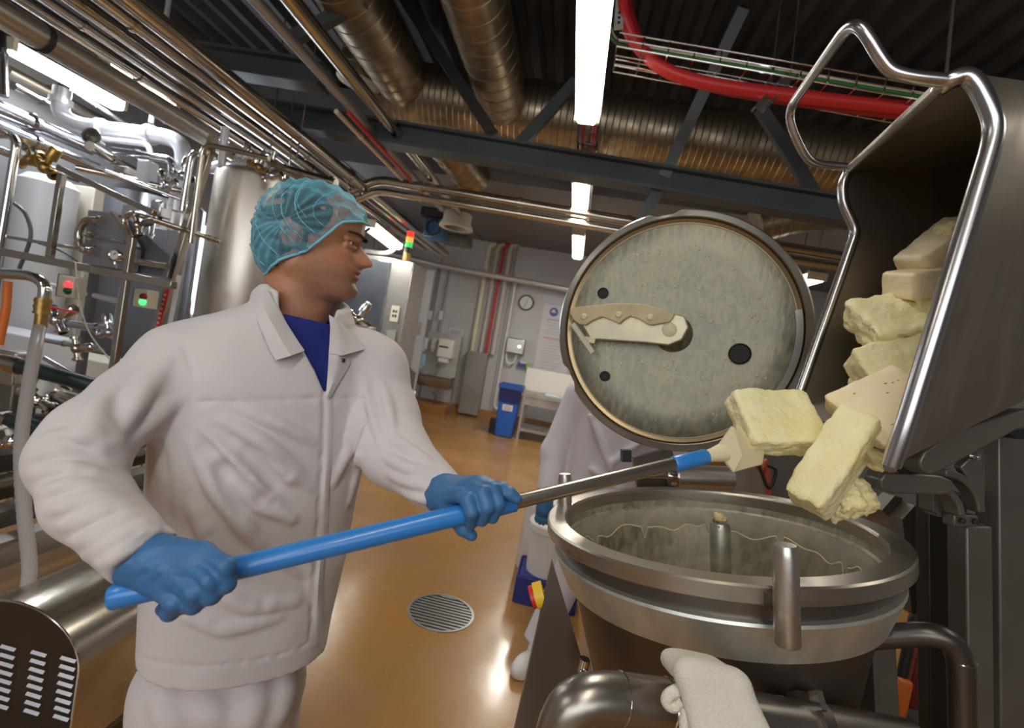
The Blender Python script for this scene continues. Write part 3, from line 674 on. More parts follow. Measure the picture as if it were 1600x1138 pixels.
# dispenser panel, paper note
c = atY(806, 541, YB-0.1); t = thing('hand_dryer', 'grey steel hand dryer box on the back wall', 'hand dryer', c)
mb = MB(); mb.box(c, (0.36, 0.18, 0.30)); obj('case', mb, M_steel, t, bevel=0.02)
mb = MB(); mb.cyl(c+Vector((0.08, -0.09, 0.0)), c+Vector((0.08, -0.12, 0.0)), 0.035, 14); obj('nozzle', mb, M_pol, t)
mb = MB(); mb.pipe([c+Vector((-0.16, 0, -0.12)), c+Vector((-0.14, 0, -0.36)), c+Vector((0.02, 0, -0.36)), c+Vector((0.05, 0, -0.15))], 0.02, 0.12); obj('hose', mb, M_white, t)
c = atY(818, 570, YB-0.06); t = thing('glove_box', 'small blue and green carton fixed under the hand dryer', 'box', c)
mb = MB(); mb.box(c, (0.22, 0.09, 0.10)); obj('carton', mb, mat('carton_blue', (0.05, 0.10, 0.25), 0.5), t)
mb = MB(); mb.box(c+Vector((0.09, -0.05, 0.0)), (0.06, 0.012, 0.11)); obj('flash', mb, mat('carton_green', (0.35, 0.55, 0.10), 0.5), t)
mb = MB(); mb.box(c+Vector((-0.01, -0.05, 0.04)), (0.13, 0.012, 0.03)); obj('stripe', mb, M_white, t)
# hygiene poster: a tall sheet with a blue emblem, a red heading and grey text lines
c = atY(858, 530, YB-0.02); t = thing('poster', 'tall white poster with a blue emblem beside the clock', 'poster', c)
PW, PH = 0.66, 1.32
c.x += 0.12; mb = MB(); mb.box(c, (PW, 0.012, PH)); obj('sheet', mb, mat('poster_sheet', (0.70, 0.66, 0.67), 0.6), t)
e = c+Vector((-0.12, -0.01, PH/2-0.13)); mb = MB(); mb.lathe(e, [(0.05, 0), (0.085, 0)], rot_to((0, -1, 0)), 24); mb.box(e+Vector((0, 0, -0.03)), (0.12, 0.004, 0.03)); mb.box(e+Vector((0.03, 0, 0.03)), (0.02, 0.004, 0.07)); obj('emblem', mb, mat('emblem_blue', (0.06, 0.09, 0.35), 0.5), t)
for i, (dz, w, m) in enumerate(((0.38, 0.34, 'r'), (0.02, 0.36, 'r'))):
    mb = MB(); mb.box(c+Vector((-0.06, -0.009, dz)), (w, 0.004, 0.022)); obj('heading', mb, mat('poster_red', (0.60, 0.30, 0.28), 0.6), t)
for i in range(16):
    dz = 0.32-i*0.055-(0.06 if i > 4 else 0)
    mb = MB(); mb.box(c+Vector((-0.07+0.03*((i*7) % 3), -0.009, dz)), (0.30+0.05*((i*5) % 3), 0.004, 0.008)); obj('text_line', mb, mat('poster_grey', (0.42, 0.40, 0.44), 0.6), t)
c = atY(712, 522, YB-0.02); t = thing('notice_sheet', 'framed paper notice above the towel dispenser', 'sign', c)
mb = MB(); mb.box(c, (0.30, 0.012, 0.21)); obj('frame', mb, M_white, t)
mb = MB(); mb.box(c+Vector((0, -0.008, 0)), (0.25, 0.004, 0.16)); sh = obj('sheet', mb, mat('notice_sheet_mat', (0.60, 0.60, 0.64), 0.6), t)
for i in range(5):
    mb = MB(); mb.box(c+Vector((-0.01, -0.011, 0.055-i*0.027)), (0.20-0.03*(i % 2), 0.003, 0.007)); obj('text_line', mb, mat('poster_grey', (0.4, 0.4, 0.44), 0.6), sh)
# red push button and socket pair on the wall next to the cabinet
c = atY(650, 512, 8.6); t = thing('socket_pair', 'pair of cream wall sockets one above the other', 'socket', c)
mb = MB(); mb.box(Vector((c.x, 8.63, 1.3)), (0.34, 0.06, 2.6)); obj('post', mb, M_wall, t)
for s in (0.06, -0.06):
    mb = MB(); mb.box(c+Vector((0, -0.05, s)), (0.10, 0.05, 0.11)); k_ = obj('socket', mb, mat('pinkish_cream', (0.78, 0.65, 0.58), 0.5), t, bevel=0.01)
    mb = MB(); mb.cyl(c+Vector((0, -0.078, s)), c+Vector((0, -0.07, s)), 0.018, 10); obj('hole', mb, M_red, k_)
c = atY(637, 530, 8.6); mb = MB(); mb.cyl(c+Vector((0, 0.0, 0)), c+Vector((0, -0.05, 0)), 0.075, 18); t = obj('alarm_button', mb, M_red, None, 'round red alarm button beside the cabinet', 'button')
mb = MB(); mb.cyl(c+Vector((0, -0.05, 0)), c+Vector((0, -0.06, 0)), 0.03, 12); obj('button_face', mb, M_white, t)
# wash basin stand with dispensers
YS = 8.9; c = atY(680, 588, YS); zb = c.z
t = thing('wash_basin', 'stainless wash basin on a tall steel splash frame', 'sink', Vector((c.x, YS, 0)))
x0, x1 = atY(655, 580, YS).x, atY(708, 580, YS).x; ztop = atY(690, 520, YS).z
mb = MB(); mb.box(((x0+x1)/2, YS+0.22, (zb+ztop)/2), (x1-x0, 0.02, ztop-zb)); obj('splash_back', mb, mat('splash_panel', (0.56, 0.55, 0.50), 0.35, 0.3), t)
mb = MB(); xm = (x0+x1)/2; mb.prism([(x0, YS-0.2, zb), (x0, YS+0.2, zb), (x0, YS+0.2, zb-0.2), (x0, YS-0.1, zb-0.2), (x0, YS-0.2, zb-0.06)], (x1-x0, 0, 0)); obj('bowl', mb, M_steel2, t)
mb = MB(); mb.box((xm, YS-0.03, zb+0.012), (x1-x0+0.03, 0.4, 0.022)); obj('rim', mb, M_pol, t)
mb = MB(); mb.pipe([(xm, YS+0.15, zb+0.02), (xm, YS+0.15, zb+0.22), (xm, YS-0.02, zb+0.2)], 0.014); obj('faucet', mb, M_pol, t)
mb = MB(); mb.pipe([(xm, YS, zb-0.2), (xm, YS, zb-0.32), (xm+0.05, YS+0.1, zb-0.36), (xm+0.02, YS+0.2, 0.1)], 0.018); obj('trap', mb, M_pol, t)
for x in (x0, x1):
    mb = MB(); mb.bar((x, YS+0.24, 0), (x, YS+0.24, ztop), 0.035, 0.035, up=(0, 1, 0)); obj('leg', mb, M_steel2, t)
mb = MB(); mb.box((xm, YS+0.05, 0.08), (x1-x0, 0.28, 0.16)); obj('plinth', mb, M_kerb, t)
c = atY(697, 545, YS+0.1); t = thing('towel_dispenser', 'cream paper towel dispenser with a dark slot', 'dispenser', c)
mb = MB(); mb.box(c, (0.31, 0.2, 0.36)); obj('case', mb, mat('warm_white', (0.80, 0.74, 0.68), 0.4), t, bevel=0.03)
mb = MB(); mb.box(c+Vector((-0.02, -0.104, 0.03)), (0.17, 0.012, 0.03)); obj('slot', mb, M_blk, t)
mb = MB(); mb.box(c+Vector((0.0, -0.02, -0.22)), (0.19, 0.10, 0.08)); obj('paper', mb, M_white, t)
for i, (px, py, m, lb, h) in enumerate(((664, 537, M_white, 'white soap dispenser above the blue bottle', 0.22), (679, 538, M_white, 'white soap dispenser beside the towel dispenser', 0.22), (660, 562, mat('pale_blue_bottle', (0.35, 0.60, 0.78), 0.3), 'pale blue soap bottle over the wash basin', 0.24))):
    c = atY(px, py, YS+0.14); t = thing('soap_dispenser', lb, 'dispenser', c)
    mb = MB(); mb.box(c, (0.11, 0.11, h)); obj('bottle', mb, m, t, bevel=0.02)
    mb = MB(); mb.box(c+Vector((0, -0.03, -h/2-0.02)), (0.05, 0.06, 0.04)); obj('spout', mb, M_white, t)
# handrail
t = thing('handrail', 'grey square-tube handrail in front of the wash basin', 'handrail', atY(638, 690, 6.4))
p0, p1, p2 = atY(600, 535, 6.08), atY(645, 584, 6.08), atY(630, 680, 6.2); p2 = Vector((p1.x, p1.y, 0.0))
mb = MB(); mb.bar(p0, p1, 0.055, 0.055); obj('rail', mb, M_dsteel, t); mb = MB(); mb.bar(p1+Vector((0, 0, 0.02)), p2, 0.06, 0.06, up=(0, 1, 0)); obj('post', mb, M_dsteel, t)
# cream tub
c = atY(617, 690, 5.6); zt2 = atY(612, 607, 5.6).z
t = thing('cream_tub', 'cream plastic tub behind the worker\'s sleeve', 'tub', Vector((c.x, 5.6, 0.3)))
mb = MB(); mb.lathe((c.x-0.08, 5.6, 0.3), [(0.17, 0), (0.205, zt2-0.3), (0.19, zt2-0.3), (0.16, 0.03)], n=28, cap0=True, cap1=True); obj('body', mb, M_cream, t)
mb = MB(); mb.lathe((c.x-0.08, 5.6, 0.3), [(0.20, zt2-0.34), (0.225, zt2-0.33), (0.225, zt2-0.3), (0.19, zt2-0.3)], n=28); obj('rim', mb, M_cream, t)
t = thing('tub_trolley', 'low steel trolley carrying the cream tub', 'trolley', Vector((c.x-0.08, 5.6, 0)))
mb = MB(); mb.box((c.x-0.08, 5.6, 0.285), (0.5, 0.5, 0.03)); obj('deck', mb, M_steel2, t)
for sx in (-1, 1):
    for sy in (-1, 1):
        mb = MB(); mb.cyl((c.x-0.08+sx*0.22, 5.6+sy*0.22, 0), (c.x-0.08+sx*0.22, 5.6+sy*0.22, 0.27), 0.02, 10); obj('leg', mb, M_steel2, t)
# blue bin
YBn = 1.52*760/((680-537)*0.985)
c = atZ(787, 681, 0); t = thing('waste_bin', 'blue square waste bin with a dark bag and a white label', 'bin', c)
h = 0.88; bw = 0.155
def frus(mb, c, a, b, z0, z1): 
    vs = [c+Vector((x*a, y*a, z0)) for x, y in ((-1,-1),(1,-1),(1,1),(-1,1))]+[c+Vector((x*b, y*b, z1)) for x, y in ((-1,-1),(1,-1),(1,1),(-1,1))]
    return mb.add(vs, [(3,2,1,0),(4,5,6,7),(0,1,5,4),(1,2,6,5),(2,3,7,6),(3,0,4,7)])
mb = MB(); frus(mb, c, bw*0.92, bw*1.1, 0, h-0.25); obj('body', mb, mat('bright_blue_bin', (0.02, 0.12, 0.52), 0.35), t, bevel=0.02)
mb = MB(); frus(mb, c, bw*1.13, bw*1.2, h-0.30, h-0.06); obj('bag', mb, mat('dark_blue_bag', (0.01, 0.02, 0.12), 0.35, bump=0.6, bscale=30), t)
mb = MB(); 
for s, (sx, sy) in (((1, 0), (0, -1)), ((1, 0), (0, 1)), ((0, 1), (1, 0)), ((0, 1), (-1, 0))):
    mb.box(c+Vector((sx*bw*1.2, sy*bw*1.2, h-0.04)), (0.36 if sx == 0 else 0.03, 0.36 if sy == 0 else 0.03, 0.07))
obj('rim', mb, M_blue, t)
mb = MB(); mb.box(c+Vector((0.0, -bw*1.06, h*0.56)), (0.17, 0.008, 0.10)); lb_ = obj('label_plate', mb, M_paper, t)
for i in range(3):
    mb = MB(); mb.box(c+Vector((0.0, -bw*1.06-0.006, h*0.56+0.025-i*0.025)), (0.12, 0.003, 0.008)); obj('text_line', mb, mat('poster_red', (0.6, 0.3, 0.28), 0.6), lb_)
mb = MB(); mb.box(c+Vector((-0.22, 0.15, 0.12)), (0.12, 0.2, 0.24)); obj('pedal_box', mb, M_blk, None, 'low black box beside the blue waste bin', 'box')
# steel table and white back panel
t = thing('work_table', 'low stainless table with an undershelf beside the blue bin', 'table', atZ(850, 690, 0))
ya = atZ(808, 686, 0).y; xa = atZ(808, 686, 0).x; zt3 = atY(822, 617, ya).z
for (x, y) in ((xa, ya), (xa+1.5, ya), (xa, ya+0.6), (xa+1.5, ya+0.6)):
    mb = MB(); mb.bar((x, y, 0), (x, y, zt3), 0.04, 0.04, up=(0, 1, 0)); obj('leg', mb, M_steel2, t)
mb = MB(); mb.box((xa+0.75, ya+0.3, zt3), (1.6, 0.7, 0.05)); obj('table_top', mb, M_steel2, t)
mb = MB(); mb.box((xa+0.75, ya+0.02, zt3-0.10), (1.5, 0.04, 0.13)); obj('apron', mb, M_steel2, t)
mb = MB(); mb.box((xa+0.75, ya+0.3, zt3*0.22), (1.5, 0.62, 0.04)); obj('undershelf', mb, M_steel2, t)
c = atY(840, 598, ya+0.66); mb = MB(); mb.box((xa+0.75, ya+0.72, zt3+0.20), (1.7, 0.04, 0.44)); obj('splash_screen', mb, mat('ivory_panel', (0.80, 0.76, 0.68), 0.4), None, 'ivory splash screen standing behind the low steel table', 'screen')
mb = MB(); mb.box((xa+0.42, ya+0.25, zt3+0.04), (0.2, 0.14, 0.03)); mb.box((xa+0.55, ya+0.27, zt3+0.035), (0.16, 0.12, 0.02)); obj('folded_cloth', mb, mat('pale_blue_cloth', (0.55, 0.72, 0.78), 0.8), None, 'pale blue folded wipe on the low steel table', 'cloth', bevel=0.006)
# right background: grey cabinet and orange trolley seen past the vat
c = atZ(1440, 1040, 0)
mb = MB(); mb.box((2.9, 6.4, 1.1), (1.2, 0.7, 2.2)); obj('steel_locker', mb, M_steel, None, 'tall steel locker standing beyond the vat', 'cabinet', bevel=0.01)
c = atY(1430, 960, 2.3); t = thing('orange_trolley', 'orange hand pallet trolley behind the vat legs', 'trolley', Vector((c.x, 2.3, 0)))
mb = MB(); mb.pipe([c+Vector((0, 0, -0.4)), c+Vector((0, 0, 0.02)), c+Vector((0.12, 0, 0.05))], 0.022); obj('handle', mb, M_blk, t)
mb = MB(); mb.box(c+Vector((0.05, 0.05, 0.0)), (0.10, 0.07, 0.05)); obj('grip', mb, M_orange, t, bevel=0.01)
mb = MB(); mb.box(c+Vector((0.1, 0.06, -0.28)), (0.08, 0.08, 0.3)); obj('pump', mb, mat('dark_red_paint', (0.16, 0.015, 0.015), 0.4), t, bevel=0.01)
mb = MB(); mb.box((c.x+0.1, 2.4, 0.12), (0.3, 0.5, 0.14)); obj('chassis', mb, M_dsteel2, t, bevel=0.01)
mb = MB(); mb.box(c+Vector((0.0, -0.02, -0.36)), (0.045, 0.05, 0.16)); obj('bumper', mb, M_orange, t, bevel=0.01)
for s in (-1, 1):
    mb = MB(); mb.cyl((c.x+0.1+s*0.13, 2.4, 0.06), (c.x+0.1+s*0.17, 2.4, 0.06), 0.06, 16); obj('wheel', mb, M_blk, t)
# floor drain
t = thing('floor_drain', 'round slotted steel floor drain in the orange floor', 'drain', DR)
mb = MB(); mb.lathe(DR, [(RD, 0.0), (RD, 0.004), (RD-0.014, 0.004), (RD-0.014, -0.03), (RD, -0.03)], n=48); obj('ring', mb, mat('drain_steel', (0.42, 0.43, 0.40), 0.3, 0.8), t)
for i in range(13):
    dy = (i-6)*0.0275; L = math.sqrt(max((RD-0.013)**2-dy*dy, 0.0)); mb = MB(); mb.box(DR+Vector((0, dy, -0.012)), (2*L, 0.013, 0.024)); obj('slat', mb, MATS['drain_steel'], t)
mb = MB(); mb.box(DR+Vector((0, 0, -0.03)), (0.012, 2*RD-0.04, 0.01)); obj('cross_bar', mb, MATS['drain_steel'], t)
# ================================================================== LEFT PROCESS PLANT
M_tank = mat('tank_steel', (0.66, 0.61, 0.53), 0.33, 0.9, var=0.12, scale=3, stretch=(1, 1, 0.2), rvar=0.1)
M_cool = mat('cool_steel', (0.70, 0.72, 0.78), 0.16, 1.0, var=0.08, scale=6)
M_panel = mat('grey_blue_cabinet', (0.16, 0.165, 0.185), 0.4, 0.3, var=0.15, scale=3)
M_wpanel = mat('white_cabinet', (0.72, 0.74, 0.78), 0.4)
M_plate = mat('exchanger_plate', (0.42, 0.42, 0.46), 0.3, 0.7, var=0.2, scale=6)
M_beige = mat('beige_box', (0.62, 0.56, 0.46), 0.45)
# tank
YK2 = 3.35; tc_ = atY(392, 400, YK2); zt_ = atY(388, 283, YK2).z; rt = 0.30
tk = thing('process_tank', 'tall brushed steel process tank behind the worker\'s head', 'tank', (tc_.x, YK2, 0))
b0 = Vector((tc_.x, YK2, 0))
mb = MB(); mb.lathe(b0, [(0.05, .30), (rt*.8, .42), (rt, .52), (rt, zt_-.02), (rt*.985, zt_)], n=48, cap0=True); obj('shell', mb, M_tank, tk)
mb = MB(); mb.lathe(b0, [(rt*.99, zt_-.004), (rt*.95, zt_+.02), (rt*.6, zt_+.06), (0.001, zt_+.075)], n=48); obj('dome', mb, M_tank, tk)
for k in range(3):
    a = 2.1*k+.4; mb = MB(); mb.cyl(b0+Vector((rt*.8*math.cos(a), rt*.8*math.sin(a), 0)), b0+Vector((rt*.8*math.cos(a), rt*.8*math.sin(a), .5)), .03, 12); obj('leg', mb, M_tank, tk)
for dx, dy, h, r in ((-.12, -.12, .12, .03), (.02, -.16, .10, .045), (.12, -.10, .16, .022), (-.02, .05, .2, .035), (.18, -.05, .09, .03)):
    p = b0+Vector((dx, dy, zt_+.03)); mb = MB(); mb.cyl(p, p+Vector((0, 0, h)), r, 14); nz = obj('nozzle', mb, M_pol, tk)
    mb = MB(); mb.lathe(p+Vector((0, 0, h)), [(r*1.5, -.012), (r*1.5, .012), (r*.6, .02), (.001, .02)], n=14); obj('ferrule', mb, M_pol, nz)
q = atY(352, 378, YK2-rt); 
# frames
def frame_thing(segs, label, m=None, r=0.02, name='pipe_frame', sq=True):
    t = thing(name, label, 'frame', segs[0][1])
    for s in segs:
        mb = MB(); kind, pts = s[0], s[1:]
        if kind == 'bar': mb.bar(pts[0], pts[1], pts[2] if len(pts) > 2 else r*2, pts[2] if len(pts) > 2 else r*2, up=(0, 1, 0))
        else: mb.pipe(pts[0], pts[1] if len(pts) > 1 else r, 0.10)
        obj('bar' if kind == 'bar' else 'tube', mb, m or M_polw, t, bevel=.003 if kind == 'bar' else 0)
    return t
Yf = 2.55
pt = lambda x, y, Y=Yf: atY(x, y, Y)
def dropped(x, y, Y=Yf): p = atY(x, y, Y); return Vector((p.x, p.y, 0.0))
t = thing('valve_frame', 'warm steel frame carrying the valve manifold', 'frame', dropped(205, 400))
for nm, a, b, w in (('post', pt(207, 372), dropped(207, 372), .036), ('rail', pt(-40, 385), pt(272, 446), .045), ('post', pt(97, 272), pt(78, 402), .034), ('brace', pt(92, 262), pt(242, 334), .034), ('rail', pt(-40, 362, 2.7), pt(132, 390, 2.7), .02), ('post', pt(334, 214, 2.9), pt(236, 545, 2.9), .045)):
    mb = MB(); mb.bar(a, b, w, w, up=(0, 1, 0)); obj(nm, mb, M_polw, t, bevel=.003)
mb = MB(); mb.pipe([pt(-60, 208), pt(28, 212), pt(-14, 470)], .023, .08, 12); obj('guard_rail', mb, M_pol, t)
mb = MB(); mb.pipe([pt(298, 380, 2.85), pt(318, 226, 2.85), pt(352, 232, 2.85), pt(420, 248, 2.85)], .017, .07, 12); obj('hand_rail', mb, M_polw, t)
mb = MB(); mb.pipe([pt(285, 330, 2.9), pt(300, 236, 2.9), pt(330, 240, 2.9)], .02, .07, 12); obj('hand_rail', mb, M_pol, t)
mb = MB(); mb.pipe([pt(182, 588), pt(183, 620), pt(150, 605), pt(70, 560)], .014, .05, 10); obj('tray_rail', mb, M_cool, t)
# warning strip down the slanted post
a, b = pt(262, 452, 2.86), pt(243, 528, 2.86); ws = thing('warning_strip', 'red lettered warning strip on the slanted frame post', 'sign', b)
mb = MB(); mb.bar(a, b, .030, .004, up=(0, 1, 0)); st_ = obj('strip', mb, M_red, ws)
for i in range(9):
    q = lerp(a, b, .12+i*.095); mb = MB(); mb.box(q+Vector((0, -.010, 0)), (.014, .002, .012)); obj('letter', mb, mat('pale_letter', (0.75, 0.5, 0.42), 0.5), st_)
mb = MB(); mb.bar(pt(280, 430, 2.88), pt(262, 525, 2.88), .03, .006, up=(0, 1, 0)); obj('white_tape', mb, M_paper, ws)
# heat exchanger
Yh = 2.75; hx = thing('heat_exchanger', 'plate heat exchanger with sloping corner and U-bend ports', 'heat exchanger', dropped(170, 420, Yh))
mb = MB(); mb.prism([pt(x, y, Yh) for x, y in ((138, 328), (176, 333), (215, 390), (208, 424), (128, 411))], (0, .03, 0)); obj('end_plate', mb, M_plate, hx)
for i in range(6):
    mb = MB(); mb.prism([pt(x, y, Yh+.06+i*.04) for x, y in ((150, 334), (196, 336), (262, 398), (255, 432), (150, 418))], (0, .02, 0)); obj('plate', mb, M_plate if i % 2 else M_panel, hx)
mb = MB(); mb.pipe([pt(158, 346, Yh-.02), pt(132, 342, Yh-.04), pt(121, 366, Yh-.04), pt(126, 392, Yh-.04), pt(150, 393, Yh-.02)], .023, .07, 12); obj('u_bend', mb, M_polw, hx)
for x, y in ((157, 346), (150, 393), (145, 370)):
    mb = MB(); p = pt(x, y, Yh-.02); d = Vector((1, 0, -.1)).normalized(); mb.tube([p-d*.012, p+d*.012], .034, 14); obj('union', mb, M_polw, hx)
mb = MB(); mb.tube([pt(133, 368, Yh-.03), pt(195, 378, Yh-.03)], .008, 8); obj('tie_rod', mb, M_pol, hx)
mb = MB(); mb.bar(pt(176, 332, Yh-.02), pt(216, 388, Yh-.02), .02, .035, up=(0, 1, 0)); obj('edge_strip', mb, M_polw, hx)
mb = MB(); mb.bar(dropped(150, 410, Yh+.1)+Vector((0, 0, 0)), pt(150, 412, Yh+.1), .04, .04, up=(0, 1, 0)); obj('leg', mb, M_panel, hx)
mb = MB(); mb.tube([pt(172, 402, Yh-.03), pt(262, 416, Yh-.03)], .018, 12); obj('outlet', mb, M_polw, hx)
# gauge
q = pt(181, 399, Yh-.09); g = thing('pressure_gauge', 'round white pressure gauge in front of the exchanger plate', 'gauge', q)
mb = MB(); mb.lathe(q, [(.001, .012), (.029, .012)], rot_to((0, -1, 0)), 20); dl_ = obj('dial', mb, M_white, g)
mb = MB(); mb.lathe(q, [(.029, .013), (.034, .016), (.036, .0), (.034, -.02), (.001, -.02)], rot_to((0, -1, 0)), 20); obj('case', mb, M_pol, g)
mb = MB(); mb.bar(q+Vector((0, -.015, 0)), q+Vector((.012, -.015, .014)), .003, .002, up=(0, 1, 0)); obj('needle', mb, M_blk, dl_)
mb = MB(); mb.cyl(q+Vector((0, 0, -.035)), q+Vector((0, .01, -.08)), .008, 8); obj('stem', mb, M_pol, g)
pipe_thing([pt(205, 372, 2.65), pt(190, 344, 2.65), pt(206, 332, 2.65), pt(222, 338, 2.65), pt(346, 378, 3.08)], .017, 'hooked pipe running into the side of the process tank', M_polw, [(3, .82), (3, .95)], bend=.07)
# control boxes with pilot lights
def pilot_box(px, py, w, h, Y, red_on, label):
    c = atY(px, py, Y); t = thing('pilot_light_box', label, 'control box', c)
    mb = MB(); mb.box(c, (w, .08, h)); obj('case', mb, M_beige, t, bevel=.006)
    mb = MB(); mb.box(c+Vector((-w*.58, .02, 0)), (w*.16, .10, h*1.05)); obj('side_plate', mb, M_panel, t)
    for i, (col, on) in enumerate((('red', red_on), ('green', not red_on))):
        p = c+Vector((w*.26, -.04, h*(.10-.28*i))); m = mat('pilot_%s_%s' % (col, on), ((1.0, .06, .08) if col == 'red' else (.10, .9, .25)) if on else ((.22, .01, .01) if col == 'red' else (.01, .10, .03)), .25, emit=1.6 if on else 0)
        mb = MB(); mb.lathe(p, [(.021, 0), (.021, .012), (.014, .022), (.001, .025)], rot_to((0, -1, 0)), 16); obj('%s_light' % col, mb, m, t)
pilot_box(113, 449, .105, .125, 2.5, True, 'beige pilot box with its red light on'); pilot_box(228, 467, .10, .115, 2.72, False, 'beige pilot box with its green light on')
# valve assembly with red lever and clear hose
pipe_thing([pt(-40, 424, 2.1), pt(52, 431, 2.1), pt(72, 446, 2.1), pt(68, 470, 2.1)], .026, 'bright elbow pipe feeding the brass ball valve', M_pol, [(0, .4)], bend=.06)
v = thing('ball_valve', 'brass ball valve with a red lever above the clear hose', 'valve', pt(63, 505, 2.1))
a, b = pt(68, 466, 2.1), pt(63, 512, 2.1); dv = (b-a).normalized(); L = (b-a).length
mb = MB(); mb.tube([a, lerp(a, b, .5), lerp(a, b, .51), b], [.033, .033, .026, .026], 12); obj('body', mb, M_brass, v)
for s in (.1, .3, .5): mb = MB(); p = lerp(a, b, s); mb.tube([p-dv*.006, p+dv*.006], .036, 12); obj('ring', mb, M_brass, v)
mb = MB(); mb.bar(pt(80, 480, 2.05), pt(116, 488, 2.05), .02, .008); obj('lever', mb, M_red, v)
hs = [pt(62, 512, 2.1), pt(55, 545, 1.92), pt(42, 620, 1.76), pt(33, 700, 1.60), pt(38, 800, 1.46), pt(46, 880, 1.36), pt(42, 925, 1.32), pt(38, 945, 1.30)]
M_hose = mat('clear_ribbed_hose', (0.46, 0.42, 0.41), 0.3, trans=0.25, ior=1.2)
ht = thing('clear_hose', 'clear ribbed suction hose hanging from the brass valve', 'hose', hs[-1])
path = []
for i in range(len(hs)-1):
    p0, p1, p2, p3 = hs[max(i-1, 0)], hs[i], hs[i+1], hs[min(i+2, len(hs)-1)]
    for j in range(16):
        q = j/16; path.append(0.5*((2*p1)+(p2-p0)*q+(2*p0-5*p1+4*p2-p3)*q*q+(3*p1-p0-3*p2+p3)*q**3))
mb = MB(); mb.tube(path, [lerp(.0245, .017, k/112)+(.0016 if k % 2 else 0) for k in range(len(path))], 16); obj('ribbed_tube', mb, M_hose, ht)
pipe_thing([pt(12, 440, 2.3), pt(10, 480, 2.3), pt(-6, 560, 2.3)], .02, 'orange pipe beside the bright elbow', M_orange)
# hoses, fittings and tray below
def hose_with_stripe(pts, r, label):
    P = [Vector(p) for p in pts]; t = thing('rubber_hose', label, 'hose', P[0]); mb = MB(); mb.pipe(P, r, .1, 16); obj('hose', mb, mat('dark_green_rubber', (0.012, 0.03, 0.032), 0.4), t)
    a = lerp(P[0], P[-1], .55); d = (P[-1]-P[0]).normalized(); mb = MB(); n = 16; x = d.orthogonal().normalized(); y = d.cross(x); rows = []
    for k in range(n+1):
        an = 2*math.pi*k/n; o = x*math.cos(an)+y*math.sin(an); sh = .05*math.sin(an); rows.append([a+o*(r*1.02)+d*(sh-.018), a+o*(r*1.02)+d*(sh+.018)])
    mb.grid(rows); obj('red_band', mb, M_red, t)
    mb = MB(); mb.tube([P[0]-d*.09, P[0]-d*.02, P[0]+d*.02], [r*.9, r*1.15, r*1.15], 16); obj('coupling', mb, M_polw, t)
hose_with_stripe([pt(26, 571, 2.0), pt(100, 590, 2.02), pt(215, 622, 2.1)], .036, 'dark green rubber hose with a red band behind the elbow')
hose_with_stripe([pt(10, 656, 1.95), pt(60, 668, 1.97), pt(130, 690, 2.0)], .034, 'lower dark green rubber hose beside the clear hose')
pipe_thing([pt(20, 596, 2.2), pt(70, 612, 2.2), pt(108, 625, 2.2), pt(230, 660, 2.2)], .045, 'thick polished product pipe under the green hose', M_pol, [(0, .5), (1, .5), (2, .2)])
pipe_thing([pt(20, 650, 2.3), pt(110, 660, 2.3), atY(254, 692, 2.6)], .03, 'dull pipe behind the lower rubber hose', M_panel)
pipe_thing([pt(-20, 765, 1.9), pt(14, 735, 1.9), pt(30, 760, 1.9), pt(10, 800, 1.9), pt(-30, 800, 1.9)], .022, 'looped drain pipe low behind the clear hose', M_polw, bend=.08)
# cabinets and tanks behind
def slab(px0, py0, px1, py1, Y, dep, m, label, name, cat, tofloor=True, bev=.01):
    a, b = atY(px0, py0, Y), atY(px1, py0+(px1-px0)*.176, Y); zb = 0.0 if tofloor else atY((px0+px1)/2, py1, Y).z
    mb = MB(); mb.box(((a.x+b.x)/2, Y+dep/2, (a.z+zb)/2), (b.x-a.x, dep, a.z-zb)); return obj(name, mb, m, None, label, cat, bevel=bev)
slab(88, 330, 262, 0, 3.95, .2, M_panel, 'dark grey cabinet behind the heat exchanger', 'switch_cabinet', 'cabinet')
slab(102, 286, 148, 0, 3.82, .1, M_beige, 'beige cabinet panel behind the frame post', 'panel_cabinet', 'cabinet')
slab(-60, 505, 60, 0, 3.0, .3, M_wpanel, 'white cabinet low behind the brass valve', 'low_cabinet', 'cabinet')
slab(72, 548, 240, 0, 3.35, .3, mat('cream_cabinet', (0.70, 0.66, 0.56), .45), 'cream cabinet behind the green rubber hose', 'low_cabinet', 'cabinet')
slab(-40, 538, 26, 600, 2.05, .12, M_steel2, 'small steel junction housing at the hose coupling', 'junction_housing', 'box', False)
slab(-30, 590, 22, 700, 2.05, .12, M_dsteel, 'dark pump housing behind the clear hose', 'pump_housing', 'pump', False)
c = atY(75, 300, 3.6); mb = MB(); mb.lathe((c.x, 3.6, .3), [(.16, 0), (.20, .06), (.20, c.z+.06-.3), (.14, c.z+.12-.3), (.001, c.z+.13-.3)], n=32, cap0=True); wt = thing('white_tank', 'small white tank standing behind the guard rail', 'tank', (c.x, 3.6, 0)); obj('shell', mb, mat('milky_tank', (0.74, 0.75, 0.78), .35), wt)
for k in range(3): mb = MB(); p = Vector((c.x+.13*math.cos(2.1*k), 3.6+.13*math.sin(2.1*k), 0)); mb.cyl(p, p+Vector((0, 0, .34)), .02, 8); obj('leg', mb, M_pol, wt)
c = atY(145, 400, 4.4); mb = MB(); mb.lathe((XL+.5, 4.6, 0.0), [(.42, 0), (.42, 2.35), (.3, 2.45), (.001, 2.47)], n=40, cap0=True); obj('storage_tank', mb, M_cool, None, 'bright storage tank standing far behind the frame', 'tank')
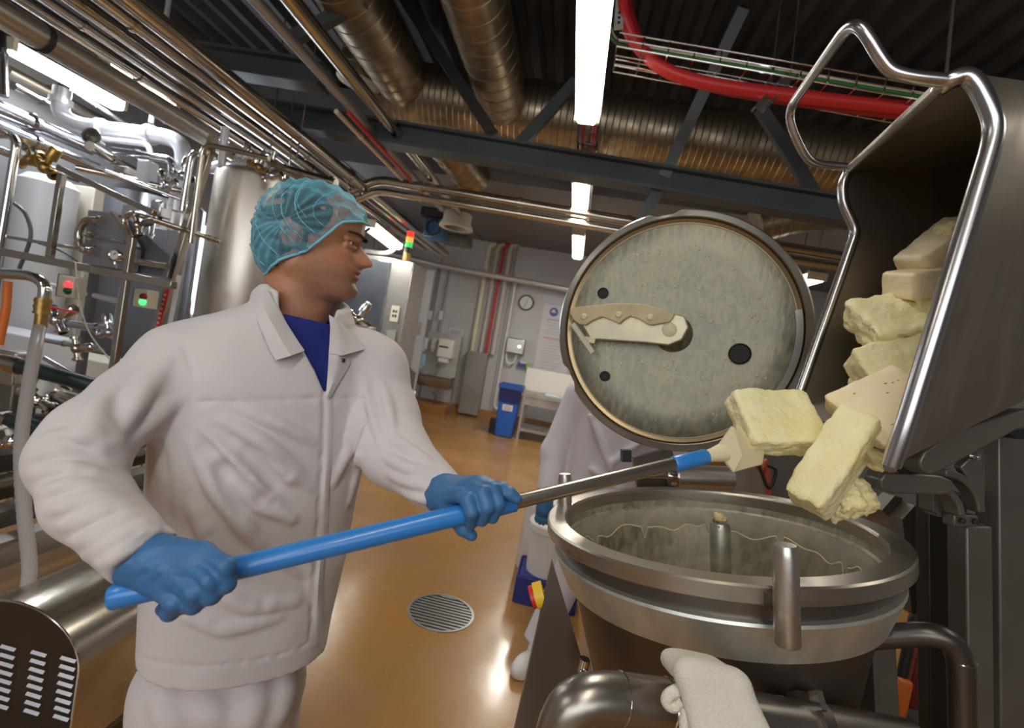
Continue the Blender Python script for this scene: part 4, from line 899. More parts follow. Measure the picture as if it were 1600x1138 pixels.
# upper pipework
M_white_pipe = mat('white_clad_pipe', (0.80, 0.81, 0.85), .28, .35)
pipe_thing([atY(98, 138, 3.3), atY(92, 178, 3.3), atY(120, 196, 3.3), atY(275, 216, 3.3), atY(290, 240, 3.3), atY(276, 330, 3.3)], .058, 'white clad pipe bending down beside the hand rail', M_white_pipe, [(2, .25), (2, .75), (0, .5)], bend=.14)
pipe_thing([atY(150, 216, 3.25), atY(232, 226, 3.25), atY(238, 250, 3.25)], .02, 'slim white pipe under the white clad pipe', M_white_pipe)
pipe_thing([atY(178, 236, 3.2), atY(270, 250, 3.2), atY(268, 300, 3.2)], .028, 'bright pipe stub behind the hand rail', M_cool, [(0, .4)])
pipe_thing([atY(328, 244, 3.3), atY(325, 262, 3.3), atY(372, 262, 3.2), atY(392, 252, 3.2)], .045, 'short white pipe elbow on the process tank dome', M_white_pipe, [(1, .5)], bend=.08)
pipe_thing([atY(352, 200, 3.1), atY(346, 262, 3.1)], .026, 'upright white pipe over the process tank', M_white_pipe, [(0, .3)])
pipe_thing([atY(420, 258, 3.2), atY(525, 288, 3.2)], .036, 'thick dark-banded pipe leaving the process tank', M_polw, [(0, .95)])
def slantpipe(x0, y0, x1, y1, Y0, Y1, r, label, m=None, cl=((0, .4),)): return pipe_thing([atY(x0, y0, Y0), atY(x1, y1, Y1)], r, label, m, cl)
slantpipe(-30, 158, 140, 232, 2.4, 3.2, .05, 'fat bright pipe slanting back towards the handwheel', M_cool)
slantpipe(-30, 186, 150, 262, 2.4, 3.2, .04, 'bright pipe with a pink reflection below the fat pipe', M_cool)
slantpipe(-30, 224, 120, 280, 2.5, 3.2, .026, 'slim bright pipe behind the guard rail', M_cool)
slantpipe(120, 262, 290, 300, 2.9, 3.2, .022, 'warm pipe crossing above the heat exchanger', M_polw)
slantpipe(140, 228, 215, 270, 2.8, 3.4, .03, 'brown-tinted pipe behind the handwheel', M_polw)
slantpipe(165, 268, 300, 318, 2.8, 3.0, .014, 'thin pipe above the exchanger edge strip', M_pol)
slantpipe(10, 110, 160, 190, 3.4, 4.2, .05, 'dull pipe under the fluorescent lamp at the wall', M_steel2)
slantpipe(20, 134, 120, 186, 3.2, 3.8, .03, 'grey pipe between lamp and white clad pipe', M_pol)
slantpipe(112, 140, 200, 196, 3.6, 4.2, .016, 'thin white pipe behind the white clad pipe', M_white_pipe)
slantpipe(0, 40, 5, 150, 2.6, 2.6, .026, 'bright upright pipe at the guard rail', M_cool)
q_ = atY(236, 192, 3.5); pipe_thing([(q_.x, 3.5, ZC), q_], .018, 'white conduit dropping to the junction box', M_white_pipe)
slantpipe(240, 330, 224, 420, 2.95, 2.95, .02, 'upright pipe behind the exchanger plates', M_pol)
slantpipe(182, 470, 78, 446, 2.85, 2.85, .018, 'pale crossbar behind the pilot box', M_white_pipe)
slantpipe(196, 440, 178, 530, 2.8, 2.8, .022, 'bright riser beside the frame post', M_cool, ((0, .3), (0, .7)))
slantpipe(100, 505, 165, 515, 2.75, 2.75, .028, 'bright pipe leaving the angle valve', M_cool, ((0, .1), (0, .8)))
slantpipe(60, 530, 160, 548, 2.7, 2.7, .016, 'bent tray pipe under the angle valve', M_cool)
q_ = atY(252, 560, 2.6); pipe_thing([q_, (q_.x, 2.6, 0)], .022, 'upright pipe seen under the worker\'s arm', M_polw)
slantpipe(150, 694, 300, 718, 2.62, 2.62, .02, 'cross pipe seen under the worker\'s arm', M_polw)
slantpipe(150, 758, 300, 785, 2.56, 2.56, .028, 'dark pipe seen under the worker\'s arm', M_dsteel)
# handwheel, boxes and valves
c = atY(143, 213, 2.9); hwl = thing('handwheel_valve', 'dark round handwheel on the slanting pipe', 'valve', c)
mb = MB(); R = rot_to((0.3, -1, .1)); ring = [c+R @ Vector((.05*math.cos(2*math.pi*k/20), .05*math.sin(2*math.pi*k/20), 0)) for k in range(21)]; mb.tube(ring, .009, 8, caps=False); obj('wheel', mb, M_dsteel, hwl)
mb = MB(); mb.lathe(c, [(.04, -.006), (.042, 0), (.02, .006), (.001, .012)], R, 18); obj('disc', mb, M_dsteel, hwl)
mb = MB(); mb.cyl(c, c+R @ Vector((0, 0, -.12)), .014, 10); obj('stem', mb, M_pol, hwl)
for i, (x, y, w, h, Y, m, lb) in enumerate(((260, 175, .13, .10, 3.4, M_wpanel, 'white junction box under the overhead pipes'), (230, 272, .085, .17, 3.1, M_wpanel, 'tall grey-white junction box above the exchanger'), (252, 328, .075, .10, 2.85, M_cool, 'small steel actuator box on the frame post'), (196, 268, .10, .05, 3.1, M_steel2, 'flat steel box beside the tall junction box'))):
    c = atY(x, y, Y); t = thing('junction_box', lb, 'box', c); mb = MB(); mb.box(c, (w, .09, h)); obj('case', mb, m, t, bevel=.006)
    mb = MB(); mb.box(c+Vector((0, -.047, 0)), (w*.86, .006, h*.86)); obj('cover', mb, m, t, bevel=.002)
    mb = MB(); mb.cyl(c+Vector((0, 0, -h/2-.04)), c+Vector((0, 0, -h/2)), .012, 8); obj('cable_gland', mb, M_blk, t)
def valve(px, py, Y, s, label, m=None, m2=None, ang=0.0):
    c = atY(px, py, Y); t = thing('sanitary_valve', label, 'valve', c); R = Matrix.Rotation(ang, 3, 'Y')
    mb = MB(); mb.sphere(c, (.042*s, .036*s, .036*s), R, 14, 10); obj('body', mb, m or M_pol, t)
    mb = MB()
    mb.lathe(c, [(.022*s, -.09*s), (.034*s, -.085*s), (.034*s, -.07*s), (.022*s, -.066*s), (.022*s, .066*s), (.034*s, .07*s), (.034*s, .085*s), (.022*s, .09*s)], R @ rot_to((1, 0, 0)), 14); obj('ferrules', mb, m or M_pol, t)
    mb = MB(); mb.lathe(c+R @ Vector((0, 0, .03*s)), [(.016*s, 0), (.016*s, .03*s), (.032*s, .034*s), (.032*s, .10*s), (.024*s, .112*s), (.001, .114*s)], R, 14); obj('actuator', mb, m2 or M_cool, t)
    return t
valve(70, 262, 2.6, 1.0, 'brass-tinted valve cluster behind the guard rail', M_brass, M_brass, .5)
valve(48, 250, 2.7, 1.0, 'brass-tinted valve next to the guard rail bend', M_brass, M_polw, -.4)
valve(88, 500, 2.5, 1.0, 'angle valve with a bright actuator beside the brass ball valve', M_cool, M_pol, .9)
valve(170, 520, 2.6, .8, 'small bright valve at the foot of the riser', M_cool, M_cool, -.3)
valve(120, 545, 2.5, .8, 'small valve lying over the cream cabinet', M_polw, M_cool, 1.3)
valve(285, 275, 3.0, .9, 'bright valve at the end of the white clad pipe', M_cool, M_pol, .2)
valve(262, 290, 3.0, .8, 'bright valve beside the tall junction box', M_cool, M_pol, -.6)
valve(405, 262, 3.05, .8, 'gold-tinted valve on the process tank dome', M_brass, M_cool, .3)
valve(425, 275, 3.0, .8, 'bright valve at the edge of the process tank dome', M_cool, M_cool, -.3)
valve(384, 245, 3.1, .7, 'white-lit valve over the middle of the process tank', M_white_pipe, M_cool, .0)
valve(215, 352, 2.6, .7, 'dark valve hooked above the exchanger corner', M_polw, M_dsteel, 1.2)
valve(60, 625, 2.05, 1.1, 'polished union valve below the green rubber hose', M_pol, M_white, .4)
valve(222, 774, 2.53, 1.0, 'dim valve seen under the worker\'s arm', M_polw, M_dsteel, .3)
valve(20, 690, 1.95, 1.0, 'valve with a white cap beside the lower rubber hose', M_pol, M_white, -.5)
valve(560, 500, 4.6, 1.4, 'round steel filter head just past the worker\'s collar', M_polw, M_pol, .4)
slab(545, 505, 576, 540, 4.5, .2, M_steel2, 'slim steel machine housing past the worker\'s collar', 'machine_housing', 'machine', True)
mb = MB(); mb.cyl(atY(548, 522, 4.46), atY(575, 528, 4.46), .05, 14); obj('pump_motor', mb, M_polw, None, 'short motor barrel under the filter head', 'motor')
cable([pt(118, 410, 2.48), pt(124, 470, 2.48), pt(140, 520, 2.48), pt(170, 560, 2.5)], .004, M_beige, 'thin beige cable hanging in front of the grey cabinet')
cable([pt(22, 318, 2.9), pt(40, 335, 2.9), pt(48, 370, 2.9), pt(30, 420, 2.9)], .012, M_panel, 'dark cable looping behind the guard rail')
cable([pt(60, 380, 2.6), pt(95, 392, 2.6), pt(120, 408, 2.6)], .006, M_panel, 'dark cable over the frame rail')
# skid rails low left
def skid(x, w, h, label, z, m=M_steel2):
    p = Vector((x, 0, z)); t = thing('skid_rail', label, 'rail', (p.x, 1.6, 0)); mb = MB(); mb.box((p.x, 2.1, z-h/2), (w, 1.9, h)); obj('channel', mb, m, t)
    for y in (1.3, 2.9): mb = MB(); mb.box((p.x, y, (z-h)/2), (.05, .05, z-h)); obj('foot', mb, m, t)
XC_ = atY(-75, 1000, 1.22).x
skid(XC_-.07, .06, .09, 'steel skid rail next to the motor cover', .60); skid(XC_-.20, .08, .06, 'wide dark skid rail under the hoses', .65, M_dsteel); skid(XC_-.34, .07, .07, 'brown-tinted skid rail behind the clear hose', .70, M_polw); skid(XC_-.48, .07, .07, 'dark skid rail nearest the left wall', .75, M_dsteel2)
slab(-60, 720, 150, 0, 3.75, .3, M_dsteel2, 'dark machine housing behind the skid rails', 'pump_machine', 'machine')
# motor cover with louvres
Ym = 1.22; mc = thing('motor_cover', 'stainless motor cover with a rounded top and louvred end', 'cover', (atY(60, 1000, Ym).x, Ym, 0))
xl_, xr_ = atY(-75, 1000, Ym).x, atY(131, 1000, Ym).x; ztp = atY(52, 948, Ym).z; w_ = xr_-xl_; xm_ = (xl_+xr_)/2; rr = w_/2
arch = [(xm_+rr*math.cos(a), ztp-rr*.72+rr*.72*math.sin(a)) for a in [math.pi*k/20 for k in range(21)]]; prof = [(xr_, .12)]+arch+[(xl_, .12)]
mb = MB(); mb.grid([[Vector((x, y, z)) for x, z in prof] for y in (Ym, Ym+.85)], thick=.004); obj('hood', mb, mat('hood_steel', (.55, .50, .42), .22, .95, var=.2, scale=8), mc)
mb = MB(); mb.prism([(x, Ym+.006, z) for x, z in prof], (0, .006, 0)); ep = obj('end_plate', mb, mat('dark_end_plate', (.10, .09, .085), .35, .8, var=.2, scale=5), mc)
mb = MB(); mb.tube([Vector((x, Ym, z)) for x, z in prof], .004, 8); obj('edge_bead', mb, M_pol, mc)
ex_m = Vector((1, 0, 0))
for c_ in range(4):
    for r_ in range(8):
        px, py = 14+(c_-1)*46+0.0, 1010+(c_-1)*3+r_*13.2
        if c_ == 0: px, py = 14-42, 1004+r_*13.2
        p = atY([-30, 14, 62, 108][c_]-r_*1.6, [1006, 1012, 1021, 1030][c_]+r_*13.0, Ym)
        mb = MB(); mb.prism([p+Vector((-.025, 0, .004)), p+Vector((.025, 0, .004)), p+Vector((.025, -.006, -.0025)), p+Vector((-.025, -.006, -.0025))], (0, 0.0, -.002)); obj('louvre', mb, mat('louvre_steel', (.72, .76, .84), .42, .55), ep, bevel=.001)
for px, py in ((195, 1060), (193, 1087)):
    q = atX(px, py, xr_); mb = MB(); mb.cyl(q, q+Vector((.004, 0, 0)), .006, 8); obj('screw', mb, M_pol, mc)
for y in (Ym+.1, Ym+.75):
    for x in (xl_+.05, xr_-.05): mb = MB(); mb.box((x, y, .045), (.05, .05, .09)); obj('leg', mb, M_dsteel, mc)
mb = MB(); mb.box((xm_, Ym+.43, .105), (w_*.98, .83, .03)); obj('base_plate', mb, M_dsteel, mc)
# ================================================================== MIXING VAT
_u = Vector((0, 1, -0.0408)).normalized(); _f = Vector((0, -0.0408, -1)).normalized()
MR = RW @ Matrix((Vector((1, 0, 0)), _f, _u)).transposed()          # the machine stands in its own frame
def mp(x, y, z): return CAM + MR @ Vector((x, y, z))
def mv(x, y, z): return MR @ Vector((x, y, z))
VX, VY, VH, VR = 0.52, 1.3, -0.36, 0.425
VC = mp(VX, VY, VH)
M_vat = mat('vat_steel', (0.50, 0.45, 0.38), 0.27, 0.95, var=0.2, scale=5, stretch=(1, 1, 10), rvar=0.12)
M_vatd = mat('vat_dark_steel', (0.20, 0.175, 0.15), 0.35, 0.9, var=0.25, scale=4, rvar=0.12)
M_collar = mat('vat_collar_steel', (0.74, 0.75, 0.69), 0.44, 0.85, var=0.15, scale=30, stretch=(1, 1, 0.2))
def smear_mat(name, lo, hi, base=(0.30, 0.27, 0.21), fat=(0.62, 0.55, 0.37)):
    m = bpy.data.materials.new(name); m.use_nodes = True; nt = m.node_tree; b = nt.nodes['Principled BSDF']; L = nt.links
    tc = nd(nt, 'ShaderNodeTexCoord'); mp_ = nd(nt, 'ShaderNodeMapping'); mp_.inputs['Scale'].default_value = (1, 1, 1); L.new(tc.outputs['Object'], mp_.inputs[0])
    n1 = nd(nt, 'ShaderNodeTexNoise'); n1.inputs['Scale'].default_value = 3.2; n1.inputs['Detail'].default_value = 9; n1.inputs['Roughness'].default_value = 0.65
    n2 = nd(nt, 'ShaderNodeTexNoise'); n2.inputs['Scale'].default_value = 42; n2.inputs['Detail'].default_value = 6
    mpz = nd(nt, 'ShaderNodeMapping'); mpz.inputs['Scale'].default_value = (1.3, 1.3, 0.5); L.new(tc.outputs['Object'], mpz.inputs[0])
    L.new(mp_.outputs[0], n1.inputs[0]); L.new(mpz.outputs[0], n2.inputs[0])
    ad = nd(nt, 'ShaderNodeMath', operation='ADD'); L.new(n1.outputs[0], ad.inputs[0])
    ml = nd(nt, 'ShaderNodeMath', operation='MULTIPLY'); ml.inputs[1].default_value = 0.8; L.new(n2.outputs[0], ml.inputs[0]); L.new(ml.outputs[0], ad.inputs[1])
    mr = nd(nt, 'ShaderNodeMapRange'); mr.inputs[1].default_value = lo; mr.inputs[2].default_value = hi; L.new(ad.outputs[0], mr.inputs[0])
    mx = nd(nt, 'ShaderNodeMix', data_type='RGBA'); mx.inputs[6].default_value = (*base, 1); mx.inputs[7].default_value = (*fat, 1); L.new(mr.outputs[0], mx.inputs[0]); L.new(mx.outputs[2], b.inputs['Base Color'])
    mm = nd(nt, 'ShaderNodeMapRange'); mm.inputs[3].default_value = 0.85; mm.inputs[4].default_value = 0.05; L.new(mr.outputs[0], mm.inputs[0]); L.new(mm.outputs[0], b.inputs['Metallic'])
    b.inputs['Roughness'].default_value = 0.42
    bp = nd(nt, 'ShaderNodeBump'); bp.inputs['Strength'].default_value = 0.3; bp.inputs['Distance'].default_value = 0.003; L.new(mr.outputs[0], bp.inputs['Height']); L.new(bp.outputs[0], b.inputs['Normal'])
    return m
M_smear = smear_mat('butter_smeared_steel', 0.76, 1.22, base=(0.20, 0.19, 0.145), fat=(0.42, 0.38, 0.255))
M_smear2 = smear_mat('butter_filmed_vat', 0.62, 1.15, base=(0.27, 0.25, 0.19), fat=(0.55, 0.50, 0.36))

vat = thing('mixing_vat', 'round stainless mixing vat with a thick polished rim', 'vat', mp(VX, VY, VH-1.05))
mb = MB(); R_ = VR
mb.lathe(VC, [(0.373, -0.006), (0.379, 0.0), (R_-0.004, 0.0), (R_, -0.004), (R_, -0.032), (R_-0.004, -0.036), (0.395, -0.036), (0.373, -0.036), (0.373, -0.006)], MR, 96); obj('rim', mb, M_vat, vat)
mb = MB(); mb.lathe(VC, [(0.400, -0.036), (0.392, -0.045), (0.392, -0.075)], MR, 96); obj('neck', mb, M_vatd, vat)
mb = MB(); mb.lathe(VC, [(0.392, -0.074), (0.405, -0.076), (0.407, -0.082), (0.376, -0.160), (0.370, -0.163), (0.362, -0.158)], MR, 96); obj('collar', mb, M_collar, vat)
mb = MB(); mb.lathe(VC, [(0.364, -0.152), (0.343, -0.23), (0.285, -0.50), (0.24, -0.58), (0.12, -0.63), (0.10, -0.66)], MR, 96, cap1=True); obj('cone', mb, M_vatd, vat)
mb = MB(); mb.lathe(VC, [(0.374, -0.004), (0.374, -0.055), (0.366, -0.060), (0.352, -0.16), (0.315, -0.34), (0.24, -0.42), (0.10, -0.45), (0.001, -0.455)], MR, 96); obj('inner_bowl', mb, M_smear2, vat)
# butter film round the inside with a wavy dripping lower edge
random.seed(4); n = 200; top = []; bot = []; mid = []
for k in range(n):
    a = 2*math.pi*k/n; q = 0.5+0.5*math.sin(a*23+1.7*math.sin(a*5)); dr = 0.05+0.010*math.sin(a*9)+0.012*(1-q)+(0.035 if (k*7) % 19 == 0 else 0)
    def pt(z, off): 
        rr = 0.366+(-0.06-z)*(-0.14)-off; return VC+MR @ Vector((rr*math.cos(a), rr*math.sin(a), z))
    top.append(pt(-0.062, 0.001)); mid.append(pt(-0.062-dr*0.8, 0.004)); bot.append(pt(-0.062-dr, 0.0005))
mb = MB(); mb.add(top+mid+bot, [(r*n+k, r*n+(k+1) % n, (r+1)*n+(k+1) % n, (r+1)*n+k) for r in range(2) for k in range(n)], True)
obj('butter_film', mb, mat('pale_butter_film', (0.46, 0.42, 0.30), 0.45, col2=(0.36, 0.33, 0.25), scale=20), vat, fix=False)
mb = MB(); mb.tube(bot+[bot[0]], 0.0028, 6, caps=False); obj('drip_edge', mb, mat('drip_butter', (0.72, 0.65, 0.42), 0.45), vat)
# central shaft with a butter-capped nut
sx, sy = (1121-800)/760*1.26, 1.26
a = mp(sx, sy, VH-0.44); b = mp(sx, sy, VH+0.005)
sh = obj('shaft', MB().tube([a, lerp(a, b, 0.97), b], [0.027, 0.025, 0.022], 24), mat('greasy_steel', (0.42, 0.42, 0.38), 0.35, 0.8, col2=(0.60, 0.56, 0.42), scale=30), vat)
mb = MB(); mb.lathe(b, [(0.024, -0.014), (0.024, -0.004), (0.019, 0.0), (0.019, 0.008), (0.001, 0.008)], MR, 6); obj('nut', mb, M_pol, sh)
mb = MB(); mb.sphere(b+mv(0, 0, 0.014), (0.014, 0.014, 0.011), MR); mb.sphere(b+mv(0.008, -0.004, 0.009), 0.009, MR); mb.sphere(b+mv(-0.007, 0.003, 0.02), 0.007, MR); obj('butter_lump', mb, mat('dried_butter', (0.70, 0.52, 0.24), 0.5), sh)
# guide pegs on the rim
def peg(px, d, zt, zb, r, nm='guide_peg'):
    x = (px-800)/760*d; g = mp(x, d, zb); h = zt-zb
    mb = MB(); mb.lathe(g, [(r*0.93, 0), (r, 0.004), (r, h-0.020), (r*0.86, h-0.002), (r*0.82, h)], MR, 28, cap0=True, cap1=True)
    o = obj(nm, mb, M_steel, vat); return g
g = peg(1221, 0.835, VH+0.088, VH-0.078, 0.0205)
mb = MB(); mb.box(mp((1221-800)/760*0.835, 0.865, VH-0.02), (0.03, 0.05, 0.022), MR); obj('peg_bracket', mb, M_vatd, vat)
peg(882, 1.50, VH+0.085, VH-0.05, 0.021)
# stand: side plate and legs in the vat's own upright direction
pts = [C(863, 878, 1.12), C(912, 1040, 1.12), C(880, 1138, 1.12), C(840, 1420, 1.12), C(735, 1420, 1.12), C(805, 1138, 1.12)]
mb = MB(); mb.prism(pts, mv(0, 0.02, 0)); obj('side_plate', mb, mat('side_plate_steel', (0.22, 0.20, 0.175), 0.38, 0.85, var=0.2, scale=4), vat)
for (x, y) in ((VX+0.31, VY+0.24), (VX+0.34, VY-0.12), (VX-0.24, VY+0.28)):
    mb = MB(); mb.bar(mp(x, y, VH-0.20), mp(x+0.02, y, VH-1.04), 0.055, 0.055, up=mv(0, 1, 0)); obj('leg', mb, M_dsteel, vat)
mb = MB(); mb.tube([mp(VX+0.13, VY-0.06, VH-0.46), mp(VX+0.36, VY-0.10, VH-0.60)], 0.018, 12); mb.tube([mp(VX+0.05, VY-0.1, VH-0.55), mp(VX+0.34, VY-0.10, VH-0.58)], 0.013, 12); obj('brace', mb, M_vatd, vat)
mb = MB(); mb.pipe([C(914, 1030, 1.05), C(908, 1050, 1.05), C(912, 1090, 1.05)], 0.012); obj('fitting', mb, M_pol, vat)
mb = MB(); mb.sphere(C(912, 1055, 1.04), 0.014); obj('fitting_nut', mb, M_pol, vat)
# side discharge pipe at the right
t = thing('discharge_pipe', 'dark steel pipe elbow welded to the right side of the vat', 'pipe', C(1500, 1300, 0.98))
mb = MB(); mb.pipe([C(1335, 1000, 1.08), C(1462, 988, 1.0), C(1501, 1015, 0.99), C(1512, 1500, 0.99)], 0.0235, 0.05, 18); obj('tube', mb, mat('dark_pipe_steel', (0.12, 0.105, 0.095), 0.35, 0.8), t)
p = C(1490, 1030, 0.99); d = (C(1500, 1060, 0.99)-C(1498, 1000, 0.99)).normalized()
mb = MB(); q = C(1502, 1031, 0.99); mb.tube([q-d*0.003, q, q+d*0.003], [0.0235, 0.0258, 0.0235], 18); obj('weld', mb, M_pol, t)
mb = MB(); q = C(1345, 999, 1.07); mb.lathe(q, [(0.024, 0.0), (0.032, 0.004), (0.034, 0.010), (0.026, 0.016)], rot_to(C(1462, 988, 1.0)-q), 18); obj('weld_bead', mb, mat('weld', (0.55, 0.52, 0.48), 0.5, 0.8, bump=1, bscale=120), t)
# big product pipe in front of the vat
DP = 0.80
t = thing('product_pipe', 'thick steel pipe elbow running in front of the vat', 'pipe', C(840, 1400, DP))
path = [C(868, 1500, DP), C(868, 1150, DP), C(905, 1085, DP), C(1075, 1105, DP+0.03), C(1420, 1160, DP+0.14)]
mb = MB(); mb.pipe(path, 0.040, 0.075, 28); obj('tube', mb, mat('product_pipe_steel', (0.40, 0.36, 0.32), 0.3, 0.92, var=0.25, scale=9), t)
for px, py, dd in ((968, 1092, DP+0.012), (1040, 1101, DP+0.024), (1222, 1129, DP+0.077)):
    q = C(px, py, dd); dv = (path[4]-path[2]).normalized(); mb = MB(); mb.tube([q-dv*0.002, q, q+dv*0.002], [0.040, 0.0415, 0.040], 28); obj('weld', mb, M_pol, t)
q = C(1262, 1135, DP+0.09); dv = (path[4]-path[3]).normalized()
mb = MB(); mb.tube([q-dv*0.012, q-dv*0.012, q+dv*0.012, q+dv*0.012], [0.040, 0.054, 0.054, 0.040], 28); obj('clamp_ring', mb, M_vatd, t)
mb = MB(); mb.box(q+cv(0.012, 0.053, 0.01), (0.03, 0.02, 0.014), rot_to(dv)); obj('clamp_latch', mb, M_pol, t)
# ------------------------------------------------------------------ lid
LC = C(1056, 517, 1.80)
ln = ((CAM-LC).normalized()+cv(-0.05, 0.06, 0)).normalized(); lup = (mv(0, 0, 1)-ln*mv(0, 0, 1).dot(ln)).normalized(); lri = lup.cross(ln)
LR_ = Matrix((lri, lup, ln)).transposed(); RL = 0.447
def lp(px, py, off=0.0): return onplane(px, py, LC+ln*off, ln)
lid = thing('vat_lid', 'open round vat lid smeared with butter on its inner face', 'lid', LC-lup*RL)
mb = MB(); mb.lathe(LC, [(0.10, -0.10), (RL*0.80, -0.085), (RL-0.01, -0.05), (RL, -0.04), (RL, 0.0), (RL-0.005, 0.006), (RL-0.026, 0.010), (RL-0.030, 0.006)], LR_, 96, cap0=True)
rim_v = mb
# two machined notches in the outer edge
for ang in (93, 203):
    for i, v in enumerate(mb.v):
        l = LR_.transposed() @ (v-LC); an = math.degrees(math.atan2(l.y, l.x)) % 360; rr = math.hypot(l.x, l.y)
        if abs((an-ang+180) % 360-180) < 5 and rr > RL-0.016: mb.v[i] = LC+LR_ @ Vector((l.x*(RL-0.016)/rr, l.y*(RL-0.016)/rr, l.z))
obj('outer_ring', mb, mat('lid_ring_steel', (0.42, 0.40, 0.37), 0.32, 0.92, var=0.2, scale=4), lid)
mb = MB(); mb.lathe(LC, [(RL-0.030, 0.007), (RL-0.034, -0.004), (RL-0.046, -0.008), (RL-0.048, -0.012)], LR_, 96); obj('seal_step', mb, mat('brown_reflection_tint', (0.28, 0.20, 0.11), 0.25, 0.9), lid)  # brown of a reflection is put into the steel step's colour
mb = MB(); mb.lathe(LC, [(RL-0.047, -0.010), (RL-0.052, -0.008), (0.30, -0.022), (0.12, -0.032), (0.06, -0.034), (0.001, -0.034)], LR_, 96); obj('inner_face', mb, M_smear, lid)
mb = MB(); e0 = [LC+LR_ @ Vector(((RL-0.049)*math.cos(a), (RL-0.049)*math.sin(a), -0.006)) for a in [2*math.pi*k/96 for k in range(97)]]; mb.tube(e0, 0.0022, 6, caps=False); obj('bright_edge', mb, mat('butter_edge', (0.62, 0.55, 0.34), 0.4), lid)
for px, py, r in ((942, 458, 0.0195), (945, 588, 0.0185), (1156, 553, 0.034)):
    q = lp(px, py, -0.012); mb = MB(); mb.lathe(q, [(r*1.12, 0.0), (r, 0.003), (r*0.96, -0.004), (0.001, -0.004)], LR_, 24); obj('port_hole', mb, mat('black_hole', (0.004, 0.004, 0.004), 0.6), lid)
# flat bright chord on the right of the ring
arc = [LC+LR_ @ Vector(((RL-0.036-w)*math.cos(a), (RL-0.036-w)*math.sin(a), 0.004)) for w in (0.0, 0.022) for a in [math.radians(-38+46*k/16) for k in range(17)]]
mb = MB(); mb.grid([arc[:17], arc[17:]], thick=0.004, nrm=ln); obj('gasket_segment', mb, MATS['lid_ring_steel'], lid)
# boss and scraper arm
q = lp(1052, 522, -0.03); mb = MB(); mb.lathe(q, [(0.075, -0.01), (0.06, 0.008), (0.045, 0.02), (0.036, 0.05), (0.001, 0.055)], LR_, 32); obj('hub', mb, M_smear, lid)
arm = [(893, 498), (905, 530), (1010, 536), (1045, 538), (1066, 528), (1075, 510), (1068, 490), (1045, 482)]
mb = MB(); mb.prism([lp(x, y, 0.06) for x, y in [(905, 500), (922, 530), (1010, 536), (1045, 540), (1066, 531), (1076, 512), (1070, 494), (1046, 488), (960, 490)]], -ln*0.035); am = obj('scraper_arm', mb, mat('greasy_arm_steel', (0.50, 0.46, 0.34), 0.4, 0.5, col2=(0.62, 0.55, 0.37), scale=14), lid, bevel=0.005)
bl = [(890, 489), (898, 480), (960, 474), (1005, 475), (1040, 485), (1055, 491), (1047, 503), (1020, 508), (1012, 507), (1000, 499), (985, 494), (975, 499), (968, 506), (955, 500), (940, 495), (925, 501), (915, 508), (905, 507), (897, 501)]
mb = MB(); mb.prism([lp(x, y, 0.08) for x, y in bl], -ln*0.016); obj('scraper_blade', mb, mat('tan_plastic', (0.62, 0.50, 0.28), 0.45, var=0.2, scale=12), am, bevel=0.003)
for px, py in ((913, 495), (967, 492), (1016, 496)):
    q = lp(px, py, 0.08); mb = MB(); mb.lathe(q, [(0.012, 0), (0.012, 0.005), (0.008, 0.009), (0.001, 0.009)], LR_, 12); obj('bolt', mb, M_fat, am)
q = lp(1046, 515, 0.06); mb = MB(); mb.lathe(q, [(0.026, 0), (0.026, 0.006), (0.015, 0.012), (0.001, 0.012)], LR_, 16); obj('pivot_cap', mb, M_fat, am)
mb = MB(); mb.bar(lp(895, 506, 0.065), lp(927, 552, 0.065), 0.02, 0.022, up=ln); obj('end_wiper', mb, mat('pale_wiper', (0.62, 0.58, 0.45), 0.5), am, bevel=0.003)
mb = MB(); mb.bar(lp(906, 528, 0.055), lp(930, 533, 0.055), 0.02, 0.012, up=ln); obj('wiper_bracket', mb, M_fat, am)
# dried lumps stuck to the lid
random.seed(11); mb = MB()
for i in range(240):
    rr = RL*0.86*math.sqrt(random.random()); an = random.uniform(0, 2*math.pi)
    if rr < 0.1: continue
    k = random.uniform(0.0012, 0.0045)*(1.3 if random.random() < 0.15 else 1); z = -0.034+0.024*(rr/RL)**1.3
    c = LC+LR_ @ Vector((rr*math.cos(an), rr*math.sin(an), z)); mb.sphere(c, (k, k*random.uniform(1, 2.2), k*0.6), LR_, 6, 4)
obj('butter_specks', mb, mat('speck_butter', (0.66, 0.58, 0.36), 0.5), lid, kind='stuff')
# hinge behind the rim
t = thing('lid_hinge', 'polished hinge cylinder between the vat rim and its lid', 'hinge', C(1095, 765, 1.86))
mb = MB(); mb.cyl(C(1056, 745, 1.86), C(1142, 748, 1.86), 0.046, 24); obj('barrel', mb, mat('hinge_steel', (0.72, 0.66, 0.62), 0.34, 0.95), t)
mb = MB(); mb.cyl(C(1046, 744, 1.86), C(1056, 745, 1.86), 0.036, 20); obj('collar', mb, M_pol, t)
mb = MB(); mb.cyl(C(975, 742, 1.86), C(1048, 744, 1.86), 0.012, 12); obj('pin', mb, M_pol, t)
mb = MB(); mb.box(C(978, 712, 1.90), (0.035, 0.04, 0.045), MR); obj('stop_block', mb, M_blk, t)
mb = MB(); mb.prism([C(990, 715, 1.93), C(1050, 700, 1.93), C(1070, 790, 1.93), C(1000, 790, 1.93)], mv(0, 0.03, 0)); obj('bracket', mb, M_vatd, t)
